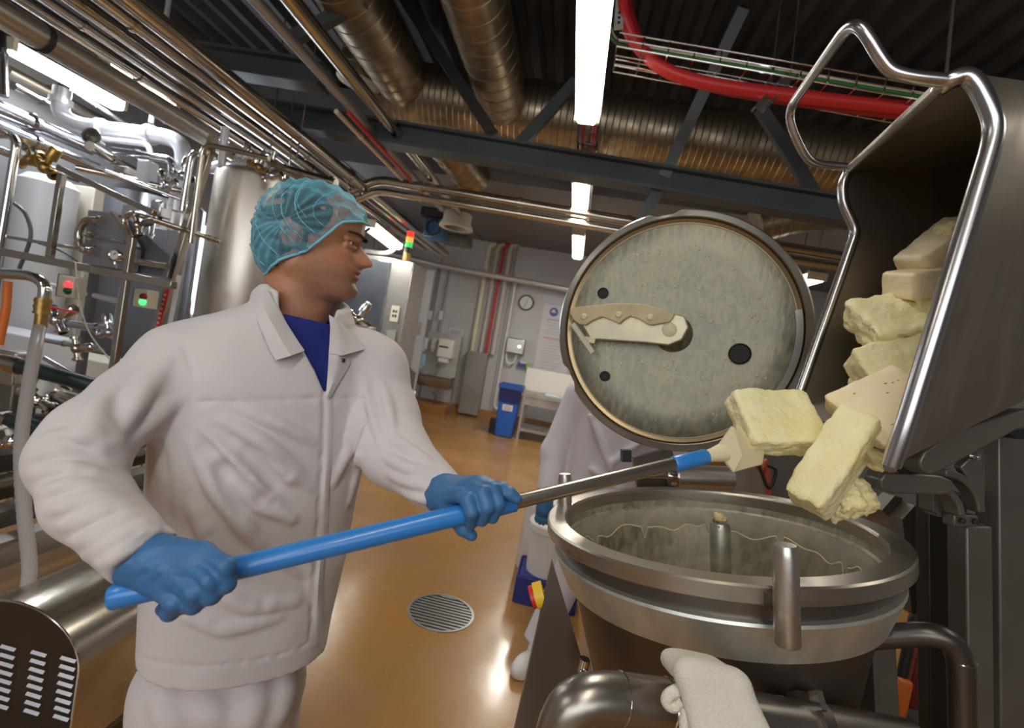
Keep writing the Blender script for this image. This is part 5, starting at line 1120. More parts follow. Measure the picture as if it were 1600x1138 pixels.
# grey casing, hoses and a red cable behind the rim
mb = MB(); mb.prism([C(1190, 700, 2.1), C(1260, 690, 2.1), C(1290, 1160, 2.1), C(1220, 1160, 2.1)], mv(0, 0.3, 0)); obj('drive_casing', mb, mat('grey_casing2', (0.20, 0.19, 0.17), 0.45, 0.3), None, 'grey drive casing behind the vat rim under the butter block', 'casing', bevel=0.01)
cable([C(1168, 715, 2.0), C(1188, 735, 2.0), C(1200, 765, 2.0), C(1212, 1240, 2.0)], 0.012, mat('orange_red_hose', (0.55, 0.10, 0.04), 0.4), 'orange-red hose behind the vat rim', 'hose')
cable([C(1186, 728, 1.97), C(1198, 760, 1.97), C(1206, 758, 1.97), C(1212, 735, 1.97), C(1200, 728, 1.97)], 0.007, M_blk, 'black cable loop behind the vat rim', 'cable')

# ================================================================== TIPPING BIN
DN, DF = 0.80, 1.30
near = [(1478, 128, DN), (1516, 114, DN-0.01), (1545, 165, DN-0.02), (1556, 206, DN-0.02), (1412, 672, DN), (1392, 728, DN+0.01)]
far = [(1240, 640, DF), (1338, 362, DF), (1318, 318, DF), (1316, 288, DF), (1328, 264, DF)]
loop = [C(*p) for p in near]+[C(*p) for p in far]
cm = sum(loop, Vector())/len(loop); cb = cm+cv(0.56, 0.08, -0.08)
E = [cb+(p-cm)*0.71 for p in loop]
bin_ = thing('tipping_bin', 'stainless tipping bin full of butter tilted over the vat', 'bin', min(loop, key=lambda p: p.z))
M_bin = mat('bin_steel', (0.42, 0.37, 0.31), 0.33, 0.93, var=0.3, scale=5, stretch=(3, 1, 1), rvar=0.15)
def shell(inset, cap=True):
    n = len(loop); P = [p+(cm-p).normalized()*inset for p in loop]; Q = [p+(cb-p).normalized()*inset for p in E]; return P, Q
mb = MB(); n = len(loop); NS = 6
rows = [[lerp(loop[i], E[i], k/NS) for i in range(n)]+[lerp(loop[0], E[0], k/NS)] for k in range(NS+1)]
# three walls and a floor as panels of their own: near side, far side, bottom chute, top
def wall(idx, name, th=0.004):
    mb = MB(); mb.grid([[lerp(loop[i], E[i], k/NS) for i in idx] for k in range(NS+1)], smooth=False, thick=th); return obj(name, mb, M_bin, bin_)
wall([0, 1, 2, 3, 4, 5], 'near_side'); wall([5, 6], 'bottom_chute'); wall([6, 7, 8, 9, 10], 'far_side'); wall([10, 0], 'back_wall')
mb = MB(); mb.add(E, [tuple(range(n))]); mb.prism(E, (cb-cm).normalized()*0.004); obj('base', mb, M_bin, bin_)
# rolled rim tube
mb = MB(); mb.pipe([C(1470, 136, DN+0.02)]+loop[0:6], 0.0145, 0.04, 16); obj('near_rim', mb, mat('bin_rim_steel', (.52, .50, .50), .24, .97), bin_)
mb = MB(); mb.pipe(loop[6:11], 0.013, 0.02, 14); obj('far_rim', mb, MATS['bin_rim_steel'], bin_)
mb = MB(); mb.tube([loop[10], loop[0]], 0.0115, 14); obj('back_rim', mb, M_steel2, bin_)
mb = MB(); mb.tube([loop[5], loop[6]], 0.012, 14); obj('lip_rim', mb, M_pol, bin_)
hp = [(1479, 126, .80), (1419, 120, .81), (1389, 110, .82), (1371, 84, .82), (1353, 52, .82), (1338, 39, .83), (1321, 46, .86), (1240, 160, 1.22), (1233, 178, 1.25), (1238, 202, 1.26), (1258, 244, 1.28), (1274, 257, 1.29), (1325, 261, 1.30)]
mb = MB(); mb.pipe([C(*p) for p in hp], 0.0105, 0.03, 14); obj('push_handle', mb, MATS['bin_rim_steel'], bin_)
# ------------------------------------------------------------------ bin hoist
ho = thing('bin_hoist', 'grey steel lifting column with two curved bin arms', 'hoist', C(1540, 1500, 1.12))
def post(x0, x1, y0, d, th, m, nm): 
    a = C((x0+x1)/2, y0, d); b = C((x0+x1)/2+8, 1560, d); w = (x1-x0)/760*d
    mb = MB(); mb.bar(a, b, w, th, up=mv(0, 1, 0)); return obj(nm, mb, m, ho, bevel=0.004)
post(1494, 1534, 818, 1.10, 0.05, M_dsteel, 'inner_rail'); post(1540, 1584, 668, 1.16, 0.06, M_dsteel, 'main_post'); post(1589, 1660, 640, 1.20, 0.06, M_dsteel, 'outer_post')
post(1440, 1500, 770, 1.24, 0.04, M_dsteel2, 'back_post'); post(1530, 1592, 690, 1.30, 0.03, M_dsteel2, 'web_plate')
def arm_plate(pts, d, th, nm, m=M_dsteel):
    mb = MB(); mb.prism([C(x, y, d) for x, y in pts], mv(0, th, 0)); return obj(nm, mb, m, ho, bevel=0.004)
arm_plate([(1440, 735), (1436, 722), (1444, 706), (1490, 676), (1600, 640), (1640, 640), (1640, 665), (1590, 672), (1470, 737), (1455, 744)], 0.90, 0.05, 'upper_arm')
arm_plate([(1378, 765), (1375, 750), (1384, 738), (1470, 744), (1490, 752), (1488, 772), (1470, 774), (1395, 772)], 1.02, 0.05, 'lower_arm')
def arcplate(c, r0, r1, a0, a1, d, nm, th=0.04):
    A = [math.radians(lerp(a0, a1, k/14)) for k in range(15)]
    pts = [(c[0]+r1*math.cos(a), c[1]-r1*math.sin(a)) for a in A]+[(c[0]+r0*math.cos(a), c[1]-r0*math.sin(a)) for a in reversed(A)]
    return arm_plate(pts, d, th, nm)
arcplate((1458, 808), 42, 52, 0, 90, 1.03, 'curved_rib'); arcplate((1475, 800), 54, 66, -2, 88, 1.06, 'curved_rib'); arcplate((1458, 808), 8, 42, 0, 90, 1.09, 'curved_web')
arm_plate([(1490, 804), (1530, 806), (1530, 824), (1490, 824)], 1.06, 0.03, 'clamp_block')
for px, py in ((1503, 814), (1523, 815)):
    q = C(px, py, 1.055); mb = MB(); mb.lathe(q, [(0.006, 0), (0.006, 0.004), (0.001, 0.005)], rot_to(mv(0, -1, 0)), 10); obj('bolt', mb, M_dsteel2, ho)
q = C(1521, 713, 1.05); arm_plate([(1500, 730), (1530, 700), (1540, 700), (1540, 790), (1520, 760)], 1.07, 0.02, 'gusset')
mb = MB(); mb.lathe(q, [(0.009, 0), (0.009, 0.008), (0.001, 0.010)], rot_to(mv(0, -1, 0)), 12); obj('bolt', mb, M_pol, ho)
mb = MB(); mb.sphere(C(1420, 722, 1.0), (0.03, 0.03, 0.025)); mb.tube([C(1405, 726, 1.02), C(1445, 716, 1.02)], 0.02, 12); obj('pivot', mb, M_blk, ho)
q = C(1595, 665, 1.05); mb = MB(); mb.cyl(q, q+mv(0, 0.08, 0), 0.03, 16); obj('pivot', mb, M_blk, ho)
mb = MB(); mb.box(C(1600, 775, 1.15), (0.06, 0.03, 0.12), MR); obj('latch_box', mb, M_dsteel2, ho)
# two angled steel brackets by the rim
for i, (pts, d) in enumerate((([(1378, 798), (1398, 775), (1410, 778), (1410, 800), (1392, 810)], 1.45), ([(1410, 812), (1430, 790), (1440, 792), (1440, 960), (1425, 960)], 1.40))):
    mb = MB(); mb.prism([C(x, y, d) for x, y in pts], mv(0, 0.05, 0)); obj('stop_bracket', mb, M_dsteel, None, ['small angled steel stop bracket at the vat rim', 'long angled steel bracket reaching down beside the vat rim'][i], 'bracket')
# ================================================================== THE WORKER
M_cloth = mat('white_workwear', (0.645, 0.60, 0.60), 0.85, var=0.05, scale=7, bump=0.32, bscale=17)
M_glove = mat('blue_nitrile', (0.05, 0.175, 0.39), 0.48, var=0.18, scale=22, bump=0.12, bscale=140)
M_shirt = mat('royal_blue_shirt', (0.012, 0.022, 0.20), 0.85, bump=0.2, bscale=300)
def skin_mat():
    m = bpy.data.materials.new('skin'); m.use_nodes = True; nt = m.node_tree; b = nt.nodes['Principled BSDF']
    a = nd(nt, 'ShaderNodeVertexColor'); a.layer_name = 'tone'
    n = nd(nt, 'ShaderNodeTexNoise'); n.inputs['Scale'].default_value = 40; n.inputs['Detail'].default_value = 6
    mx = nd(nt, 'ShaderNodeMix', data_type='RGBA', blend_type='MULTIPLY'); mx.inputs[0].default_value = 0.35
    nt.links.new(a.outputs[0], mx.inputs[6]); nt.links.new(n.outputs[0], mx.inputs[7]); nt.links.new(mx.outputs[2], b.inputs['Base Color'])
    b.inputs['Roughness'].default_value = 0.48; b.inputs['Subsurface Weight'].default_value = 0.12; b.inputs['Subsurface Radius'].default_value = (0.012, 0.005, 0.003); b.inputs['Subsurface Scale'].default_value = 0.5
    return m
M_skin = skin_mat()
M_hair = mat('dark_brown_hair', (0.028, 0.020, 0.014), 0.55, bump=0.8, bscale=180, stretch=(1, 1, 0.3))
foot0 = C(350, 1055, 0.99); foot0.z = 0
man = thing('person', 'worker in white jacket, blue hair net and blue gloves pushing a pole', 'person', foot0)

# ---- jacket
jk = SDF((-0.84, -0.70, -1.30), (-0.06, 0.16, -0.52), 0.004)
Hm = cc(352, 1058, 0.985); Nk = cc(485, 478, 1.0); A_ = unit(Nk-Hm); S_ = unit([0.776, 0, -0.63]); S_ = unit(S_-A_*S_.dot(A_)); F_ = np.cross(S_, A_); F_ = F_ if F_[2] > 0 else -F_
def row(px, py, d, a, b): q = cc(px, py, d)-Hm; return (q.dot(A_), q.dot(S_), q.dot(F_), a, b)
jk.loft(Hm, A_, S_, F_, [row(374, 1008, .985, .170, .130), row(380, 960, .985, .174, .130), row(396, 860, .988, .186, .132), row(408, 760, .99, .194, .134), row(424, 660, .995, .204, .136),
                         row(434, 600, 1.0, .214, .134), row(446, 556, 1.0, .196, .118), row(458, 522, 1.0, .155, .098), row(470, 496, 1.0, .105, .082), row(478, 478, 1.0, .080, .072)], p=2.25)
ra = [cc(312, 566, .915), cc(285, 578, .90), cc(212, 628, .825), cc(143, 682, .760), cc(122, 720, .742), cc(140, 785, .702), cc(227, 871, .665)]
jk.chain(ra, [.078, .079, .059, .056, .058, .050, .044], 0.024, flat_b=True)
la = [cc(560, 566, 1.08), cc(578, 580, 1.09), cc(600, 655, 1.05), cc(618, 708, 0.99), cc(702, 779, .880)]
jk.chain(la, [.076, .080, .072, .066, .040], 0.026, flat_b=True)
# big soft folds: (pixels, radius, how proud, blend)
for pts, r, pr in [
    # right upper arm and elbow
    ([(262, 560), (225, 610), (190, 650), (160, 672)], .022, .010), ([(285, 620), (245, 650), (215, 690)], .020, .009), ([(148, 640), (168, 690), (205, 728)], .018, .011), ([(115, 655), (150, 690), (185, 720)], .014, .008),
    ([(180, 600), (150, 640), (125, 680)], .018, .008), ([(240, 600), (205, 650), (185, 690)], .012, .007),
    # right forearm wrinkles
    ([(62, 690), (95, 680), (130, 684)], .010, .007), ([(42, 716), (85, 705), (140, 712)], .011, .008), ([(44, 742), (95, 732), (160, 738)], .010, .008), ([(56, 770), (105, 758), (170, 762)], .011, .008),
    ([(74, 797), (120, 786), (190, 775)], .011, .008), ([(92, 825), (138, 810), (208, 786)], .011, .008), ([(108, 850), (155, 836), (220, 798)], .010, .007), ([(128, 872), (172, 850), (232, 812)], .009, .006), ([(150, 885), (190, 868), (235, 835)], .007, .005),
    # chest and flank folds fanning from the armpit
    ([(318, 668), (365, 720), (420, 775), (455, 815)], .017, .009), ([(300, 690), (335, 760), (395, 840), (450, 880)], .018, .010), ([(345, 655), (410, 690), (475, 745)], .015, .008), ([(380, 640), (430, 660), (490, 690)], .012, .006),
    ([(352, 740), (400, 790), (465, 815)], .012, .007), ([(398, 705), (440, 740), (490, 765)], .011, .006), ([(295, 780), (330, 850), (380, 900)], .016, .007), ([(320, 915), (390, 950), (470, 940)], .016, .006),
    ([(280, 960), (350, 985), (440, 965)], .014, .005), ([(470, 860), (488, 900), (500, 960)], .013, .006), ([(430, 860), (455, 890), (478, 900)], .010, .005), ([(560, 640), (545, 700), (520, 760)], .012, .006), ([(575, 660), (560, 720), (545, 790)], .010, .006),
    # left shoulder and sleeve
    ([(592, 590), (606, 640), (612, 690)], .014, .008), ([(570, 600), (585, 650), (600, 700)], .012, .007), ([(610, 680), (640, 705), (672, 720)], .010, .007), ([(600, 712), (640, 735), (682, 742)], .011, .008), ([(606, 742), (645, 756), (686, 762)], .010, .007), ([(625, 770), (655, 778), (688, 784)], .008, .006)]:
    fk = 0.62+0.5*((pts[0][0]*7+pts[0][1]*3) % 10)/10 if pts[-1][0] < 240 and r < .0115 else (0.75 if pts[-1][0] < 230 else 1.25)
    jk.stroke(pts, r*.8, pr*fk, 0.009)
for pts, r in [([(172, 700), (195, 722), (212, 742)], .010), ([(310, 690), (345, 745), (385, 790)], .010), ([(330, 672), (380, 715), (430, 760)], .008), ([(250, 700), (262, 760), (262, 830)], .010), ([(585, 600), (595, 640), (600, 690)], .007), ([(350, 730), (398, 775), (440, 800)], .007)]:
    jk.stroke(pts, r, -r*0.45, 0.012, op='cut')
# seams: yoke, armhole, placket edge, hem stitching (shallow grooves)
def seam(pts, r=0.0042): jk.stroke(pts, r, r*0.35, 0.003, op='cut', taper=False)
seam([(298, 630), (340, 627), (380, 628), (430, 625), (470, 624), (503, 622)]); seam([(520, 622), (550, 622), (580, 624)])
seam([(290, 545), (300, 570), (303, 600), (298, 640), (288, 680)], 0.0045)
seam([(506, 615), (506, 660), (503, 710), (500, 760), (497, 810), (494, 860), (490, 910), (487, 960), (484, 1000)], 0.0050)
seam([(215, 1028), (270, 1040), (330, 1042), (400, 1032), (450, 1020), (486, 1004)], 0.0036)
seam([(196, 858), (212, 852), (240, 828)], 0.004); seam([(672, 752), (676, 772), (678, 792)], 0.0035)
# collar stand round the neck, open V at the front
NBc = cc(474, 492, 1.02)
def neck_ring(a, r, dz=0.0): return NBc+S_*r*1.0*math.cos(a)+F_*r*0.95*math.sin(a)+A_*(dz-0.022*math.sin(a))
for k in range(26):
    a0 = math.radians(118+k*11.5); a1 = math.radians(118+(k+1)*11.5)            # leaves the front open
    jk.cone(neck_ring(a0, .086, .012), neck_ring(a1, .086, .012), .014, .014, .012)
    jk.cone(neck_ring(a0, .082, .034), neck_ring(a1, .082, .034), .009, .009, .008)
jk.cone(NBc-A_*0.05, NBc+A_*0.12, .070, .076, .006, 'cut')
jk0 = jk.D.copy()
sl, G = jk.sub(cc(430, 640, 1.02)-np.array([.0, .0, .0]), cc(540, 470, .86)+np.array([.02, .02, .0]))
dep = -G[2]; PX = CX+F*G[0]/dep; PY = CY-F*G[1]/dep
vx = np.interp(PY.ravel(), [480, 505, 545, 580, 614], [482, 484, 493, 502, 508]).reshape(PY.shape); vw = np.interp(PY.ravel(), [480, 505, 545, 580, 614, 616], [46, 36, 21, 10, 2, -30]).reshape(PY.shape)
jk.D[sl] = np.maximum(jk.D[sl], np.minimum((vw-np.abs(PX-vx))*.0013, 1.0-dep)).astype(np.float32)
jacket = jk.to_obj('jacket', M_cloth, man, smooth=1)
def jhit(px, py, off=0.0):
    p = jk.hit(px, py)
    if p is None: return None
    n = jk.normal(p); return CAM+RW @ Vector(p+n*off)
# ---- collar, front opening, placket
def patch(poly_rows, off, thick, name, m, parent, nu=14, nv=10, lift=None):
    """sheet laid on the jacket: two or more pixel polylines joined by straight lines"""
    def along(pl, t):
        k = t*(len(pl)-1); i = min(int(k), len(pl)-2); f = k-i; return (lerp(pl[i][0], pl[i+1][0], f), lerp(pl[i][1], pl[i+1][1], f))
    rows = []; last = None
    for j in range(nv+1):
        v = j/nv; r = []
        for i in range(nu+1):
            u = i/nu; k = v*(len(poly_rows)-1); a = min(int(k), len(poly_rows)-2); f = k-a
            p, q = along(poly_rows[a], u), along(poly_rows[a+1], u); x, y = lerp(p[0], q[0], f), lerp(p[1], q[1], f)
            h = jhit(x, y, off+(lift(u, v) if lift else 0)); h = h or last or C(x, y, 0.95); last = h; r.append(h)
        rows.append(r)
    mb = MB(); mb.grid(rows, thick=thick); return obj(name, mb, m, parent)

cl_l_in = [(418, 452), (430, 476), (448, 506), (463, 531), (475, 548)]; cl_l_out = [(398, 464), (402, 496), (412, 521), (422, 545), (431, 562)]
# ---- head, neck (one continuous skin) -----------------------------------------------------------------
HO = np.array(_cr(478, 377))*1.02                                 # between the ears
up_c = np.array(RW.transposed() @ Vector((0, 0, 1))); fx = np.array(RW.transposed() @ Vector((math.cos(math.radians(17)), math.sin(math.radians(17)), 0))); fx = unit(fx-up_c*fx.dot(up_c)*1.0)
lf = np.cross(up_c, fx)                                           # towards his left
HM = Matrix((Vector(fx), Vector(lf), Vector(up_c))).transposed()  # head frame -> camera space
HW = RW @ HM; HOW = CAM+RW @ Vector(HO)
def hw(x, y, z): return HOW+HW @ Vector((x, y, z))
hd_ = SDF((-0.16, -0.13, -0.25), (0.17, 0.13, 0.14), 0.0024, origin=HOW, R=HW)
X, Y, Z = np.meshgrid(*hd_.ax, indexing='ij', sparse=True)
zf = [-.118, -.112, -.104, -.094, -.084, -.074, -.067, -.060, -.054, -.050, -.045, -.038, -.030, -.015, 0, .012, .022, .032, .045, .06, .075, .09, .103, .112, .1165]
xf = [.060, .092, .107, .1150, .1165, .1140, .1125, .1120, .1125, .1130, .1130, .1125, .1090, .1060, .1000, .0975, .1040, .1110, .1125, .1120, .106, .092, .070, .042, .010]
zb = [-.118, -.10, -.07, -.04, 0, .03, .06, .085, .103, .112, .1165]; xb = [.03, .012, -.030, -.068, -.085, -.092, -.086, -.068, -.042, -.018, .002]
zw = [-.118, -.105, -.085, -.06, -.03, 0, .03, .06, .085, .103, .112, .1165]; ww = [.018, .038, .050, .060, .067, .071, .073, .071, .058, .038, .022, .004]
fi = lambda z, a, b: np.interp(z.ravel(), a, b).reshape(z.shape)
nz_ = fi(Z, [-.042, -.034, -.029, -.024, -.018, -.008, .004, .016, .026, .034], [0, .012, .028, .034, .0345, .0285, .0195, .0100, .004, 0])
ns_ = fi(Z, [-.040, -.030, -.020, -.008, .01, .03], [.011, .0145, .0135, .0100, .0080, .0090])
XF = fi(Z, zf, xf); XB = fi(Z, zb, xb); WW = fi(Z, zw, ww)
FX = XF + nz_*np.exp(-(Y/ns_)**2) + 0.004*np.exp(-((Z-.03)/.009)**2)*np.exp(-((np.abs(Y)-.03)/.02)**2) - 0.009*np.exp(-((Z-.010)/.010)**2)*np.exp(-((np.abs(Y)-.032)/.013)**2) + 0.004*np.exp(-((Z+.012)/.016)**2)*np.exp(-((np.abs(Y)-.045)/.018)**2)
lipw = np.exp(-(Y/.024)**4)
FX = FX + lipw*(.0062*np.exp(-((Z+.0440)/.0042)**2)+.0052*np.exp(-((Z+.0575)/.0052)**2)-.0035*np.exp(-((Z+.0508)/.0022)**2)-.003*np.exp(-((Z+.069)/.006)**2))+.003*np.exp(-((Z+.086)/.010)**2)*np.exp(-(Y/.02)**2)
FX = FX + .004*np.exp(-((Z+.026)/.006)**2)*np.exp(-((np.abs(Y)-.012)/.006)**2)
XC = (XF*0.42+XB*0.58); x0 = X-XC; e = np.where(x0 > 0, 2.55, 2.0); La = np.where(x0 > 0, FX-XC, XC-XB)
n_ = (np.abs(x0/np.maximum(La, .004))**e+np.abs(Y/np.maximum(WW, .004))**e)**(1/e); d_ = (n_-1)*np.minimum(np.maximum(La, .004), np.maximum(WW, .004))
d_ = np.maximum(d_, np.maximum(Z-.1165, -.118-Z)); hd_.D[:] = np.minimum(hd_.D, d_.astype(np.float32))
# neck, ears
hd_.chain([np.array([-.010, 0, -.03]), np.array([-.004, 0, -.10]), np.array([-.012, 0, -.22])], [.056, .054, .060], 0.03)
hd_.chain([np.array([.036, 0, -.085]), np.array([.012, 0, -.16]), np.array([.006, 0, -.22])], [.038, .044, .052], 0.03)
hd_.cone(np.array([.062, -.022, -.088]), np.array([.000, -.052, -.055]), .016, .018, .02); hd_.cone(np.array([.062, .022, -.088]), np.array([.000, .052, -.055]), .016, .018, .02)
for s in (-1, 1):
    hd_.ell([-.012, s*.073, .004], (.019, .008, .031), None, .006); hd_.ell([-.008, s*.084, .004], (.011, .008, .020), None, .004, 'cut')
    hd_.cone(np.array([-.026, s*.079, .018]), np.array([-.018, s*.080, -.02]), .005, .005, .004)
    hd_.cone(np.array([.104, s*.020, .0185]), np.array([.089, s*.046, .0150]), .0062, .0055, .005); hd_.cone(np.array([.102, s*.022, .0020]), np.array([.089, s*.044, .0030]), .0052, .005, .005)
def tones(V):
    base = np.array([0.50, 0.225, 0.125]); c = np.tile(base, (len(V), 1)); x, y, z = V.T
    def mixc(w, col): nonlocal c; c = c*(1-w[:, None])+np.array(col)*w[:, None]
    st = np.clip((-z-.030)/.03, 0, 1)*np.clip((x-.005)/.03, 0, 1)*np.clip((z+.135)/.02, 0, 1); mixc(0.55*st, (0.25, 0.14, 0.09))
    mu = np.exp(-((z+.036)/.006)**2)*np.clip((x-.09)/.01, 0, 1)*(np.abs(y) < .03); mixc(0.35*mu, (0.26, 0.15, 0.09))
    ck = np.exp(-((z+.018)/.022)**2-((np.abs(y)-.045)/.022)**2)*np.clip((x-.05)/.02, 0, 1); mixc(0.35*ck, (0.62, 0.23, 0.12))
    ns = np.exp(-((z+.015)/.018)**2)*np.clip((x-.118)/.012, 0, 1); mixc(0.4*ns, (0.64, 0.26, 0.15))
    lp_ = ((z < -.0435) & (z > -.062) & (np.abs(y) < .024) & (x > .098)); mixc(0.75*lp_.astype(float), (0.42, 0.10, 0.075))
    er = ((np.abs(y) > .071) & (x < .012) & (x > -.04) & (z > -.035)); mixc(0.45*er.astype(float), (0.60, 0.21, 0.13))
    hl = np.clip((z-.052)/.02, 0, 1); mixc(0.0*hl, base)
    return c
body = hd_.to_obj('body', M_skin, man, smooth=2, colors=tones)
for s in (-1, 1):
    mb = MB(); mb.sphere(hw(.0880, s*.0315, .0115), 0.0122, HW, 16, 12); ey = obj('eye', mb, mat('eye_white', (0.62, 0.56, 0.50), 0.25), man)
    mb = MB(); q = hw(.0880, s*.0315, .0115); dv = HW @ Vector((0.97, -0.20, -0.08)).normalized(); mb.sphere(q+dv*0.0072, (.0058, .0058, .0058), None, 12, 8); obj('iris', mb, mat('dark_iris', (0.03, 0.022, 0.018), 0.2), ey)
    rows = []
    for i in range(9):
        u = i/8; yy = s*lerp(.012, .052, u); xx = lerp(.1165, .0915, u**1.5)+.003; zz = lerp(.0270, .0315, math.sin(u*2.6)); hgt = lerp(.0046, .0022, u); rows.append([hw(xx-.004, yy, zz-hgt), hw(xx+.0006, yy, zz), hw(xx-.004, yy, zz+hgt)])
    mb = MB(); mb.grid(rows, thick=0.002); obj('eyebrow', mb, mat('brow_hair', (0.06, 0.035, 0.02), 0.7, bump=0.6, bscale=300), man)
# ---- hair under the net
hr = SDF((-0.14, -0.11, -0.13), (0.13, 0.11, 0.14), 0.003, origin=HOW, R=HW)
hr.ell([.010, 0, .024], (.100, .080, .094), None, 0); hr.ell([-.030, 0, -.02], (.064, .068, .070), None, .03)
X, Y, Z = np.meshgrid(*hr.ax, indexing='ij', sparse=True)
cutp = np.maximum((X-0.074)+0.35*(Z-.075)*0+np.maximum(.078-Z, 0)*0.52, -(Z+.085)+0*X)     # hairline at the forehead and temple
ear = 0.024-np.sqrt((X+.010)**2+(Z-.0)**2+0*Y); hr.D = np.maximum(hr.D, np.maximum(cutp, np.where(np.abs(Y) > .05, ear, -1))).astype(np.float32)
side = (X-0.020)+0*Y; hr.D = np.maximum(hr.D, np.where((Z < .01)+0*X+0*Y > 0, side, -1)).astype(np.float32)
hr.noise(.0025, 160); hair = hr.to_obj('hair', M_hair, man, smooth=1)
# ---- bouffant hair net: a thin gathered veil
def net_mat():
    m = bpy.data.materials.new('blue_net'); m.use_nodes = True; nt = m.node_tree; L = nt.links; out = nt.nodes['Material Output']; b = nt.nodes['Principled BSDF']
    b.inputs['Base Color'].default_value = (0.16, 0.47, 0.60, 1); b.inputs['Roughness'].default_value = 0.7
    tr = nd(nt, 'ShaderNodeBsdfTransparent'); mx = nd(nt, 'ShaderNodeMixShader'); tc = nd(nt, 'ShaderNodeTexCoord'); mp_ = nd(nt, 'ShaderNodeMapping')
    mp_.inputs['Rotation'].default_value = (0.3, 0.75, 0.15); mp_.inputs['Scale'].default_value = (4, 13, 17); L.new(tc.outputs['Object'], mp_.inputs[0])
    n = nd(nt, 'ShaderNodeTexNoise'); n.inputs['Scale'].default_value = 1.0; n.inputs['Detail'].default_value = 3; n.inputs['Distortion'].default_value = 0.6; L.new(mp_.outputs[0], n.inputs[0])
    ab = nd(nt, 'ShaderNodeMath', operation='SUBTRACT'); ab.inputs[1].default_value = 0.5; L.new(n.outputs[0], ab.inputs[0]); a2 = nd(nt, 'ShaderNodeMath', operation='ABSOLUTE'); L.new(ab.outputs[0], a2.inputs[0])
    mr = nd(nt, 'ShaderNodeMapRange'); mr.inputs[1].default_value = 0.0; mr.inputs[2].default_value = 0.10; mr.inputs[3].default_value = 0.50; mr.inputs[4].default_value = 0.22; L.new(a2.outputs[0], mr.inputs[0])
    lw = nd(nt, 'ShaderNodeLayerWeight'); lw.inputs[0].default_value = 0.35; ad = nd(nt, 'ShaderNodeMath', operation='ADD', use_clamp=True); ml = nd(nt, 'ShaderNodeMath', operation='MULTIPLY'); ml.inputs[1].default_value = 0.55
    L.new(lw.outputs['Facing'], ml.inputs[0]); L.new(ml.outputs[0], ad.inputs[0]); L.new(mr.outputs[0], ad.inputs[1])
    L.new(ad.outputs[0], mx.inputs[0]); L.new(tr.outputs[0], mx.inputs[1]); L.new(b.outputs[0], mx.inputs[2]); L.new(mx.outputs[0], out.inputs[0]); return m
M_net = net_mat()
nt_ = SDF((-0.15, -0.13, -0.13), (0.15, 0.13, 0.15), 0.003, origin=HOW, R=HW)
nt_.ell([.014, 0, .034], (.112, .092, .091), None, 0); nt_.ell([-.028, 0, -.018], (.070, .084, .080), None, .03)
edge_p = [(-.058, -.088), (-.0215, -.056), (.022, -.030), (.054, .004), (.082, .040), (.120, .056)]                        # (forward, up) along the elastic
X, Y, Z = np.meshgrid(*nt_.ax, indexing='ij', sparse=True)
th = np.arctan2(Z-.02+0*X, X+.02+0*Z); fold = .0035*np.sin(9*th+70*Y+3*np.sin(40*Y+5*th))*np.clip(1.2-np.abs(th-2.2)/2.6, .2, 1)+.002*np.sin(22*th-110*Y)
nt_.D = (nt_.D+fold.astype(np.float32)).astype(np.float32)
ex_, ez_ = [q[0] for q in edge_p], [q[1] for q in edge_p]
net = nt_.to_obj('hair_net', M_net, man, smooth=1, keep=lambda V: (V[:, 2] > np.interp(V[:, 0], ex_, ez_)) & (V[:, 0] > -.2))
# elastic edge and gathered folds that lie on the veil
def net_pt(x, z, side=-1, off=0.0012):
    ys = np.linspace(.125, 0.0, 90); P = np.stack([np.full(90, x), side*ys, np.full(90, z)], 1); v = nt_.sample(P); i = np.argmax(v < 0)
    return None if v[i] >= 0 else hw(x, side*(ys[i]+off), z)
for s in (-1, 1):
    P = [net_pt(lerp(-.060, .118, k/24), np.interp(lerp(-.060, .118, k/24), ex_, ez_)+.002, s) for k in range(25)]; P = [p for p in P if p]
    mb = MB(); mb.tube(P, 0.0028, 8); obj('elastic_edge', mb, mat('elastic_blue', (0.18, 0.50, 0.62), 0.7), net)
mf = mat('fold_blue', (0.19, 0.50, 0.60), 0.75)
for i, pts in enumerate([[(.055, .105), (.03, .07), (.03, .04), (.055, .022)], [(.0, .11), (-.01, .07), (.005, .03), (.04, .006)], [(-.045, .095), (-.05, .05), (-.03, .01), (.005, -.02)], [(-.08, .06), (-.085, .02), (-.06, -.02), (-.02, -.05)], [(.085, .095), (.07, .075), (.07, .05), (.085, .04)], [(-.1, .02), (-.1, -.02), (-.08, -.05), (-.05, -.072)], [(.02, .118), (.0, .095), (-.005, .06), (.02, .03)], [(-.02, .10), (-.035, .06), (-.02, .02), (.02, -.01)]]):
    P = []; pv = [Vector((a, b, 0)) for a, b in pts]
    for j in range(len(pv)-1):
        p0, p1, p2, p3 = pv[max(j-1, 0)], pv[j], pv[j+1], pv[min(j+2, len(pv)-1)]
        for k in range(8):
            t = k/8; w = 0.5*((2*p1)+(p2-p0)*t+(2*p0-5*p1+4*p2-p3)*t*t+(3*p1-p0-3*p2+p3)*t**3); q = net_pt(w.x, w.y, -1, .0)
            if q: P.append(q)
    if len(P) > 3: mb = MB(); mb.tube(P, [0.0004]+[0.0008+.0004*(i % 2)]*(len(P)-2)+[0.0004], 6); obj('gather', mb, mf, net)
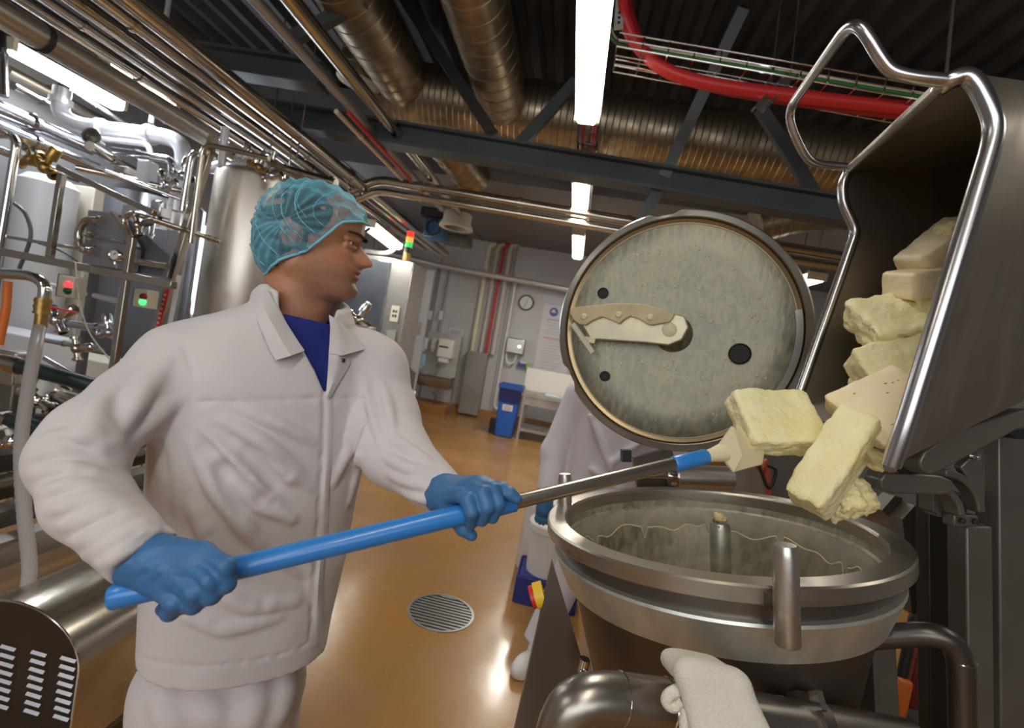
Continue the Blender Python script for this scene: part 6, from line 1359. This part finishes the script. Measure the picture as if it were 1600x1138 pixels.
# ---- blue shirt filling the open neck
sh_ = SDF((-0.70, -0.16, -1.25), (-0.18, 0.16, -0.78), 0.004)
sh_.loft(Hm, A_, S_, F_, [row(424, 660, .995, .180, .116), row(434, 600, 1.0, .185, .116), row(446, 556, 1.0, .160, .102), row(458, 522, 1.0, .110, .084), row(466, 504, 1.0, .078, .076), row(468, 497, 1.0, .070, .072)], p=2.25)
nb = np.array(RW.transposed() @ (hw(-.042, 0, -.20)-CAM))
shirt = sh_.to_obj('t_shirt', M_shirt, man, smooth=2)
mb = MB(); P = []
for k in range(28):
    a = 2*math.pi*k/27; c_ = cc(470, 497, 1.005)+S_*0.066*math.cos(a)+F_*0.068*math.sin(a); c_ = c_+A_*(-.012*math.sin(a)); P.append(CAM+RW @ Vector(c_))
mb.tube(P, 0.006, 8, caps=False); obj('neckband', mb, M_shirt, shirt)
# ---- collar flaps and lapel, folded sheets standing on the jacket
def sheet(rows_px, name, thick=0.003, nu=10, nv=8, bulge=0.0, parent=None, m=None):
    """rows_px: polylines of (px, py, depth); straight between rows, a little bulged, real thickness"""
    def along(pl, t):
        k = t*(len(pl)-1); i = min(int(k), len(pl)-2); f = k-i; return [lerp(pl[i][q], pl[i+1][q], f) for q in range(3)]
    rows = []
    for j in range(nv+1):
        v = j/nv; k = v*(len(rows_px)-1); a = min(int(k), len(rows_px)-2); f = k-a; r = []
        for i in range(nu+1):
            p, q = along(rows_px[a], i/nu), along(rows_px[a+1], i/nu); x = [lerp(p[c], q[c], f) for c in range(3)]
            r.append(C(x[0], x[1], x[2]-bulge*math.sin(math.pi*v)))
        rows.append(r)
    mb = MB(); mb.grid(rows, thick=thick, nrm=-(CAM-rows[0][0]).normalized()*-1.0); return obj(name, mb, m or M_cloth, parent or man)
def jd(px, py, off=0.0, dflt=None):
    keepD = jk.D; jk.D = jk0; p = jk.hit(px, py); jk.D = keepD; return (-p[2]-off) if p is not None else dflt
def withd(pl, off, dflt): 
    out = []; last = dflt
    for x, y in pl: d = jd(x, y, off); d = last if d is None or abs(d-last) > 0.09 else d; last = d; out.append((x, y, d))
    return out
sheet([withd([(418, 452), (430, 476), (448, 505), (463, 529), (476, 548)], .010, .965), withd([(406, 458), (415, 488), (430, 514), (443, 538), (455, 556)], .018, .95), withd([(396, 466), (401, 498), (411, 522), (421, 546), (431, 563)], .008, .95)], 'collar_flap', bulge=.004, parent=jacket)
sheet([withd([(514, 492), (516, 512), (515, 532), (514, 552)], .008, 1.0), withd([(524, 498), (532, 514), (534, 534), (534, 556)], .014, 1.0), withd([(530, 500), (545, 516), (562, 534), (569, 546)], .006, 1.03)], 'collar_flap', bulge=.003, parent=jacket)
sheet([withd([(514, 548), (513, 572), (511, 596), (509, 620)], .006, .97), withd([(530, 556), (527, 578), (519, 600), (511, 621)], .010, .97), withd([(545, 558), (548, 569), (531, 596), (516, 624)], .004, .98)], 'lapel', bulge=.002, parent=jacket)
q = C(536, 563, jd(536, 563, .013, .97)); mb = MB(); mb.lathe(q, [(0.0045, 0), (0.0045, .0015), (.0028, .0022), (.0012, .0006), (.0005, .0006)], rot_to(CAM-q), 14); obj('snap', mb, mat('dark_brass', (0.10, 0.08, 0.05), 0.3, 0.9), jacket)
# placket: the overlapping front edge
pl = [(508, 618), (508, 660), (505, 710), (502, 760), (499, 810), (496, 860), (492, 910), (489, 960), (487, 1012)]; pr_ = [(521, 622), (521, 662), (519, 712), (516, 762), (513, 812), (510, 862), (506, 912), (504, 958), (505, 1000)]
sheet([withd(pl, .0035, .90), withd([((a[0]+b[0])/2, (a[1]+b[1])/2) for a, b in zip(pl, pr_)], .006, .90), withd(pr_, .003, .90)], 'placket', .0025, nu=40, nv=5, parent=jacket)
for px, py in ((693, 771),):
    q = C(px, py, jd(px, py, .001, .86)); mb = MB(); mb.sphere(q, .0035); obj('snap', mb, mat('dark_brass', (0.10, 0.08, 0.05), 0.3, 0.9), jacket)
# ---- trousers
tr = SDF((-0.95, -1.75, -1.45), (-0.20, -0.48, -0.72), 0.008)
hc = cc(352, 1050, 0.99); dn = np.array(RW.transposed() @ Vector((0, 0, -1)))
tr.ell(hc+dn*0.03, (.155, .12, .115), None, 0)
rk = cc(296, 1078, .965); lk = cc(404, 1066, 1.05)
def fl(p, z): w = CAM+RW @ Vector(p); k = (w.z-z); return p+dn*k
tr.chain([rk, fl(rk, .42)+np.array([.00, 0, .02]), fl(rk, .07)], [.094, .080, .080], .05, flat_b=True); tr.chain([lk, fl(lk, .42)+np.array([.03, 0, .0]), fl(lk, .07)], [.090, .080, .080], .05, flat_b=True)
for pts, r in [([(300, 1075), (330, 1110), (345, 1136)], .016), ([(250, 1080), (262, 1110), (270, 1136)], .016), ([(400, 1060), (395, 1100), (392, 1136)], .016), ([(450, 1050), (440, 1095), (432, 1136)], .016)]:
    tr.stroke(pts, r, .003, .025)
trousers = tr.to_obj('trousers', M_cloth, man, smooth=2)
M_boot = mat('white_boot', (0.72, 0.70, 0.66), 0.4)
def boot(p, fwd, parent, nm='shoe'):
    w = CAM+RW @ Vector(p) if not isinstance(p, Vector) else p.copy(); w.z = 0; fwd = Vector(fwd).normalized(); sd_ = fwd.cross(Vector((0, 0, 1)))
    s = SDF((-.13, -.07, -.005), (.21, .07, .16), .006, origin=w, R=Matrix((fwd, -sd_, Vector((0, 0, 1)))).transposed())
    s.ell([.10, 0, .035], (.095, .048, .045), None, 0); s.ell([-.03, 0, .035], (.075, .042, .045), None, .03); s.chain([np.array([-.035, 0, .04]), np.array([-.04, 0, .14])], [.045, .05], .03); s.cone(np.array([-.06, 0, .012]), np.array([.14, 0, .012]), .04, .045, .01)
    X, Y, Z = np.meshgrid(*s.ax, indexing='ij', sparse=True); s.D = np.maximum(s.D, .001-Z).astype(np.float32)
    return s.to_obj(nm, M_boot, parent, smooth=1)
fw = Vector((F_[0], 0, F_[2])); fw = RW @ fw; fw.z = 0
boot(fl(rk, .07), fw, man); boot(fl(lk, .07), fw, man)
# ---- gloves
g1 = SDF((-0.60, -0.40, -0.76), (-0.30, -0.16, -0.55), 0.0023)
wr = cc(212, 866, .668)
mcp = [cc(316, 866, .652), cc(297, 884, .646), cc(276, 903, .642), cc(257, 922, .642)]
for m_, r in zip(mcp, (.0165, .017, .016, .0145)): g1.cone(wr+ (m_-mcp[1])*0.35, m_, .024, r, .016)
g1.cone(cc(190, 850, .672), cc(222, 874, .662), .031, .033, .012)
g1.ell(cc(258, 892, .660), (.038, .030, .022), None, .015); g1.ell(cc(245, 880, .668), (.036, .034, .026), None, .012)
g1.chain([mcp[0], cc(351, 886, .640), cc(353, 912, .643), cc(338, 922, .672)], [.0150, .0135, .0125, .0105], .005)
g1.chain([mcp[1], cc(328, 906, .632), cc(330, 930, .639), cc(314, 936, .668)], [.0155, .0138, .0125, .0105], .005)
g1.chain([mcp[2], cc(303, 925, .630), cc(302, 945, .640), cc(288, 948, .667)], [.0150, .0132, .0120, .010], .005)
g1.chain([mcp[3], cc(273, 941, .634), cc(266, 957, .645), cc(254, 952, .668)], [.0140, .0122, .0110, .009], .005)
g1.chain([cc(240, 880, .682), cc(292, 886, .700), cc(338, 884, .698)], [.020, .0135, .011], .01)
for a, b in (((316, 872), (296, 892)), ((292, 892), (272, 912)), ((270, 914), (256, 930))): pass
g1.stroke([(318, 880), (330, 893), (340, 905)], .0035, .0010, .004, op='cut'); g1.stroke([(293, 898), (306, 911), (316, 922)], .0035, .0010, .004, op='cut'); g1.stroke([(268, 915), (280, 929), (287, 940)], .0035, .0010, .004, op='cut')
for pts in ([(205, 880), (235, 862), (262, 850)], [(210, 893), (240, 880), (262, 868)], [(232, 905), (250, 890), (262, 880)]): g1.stroke(pts, .0045, .0018, .006)
g1.to_obj('glove', M_glove, man, smooth=2)
g2 = SDF((-0.20, -0.33, -0.96), (0.03, -0.16, -0.72), 0.0022)
wr = cc(696, 774, .868)
mc2 = [cc(716, 772, .806), cc(731, 764, .806), cc(746, 760, .810), cc(757, 760, .816)]
g2.cone(cc(676, 760, .90), cc(702, 776, .862), .034, .034, .01)
for m_, r in zip(mc2, (.0145, .0155, .0155, .015)): g2.cone(wr+(m_-mc2[1])*0.4, m_, .026, r, .016)
g2.chain([mc2[0], cc(731, 781, .768), cc(737, 801, .760), cc(736, 819, .776)], [.0135, .0122, .0112, .0095], .004)
g2.chain([mc2[1], cc(754, 771, .774), cc(761, 792, .764), cc(753, 814, .778)], [.0145, .0130, .0118, .010], .004)
g2.chain([mc2[2], cc(770, 767, .786), cc(778, 788, .774), cc(770, 810, .784)], [.0140, .0125, .0115, .0095], .004)
g2.chain([mc2[3], cc(784, 765, .800), cc(797, 772, .792), cc(808, 780, .790)], [.0140, .0120, .0105, .0085], .005)
g2.chain([cc(702, 788, .838), cc(712, 808, .812), cc(724, 825, .800), cc(737, 837, .796)], [.022, .0145, .0125, .0095], .008)
g2.stroke([(690, 770), (708, 768), (722, 764)], .005, .002, .006); g2.stroke([(690, 784), (706, 780), (718, 778)], .005, .002, .006)
g2.to_obj('glove', M_glove, man, smooth=2)
# ================================================================== SECOND WORKER (behind the lid)
YP2 = 2.46
def w2(px, py, Y=YP2): return np.array(RW.transposed() @ (atY(px, py, Y)-CAM))
ft = atZ(826, 1040, 0.0); base = Vector((atY(962, 700, YP2).x, YP2, 0))
man2 = thing('person', 'worker in a white coat standing half hidden behind the vat lid', 'person', base)
def WP(x, y, z): return np.array(RW.transposed() @ (base+Vector((x, y, z))-CAM))
wpz = lambda p: (base+Vector(p))
b2 = SDF((-.35, -.25, 1.28), (.35, .35, 1.82), .009, origin=base, R=Matrix.Identity(3))
b2.ell([0, .03, 1.66], (.078, .098, .118), None, 0); b2.cone(np.array([0, .03, 1.56]), np.array([0, .04, 1.42]), .055, .062, .02); b2.cone(np.array([-.16, .04, 1.38]), np.array([.16, .04, 1.38]), .05, .05, .04); b2.cone(np.array([0, -.065, 1.66]), np.array([0, -.085, 1.632]), .012, .015, .01)
for s in (-1, 1): b2.ell([s*.078, .03, 1.655], (.012, .022, .032), None, .005)
b2.to_obj('body', M_skin, man2, colors=lambda V: np.tile(np.array([0.5, 0.225, 0.125]), (len(V), 1)))
for s in (-1, 1):
    mb = MB(); mb.sphere(base+Vector((s*.032, -.058, 1.665)), .012); obj('eye', mb, mat('eye_white', (0.6, 0.56, 0.5), 0.25), man2)
n2 = SDF((-.2, -.2, 1.55), (.2, .25, 1.9), .009, origin=base, R=Matrix.Identity(3)); n2.ell([0, .045, 1.715], (.105, .125, .10), None, 0); n2.to_obj('hair_net', M_net, man2, keep=lambda V: V[:, 2] > 1.66+.25*-(V[:, 1]-.05))
c2 = SDF((-.5, -.3, .62), (.5, .4, 1.50), .009, origin=base, R=Matrix.Identity(3))
c2.loft(np.array([0, .03, 0]), np.array([0, 0, 1.]), np.array([1., 0, 0]), np.array([0, -1., 0]), [(.70, 0, 0, .24, .16), (.95, 0, 0, .225, .15), (1.15, 0, 0, .225, .145), (1.30, 0, 0, .225, .13), (1.38, 0, 0, .19, .11), (1.43, 0, 0, .11, .085), (1.46, 0, 0, .08, .075)])
hand = np.array(atY(852, 785, YP2-.06)-base); elb = np.array(atY(860, 705, YP2)-base); shd = np.array([-.215, .03, 1.33])
c2.chain([shd, elb+np.array([.02, .02, 0]), hand+np.array([.0, 0, .05])], [.08, .066, .050], .03, flat_b=True)
c2.chain([np.array([.215, .03, 1.33]), np.array([.30, .02, 1.08]), np.array([.22, -.16, .92])], [.08, .066, .050], .03, flat_b=True)
for a, b in (([-.16, -.11, 1.25], [-.02, -.13, 1.02]), ([.14, -.11, 1.22], [-.02, -.125, 1.05]), ([-.1, -.12, 1.0], [.1, -.12, .9])): c2.cone(np.array(a), np.array(b), .016, .012, .02)
M_coat2 = mat('white_coat_lilac', (0.70, 0.66, 0.72), 0.85, var=0.06, scale=6)
coat = c2.to_obj('coat', M_coat2, man2, smooth=2)
p2 = SDF((-.5, -.4, .03), (.4, .4, .85), .010, origin=base, R=Matrix.Identity(3)); ff = ft-base
p2.chain([np.array([-.1, .03, .8]), np.array(atY(898, 880, YP2-.02)-base), np.array([ff.x+.02, ff.y+.05, .09])], [.10, .082, .072], .03, flat_b=True); p2.chain([np.array([.1, .03, .8]), np.array([.11, .03, .45]), np.array([.11, .04, .09])], [.10, .082, .072], .03, flat_b=True)
p2.to_obj('trousers', M_coat2, man2, smooth=2)
boot(ft+Vector((.02, .04, 0)), (-0.45, -1, 0), man2); boot(base+Vector((.11, .04, 0)), (0.1, -1, 0), man2)
gl = SDF((hand[0]-.09, hand[1]-.09, hand[2]-.16), (hand[0]+.09, hand[1]+.09, hand[2]+.09), .005, origin=base, R=Matrix.Identity(3))
gl.cone(hand+np.array([0, 0, .06]), hand+np.array([0, -.005, -.03]), .036, .042, .02)
for i in range(4): gl.chain([hand+np.array([-.027+i*.018, -.006, -.045]), hand+np.array([-.029+i*.019, -.014, -.085]), hand+np.array([-.025+i*.017, -.002, -.115+.008*abs(i-1.5)])], [.012, .0105, .008], .003)
gl.chain([hand+np.array([.03, -.01, -.01]), hand+np.array([.052, -.026, -.04]), hand+np.array([.05, -.03, -.065])], [.013, .0115, .009], .006)
gl.to_obj('glove', M_glove, man2, smooth=1)
ro = np.array([.20, -.18, .90]); g4 = SDF(ro-.13, ro+.13, .006, origin=base, R=Matrix.Identity(3)); g4.cone(ro+np.array([.02, .03, .02]), ro+np.array([-.03, -.03, -.01]), .034, .036, .01)
for i in range(4): g4.chain([ro+np.array([-.045+i*.006, -.05+i*.012, -.03+i*.014]), ro+np.array([-.075+i*.006, -.06+i*.012, -.04+i*.014]), ro+np.array([-.09+i*.006, -.05+i*.012, -.06+i*.014])], [.012, .0105, .009], .004)
g4.chain([ro+np.array([-.01, -.05, .03]), ro+np.array([-.05, -.07, .035])], [.013, .010], .006)
g4.to_obj('glove', M_glove, man2, smooth=1)
# white bucket on a blue crate beside the second worker
cr = atZ(812, 957, 0.0); cr.y += 0.1
t = thing('blue_crate', 'dark blue plastic crate standing on the floor behind the vat', 'crate', cr+Vector((.1, .15, 0)))
zc_ = atY(812, 900, cr.y).z; W_, D_, H_ = .36, .30, max(zc_, .15); o_ = cr+Vector((W_/2-.05, D_/2, 0))
for s in (-1, 1):
    mb = MB(); mb.box(o_+Vector((s*W_/2, 0, H_/2)), (.02, D_, H_)); obj('side', mb, mat('crate_blue', (0.02, 0.03, 0.22), 0.4), t, bevel=.004)
    mb = MB(); mb.box(o_+Vector((0, s*D_/2, H_/2)), (W_, .02, H_)); sd2 = obj('end', mb, MATS['crate_blue'], t, bevel=.004)
    mb = MB(); mb.box(o_+Vector((0, s*(D_/2+.011), H_*.72)), (.10, .004, .03)); obj('hand_hole', mb, M_blk, sd2)
mb = MB(); mb.box(o_+Vector((0, 0, H_-.01)), (W_, D_, .02)); obj('lid', mb, MATS['crate_blue'], t)
bk = o_+Vector((-.02, 0, H_)); zt4 = atY(830, 805, bk.y).z
t = thing('white_bucket', 'white lidded plastic bucket standing on the blue crate', 'bucket', bk)
hb = zt4-H_; mb = MB(); mb.lathe(bk, [(.125, 0), (.145, hb-.05), (.148, hb-.05)], n=32, cap0=True); obj('body', mb, M_white, t)
mb = MB(); mb.lathe(bk, [(.150, hb-.06), (.155, hb-.055), (.155, hb-.02), (.148, hb-.012), (.13, hb-.018), (.001, hb-.018)], n=32); obj('lid', mb, M_white, t)
bk2 = bk+Vector((-.06, .36, 0)); bk2.z = 0; zt5 = atY(822, 770, bk2.y).z
t = thing('white_drum', 'taller white drum standing behind the lidded bucket', 'drum', bk2)
mb = MB(); mb.lathe(bk2, [(.14, 0), (.15, .02), (.15, zt5-.05)], n=32, cap0=True); obj('body', mb, M_white, t)
mb = MB(); mb.lathe(bk2, [(.155, zt5-.06), (.158, zt5-.02), (.145, zt5), (.001, zt5)], n=32); obj('lid', mb, M_white, t)
# red and yellow emergency switch on the stand
q = C(838, 930, 1.16); t = thing('emergency_switch', 'red and yellow switch knob on the side plate of the vat', 'switch', q)
ax = mv(-1, -0.2, 0)
mb = MB(); mb.cyl(C(850, 928, 1.15), C(836, 932, 1.15), 0.030, 18); obj('collar', mb, M_yellow, t)
mb = MB(); mb.cyl(C(836, 932, 1.15), C(830, 934, 1.15), 0.026, 18); obj('knob', mb, M_red, t)
# ================================================================== BUTTER
def rough_box(c, u, v, w, su, sv, sw, seed, amp=0.006, name='butter_block', m=None, label='', group='butter blocks tipped into the vat', fine=1.0, spots=0):
    """a cut block with soft ragged edges; u, v, w are its axes"""
    u = u.normalized(); v = (v-u*v.dot(u)).normalized(); w = u.cross(v)
    R = Matrix((u, v, w)).transposed(); bm = bmesh.new(); bmesh.ops.create_cube(bm, size=1.0)
    bmesh.ops.subdivide_edges(bm, edges=bm.edges, cuts=17, use_grid_fill=True)
    sz = Vector((su, sv, sw)); rr = min(su, sv, sw)*0.14; rng = Vector((seed*3.1, seed*1.7, seed*5.3))
    for vt in bm.verts:
        p = Vector((vt.co.x*su, vt.co.y*sv, vt.co.z*sw)); h = sz/2-Vector((rr, rr, rr))
        q = Vector([max(-h[i], min(h[i], p[i])) for i in range(3)]); d = p-q
        if d.length > 1e-9: p = q+d.normalized()*rr
        else: d = Vector((p.x/su, p.y/sv, p.z/sw))
        nrm = d.normalized() if d.length > 1e-9 else Vector((0, 0, 1))
        f1 = mnoise.noise(p*14+rng); f2 = mnoise.noise(p*45*fine+rng*2); f3 = mnoise.noise(p*110*fine+rng)
        p = p+nrm*(amp*(0.9*f1+0.75*f2+0.45*f3)); vt.co = R @ p
    me = bpy.data.meshes.new(name); bm.to_mesh(me); bm.free(); me.polygons.foreach_set('use_smooth', [True]*len(me.polygons)); me.materials.append(m or M_butter)
    o = bpy.data.objects.new(name, me); COL.objects.link(o); o.location = c; ORG[o.name] = Vector(c); setprops(o, label, 'butter', group)
    if spots:
        random.seed(seed)
        for i in range(spots):
            a, b = random.uniform(-0.36, 0.36)*su, random.uniform(-0.36, 0.36)*sv
            mb = MB(); mb.sphere(Vector(c)+R @ Vector((a, b, sw/2+0.0005)), (0.0035, 0.0016, 0.0012), R, 6, 4); obj('pit', mb, mat('brown_pit', (0.42, 0.25, 0.08), 0.6), o)
    return o
def P4(a, b, c_, d): return C(*a, d)
# block dropping onto the scraper: big pale upper face, thick front face
DB = 1.00
rough_box(C(1212, 659, DB), cv(1.0, -0.02, -0.05), cv(-0.34, 0.70, -0.62), None, 0.158, 0.132, 0.056, 1, 0.005, label='ragged butter block with a broad fluffy top lying on the scraper', m=M_butter)
rough_box(C(1303, 722, 0.90), cv(-0.62, -0.78, 0.12), cv(-0.60, 0.46, 0.62), None, 0.200, 0.079, 0.070, 2, 0.0045, label='long butter block sliding down steeply off the chute', m=M_butter)
rough_box(C(1325, 783, 0.95), cv(1, 0.1, 0), cv(0, 0.7, 0.7), None, 0.075, 0.06, 0.06, 3, 0.013, label='crumbly butter lump hanging under the long sliding block', fine=1.4)
rough_box(C(1392, 642, 0.93), cv(0.84, 0.42, 0.10), cv(-0.30, 0.42, -0.86), None, 0.150, 0.165, 0.05, 4, 0.002, label='smooth pale butter block with brown pits on the chute', m=M_butter2, spots=16)
rough_box(C(1400, 575, 1.06), cv(0.94, 0.22, 0.2), cv(-0.2, 0.75, -0.6), None, 0.15, 0.105, 0.08, 5, 0.006, label='butter block with a torn corner standing behind the pitted block', m=M_butter)
rough_box(C(1405, 612, 1.08), cv(0.95, 0.25, 0.2), cv(-0.2, 0.4, -0.9), None, 0.15, 0.13, 0.05, 9, 0.004, label='thin butter slab wedged under the torn block', m=M_butter)
rough_box(C(1415, 502, 1.12), cv(0.94, 0.2, 0.2), cv(-0.15, 0.55, -0.8), None, 0.19, 0.15, 0.075, 6, 0.009, label='crumbling bright butter block in the middle of the bin', m=M_butter, fine=1.3)
rough_box(C(1455, 440, 1.12), cv(0.97, 0.12, 0.15), cv(-0.05, 0.96, 0.2), None, 0.145, 0.062, 0.12, 7, 0.002, label='sharp-edged pale butter block lying high in the bin', m=M_butter2)
rough_box(C(1452, 466, 1.13), cv(0.97, 0.15, 0.15), cv(-0.05, 0.96, 0.2), None, 0.11, 0.03, 0.11, 8, 0.004, label='flat butter slice under the sharp-edged block', m=M_butter)
rough_box(C(1472, 392, 1.16), cv(0.75, 0.62, 0.1), cv(-0.6, 0.7, 0.2), None, 0.16, 0.085, 0.10, 10, 0.004, label='slanting shaded butter block near the top of the bin', m=M_butter2)
rough_box(C(1492, 360, 1.14), cv(0.9, 0.3, 0.1), cv(-0.3, 0.9, 0.2), None, 0.06, 0.04, 0.06, 12, 0.010, label='crumbly butter scrap on the topmost block', m=M_butter, fine=1.4)
rough_box(C(1376, 715, 0.90), cv(0.5, 0.8, 0.1), cv(-0.6, 0.7, 0.2), None, 0.05, 0.022, 0.03, 13, 0.005, label='small curled butter scrap at the bin lip', m=M_butter, fine=1.4)
# ================================================================== TOWEL on the product pipe
def towel():
    t = thing('white_towel', 'folded white terry towel hung over the product pipe', 'towel', C(1110, 1130, 0.76))
    sd = SDF((-0.16, -0.14, -0.16), (0.16, 0.14, 0.16), 0.0035, origin=C(1105, 1090, 0.77), R=RW)
    m = M_towel = mat('white_terry', (0.80, 0.75, 0.64), 0.9, bump=0.5, bscale=300)
    def q(px, py, dz=0.0): 
        return Vector(((px-1105)/760*0.77, -(py-1090)/760*0.77, dz))
    # thick folded pad: round cones swept along the fold
    for k in range(9):
        s = k/8
        a = q(lerp(1062, 1135, s), lerp(1030, 1050, s), 0.035); b = q(lerp(1074, 1160, s), lerp(1112, 1110, s), 0.068)
        sd.cone(a, b, 0.019, 0.016, 0.012)
        sd.cone(a, q(lerp(1062, 1135, s), lerp(1060, 1075, s), -0.05), 0.018, 0.015, 0.012)
        b2 = q(lerp(1078, 1162, s), lerp(1128, 1128, s), 0.062); sd.cone(b2, b2+Vector((0, -0.05, -0.005)), 0.015, 0.013, 0.004)
    sd.noise(0.0012, 45)
    sd.to_obj('pad', m, t)
    for pts, r in (([(1052, 1058, 0.03), (1036, 1064, 0.03), (1030, 1076, 0.03), (1042, 1086, 0.03), (1056, 1072, 0.035)], 0.009), ([(1055, 1075, 0.045), (1050, 1100, 0.05), (1055, 1120, 0.05), (1052, 1165, 0.045)], 0.007), ([(1058, 1080, 0.052), (1060, 1105, 0.055), (1066, 1118, 0.055), (1062, 1128, 0.05)], 0.005)):
        mb = MB(); P = [CAM+(C(x, y, 0.77)-CAM)+cv(0, 0, z) for x, y, z in pts]; mb.pipe(P, r, 0.02, 10); obj('loose_end', mb, m, t)
    return t
towel()
# ================================================================== THE SCRAPER POLE
def pole_pt(px): 
    s = (px-172)/(1110-172); d = 1.0/lerp(1/0.64, 1/0.945, s); return C(px, lerp(935, 712, s), d)
t = thing('scraper_pole', 'long blue-handled steel pole with a cream scraper blade', 'scraper', pole_pt(172))
mb = MB(); a, b = pole_pt(172), pole_pt(806); pts = [a, a, lerp(a, b, 0.006)]+[lerp(a, b, k/20) for k in range(1, 20)]+[lerp(a, b, 0.996), b]
mb.tube(pts, [0.010, 0.0145, 0.0165]+[0.0165]*19+[0.0160, 0.0130], 24); obj('handle', mb, M_pole, t)
mb = MB(); mb.tube([pole_pt(800), pole_pt(1060)], 0.0125, 20); obj('shaft', mb, mat('pole_steel', (0.55, 0.50, 0.43), 0.28, 0.95, var=0.15, scale=10), t)
mb = MB(); mb.tube([pole_pt(1052), pole_pt(1054), pole_pt(1102), pole_pt(1104)], [0.013, 0.0150, 0.0150, 0.013], 20); obj('end_sleeve', mb, M_pole, t)
mcb = mat('cream_scraper', (0.74, 0.66, 0.42), 0.45, sss=0.1)
mb = MB(); mb.tube([pole_pt(1100), pole_pt(1112), pole_pt(1124), pole_pt(1134)], [0.011, 0.013, 0.017, 0.020], 16); obj('socket', mb, mcb, t)
d0 = 0.945
mb = MB(); top = [C(1146, 667, d0), C(1120, 704, d0-0.01), C(1146, 739, d0-0.02), C(1160, 716, d0-0.045)]
mb.prism([C(1146, 667, d0), C(1119, 704, d0+0.005), C(1146, 739, d0), C(1160, 712, d0-0.02)], cv(0.0, 0, -0.012)); mb.prism([C(1146, 667, d0), C(1160, 712, d0-0.02), C(1146, 739, d0), C(1192, 727, d0+0.01), C(1196, 705, d0+0.015)], cv(0, 0, -0.012)); obj('blade', mb, mcb, t, bevel=0.003)
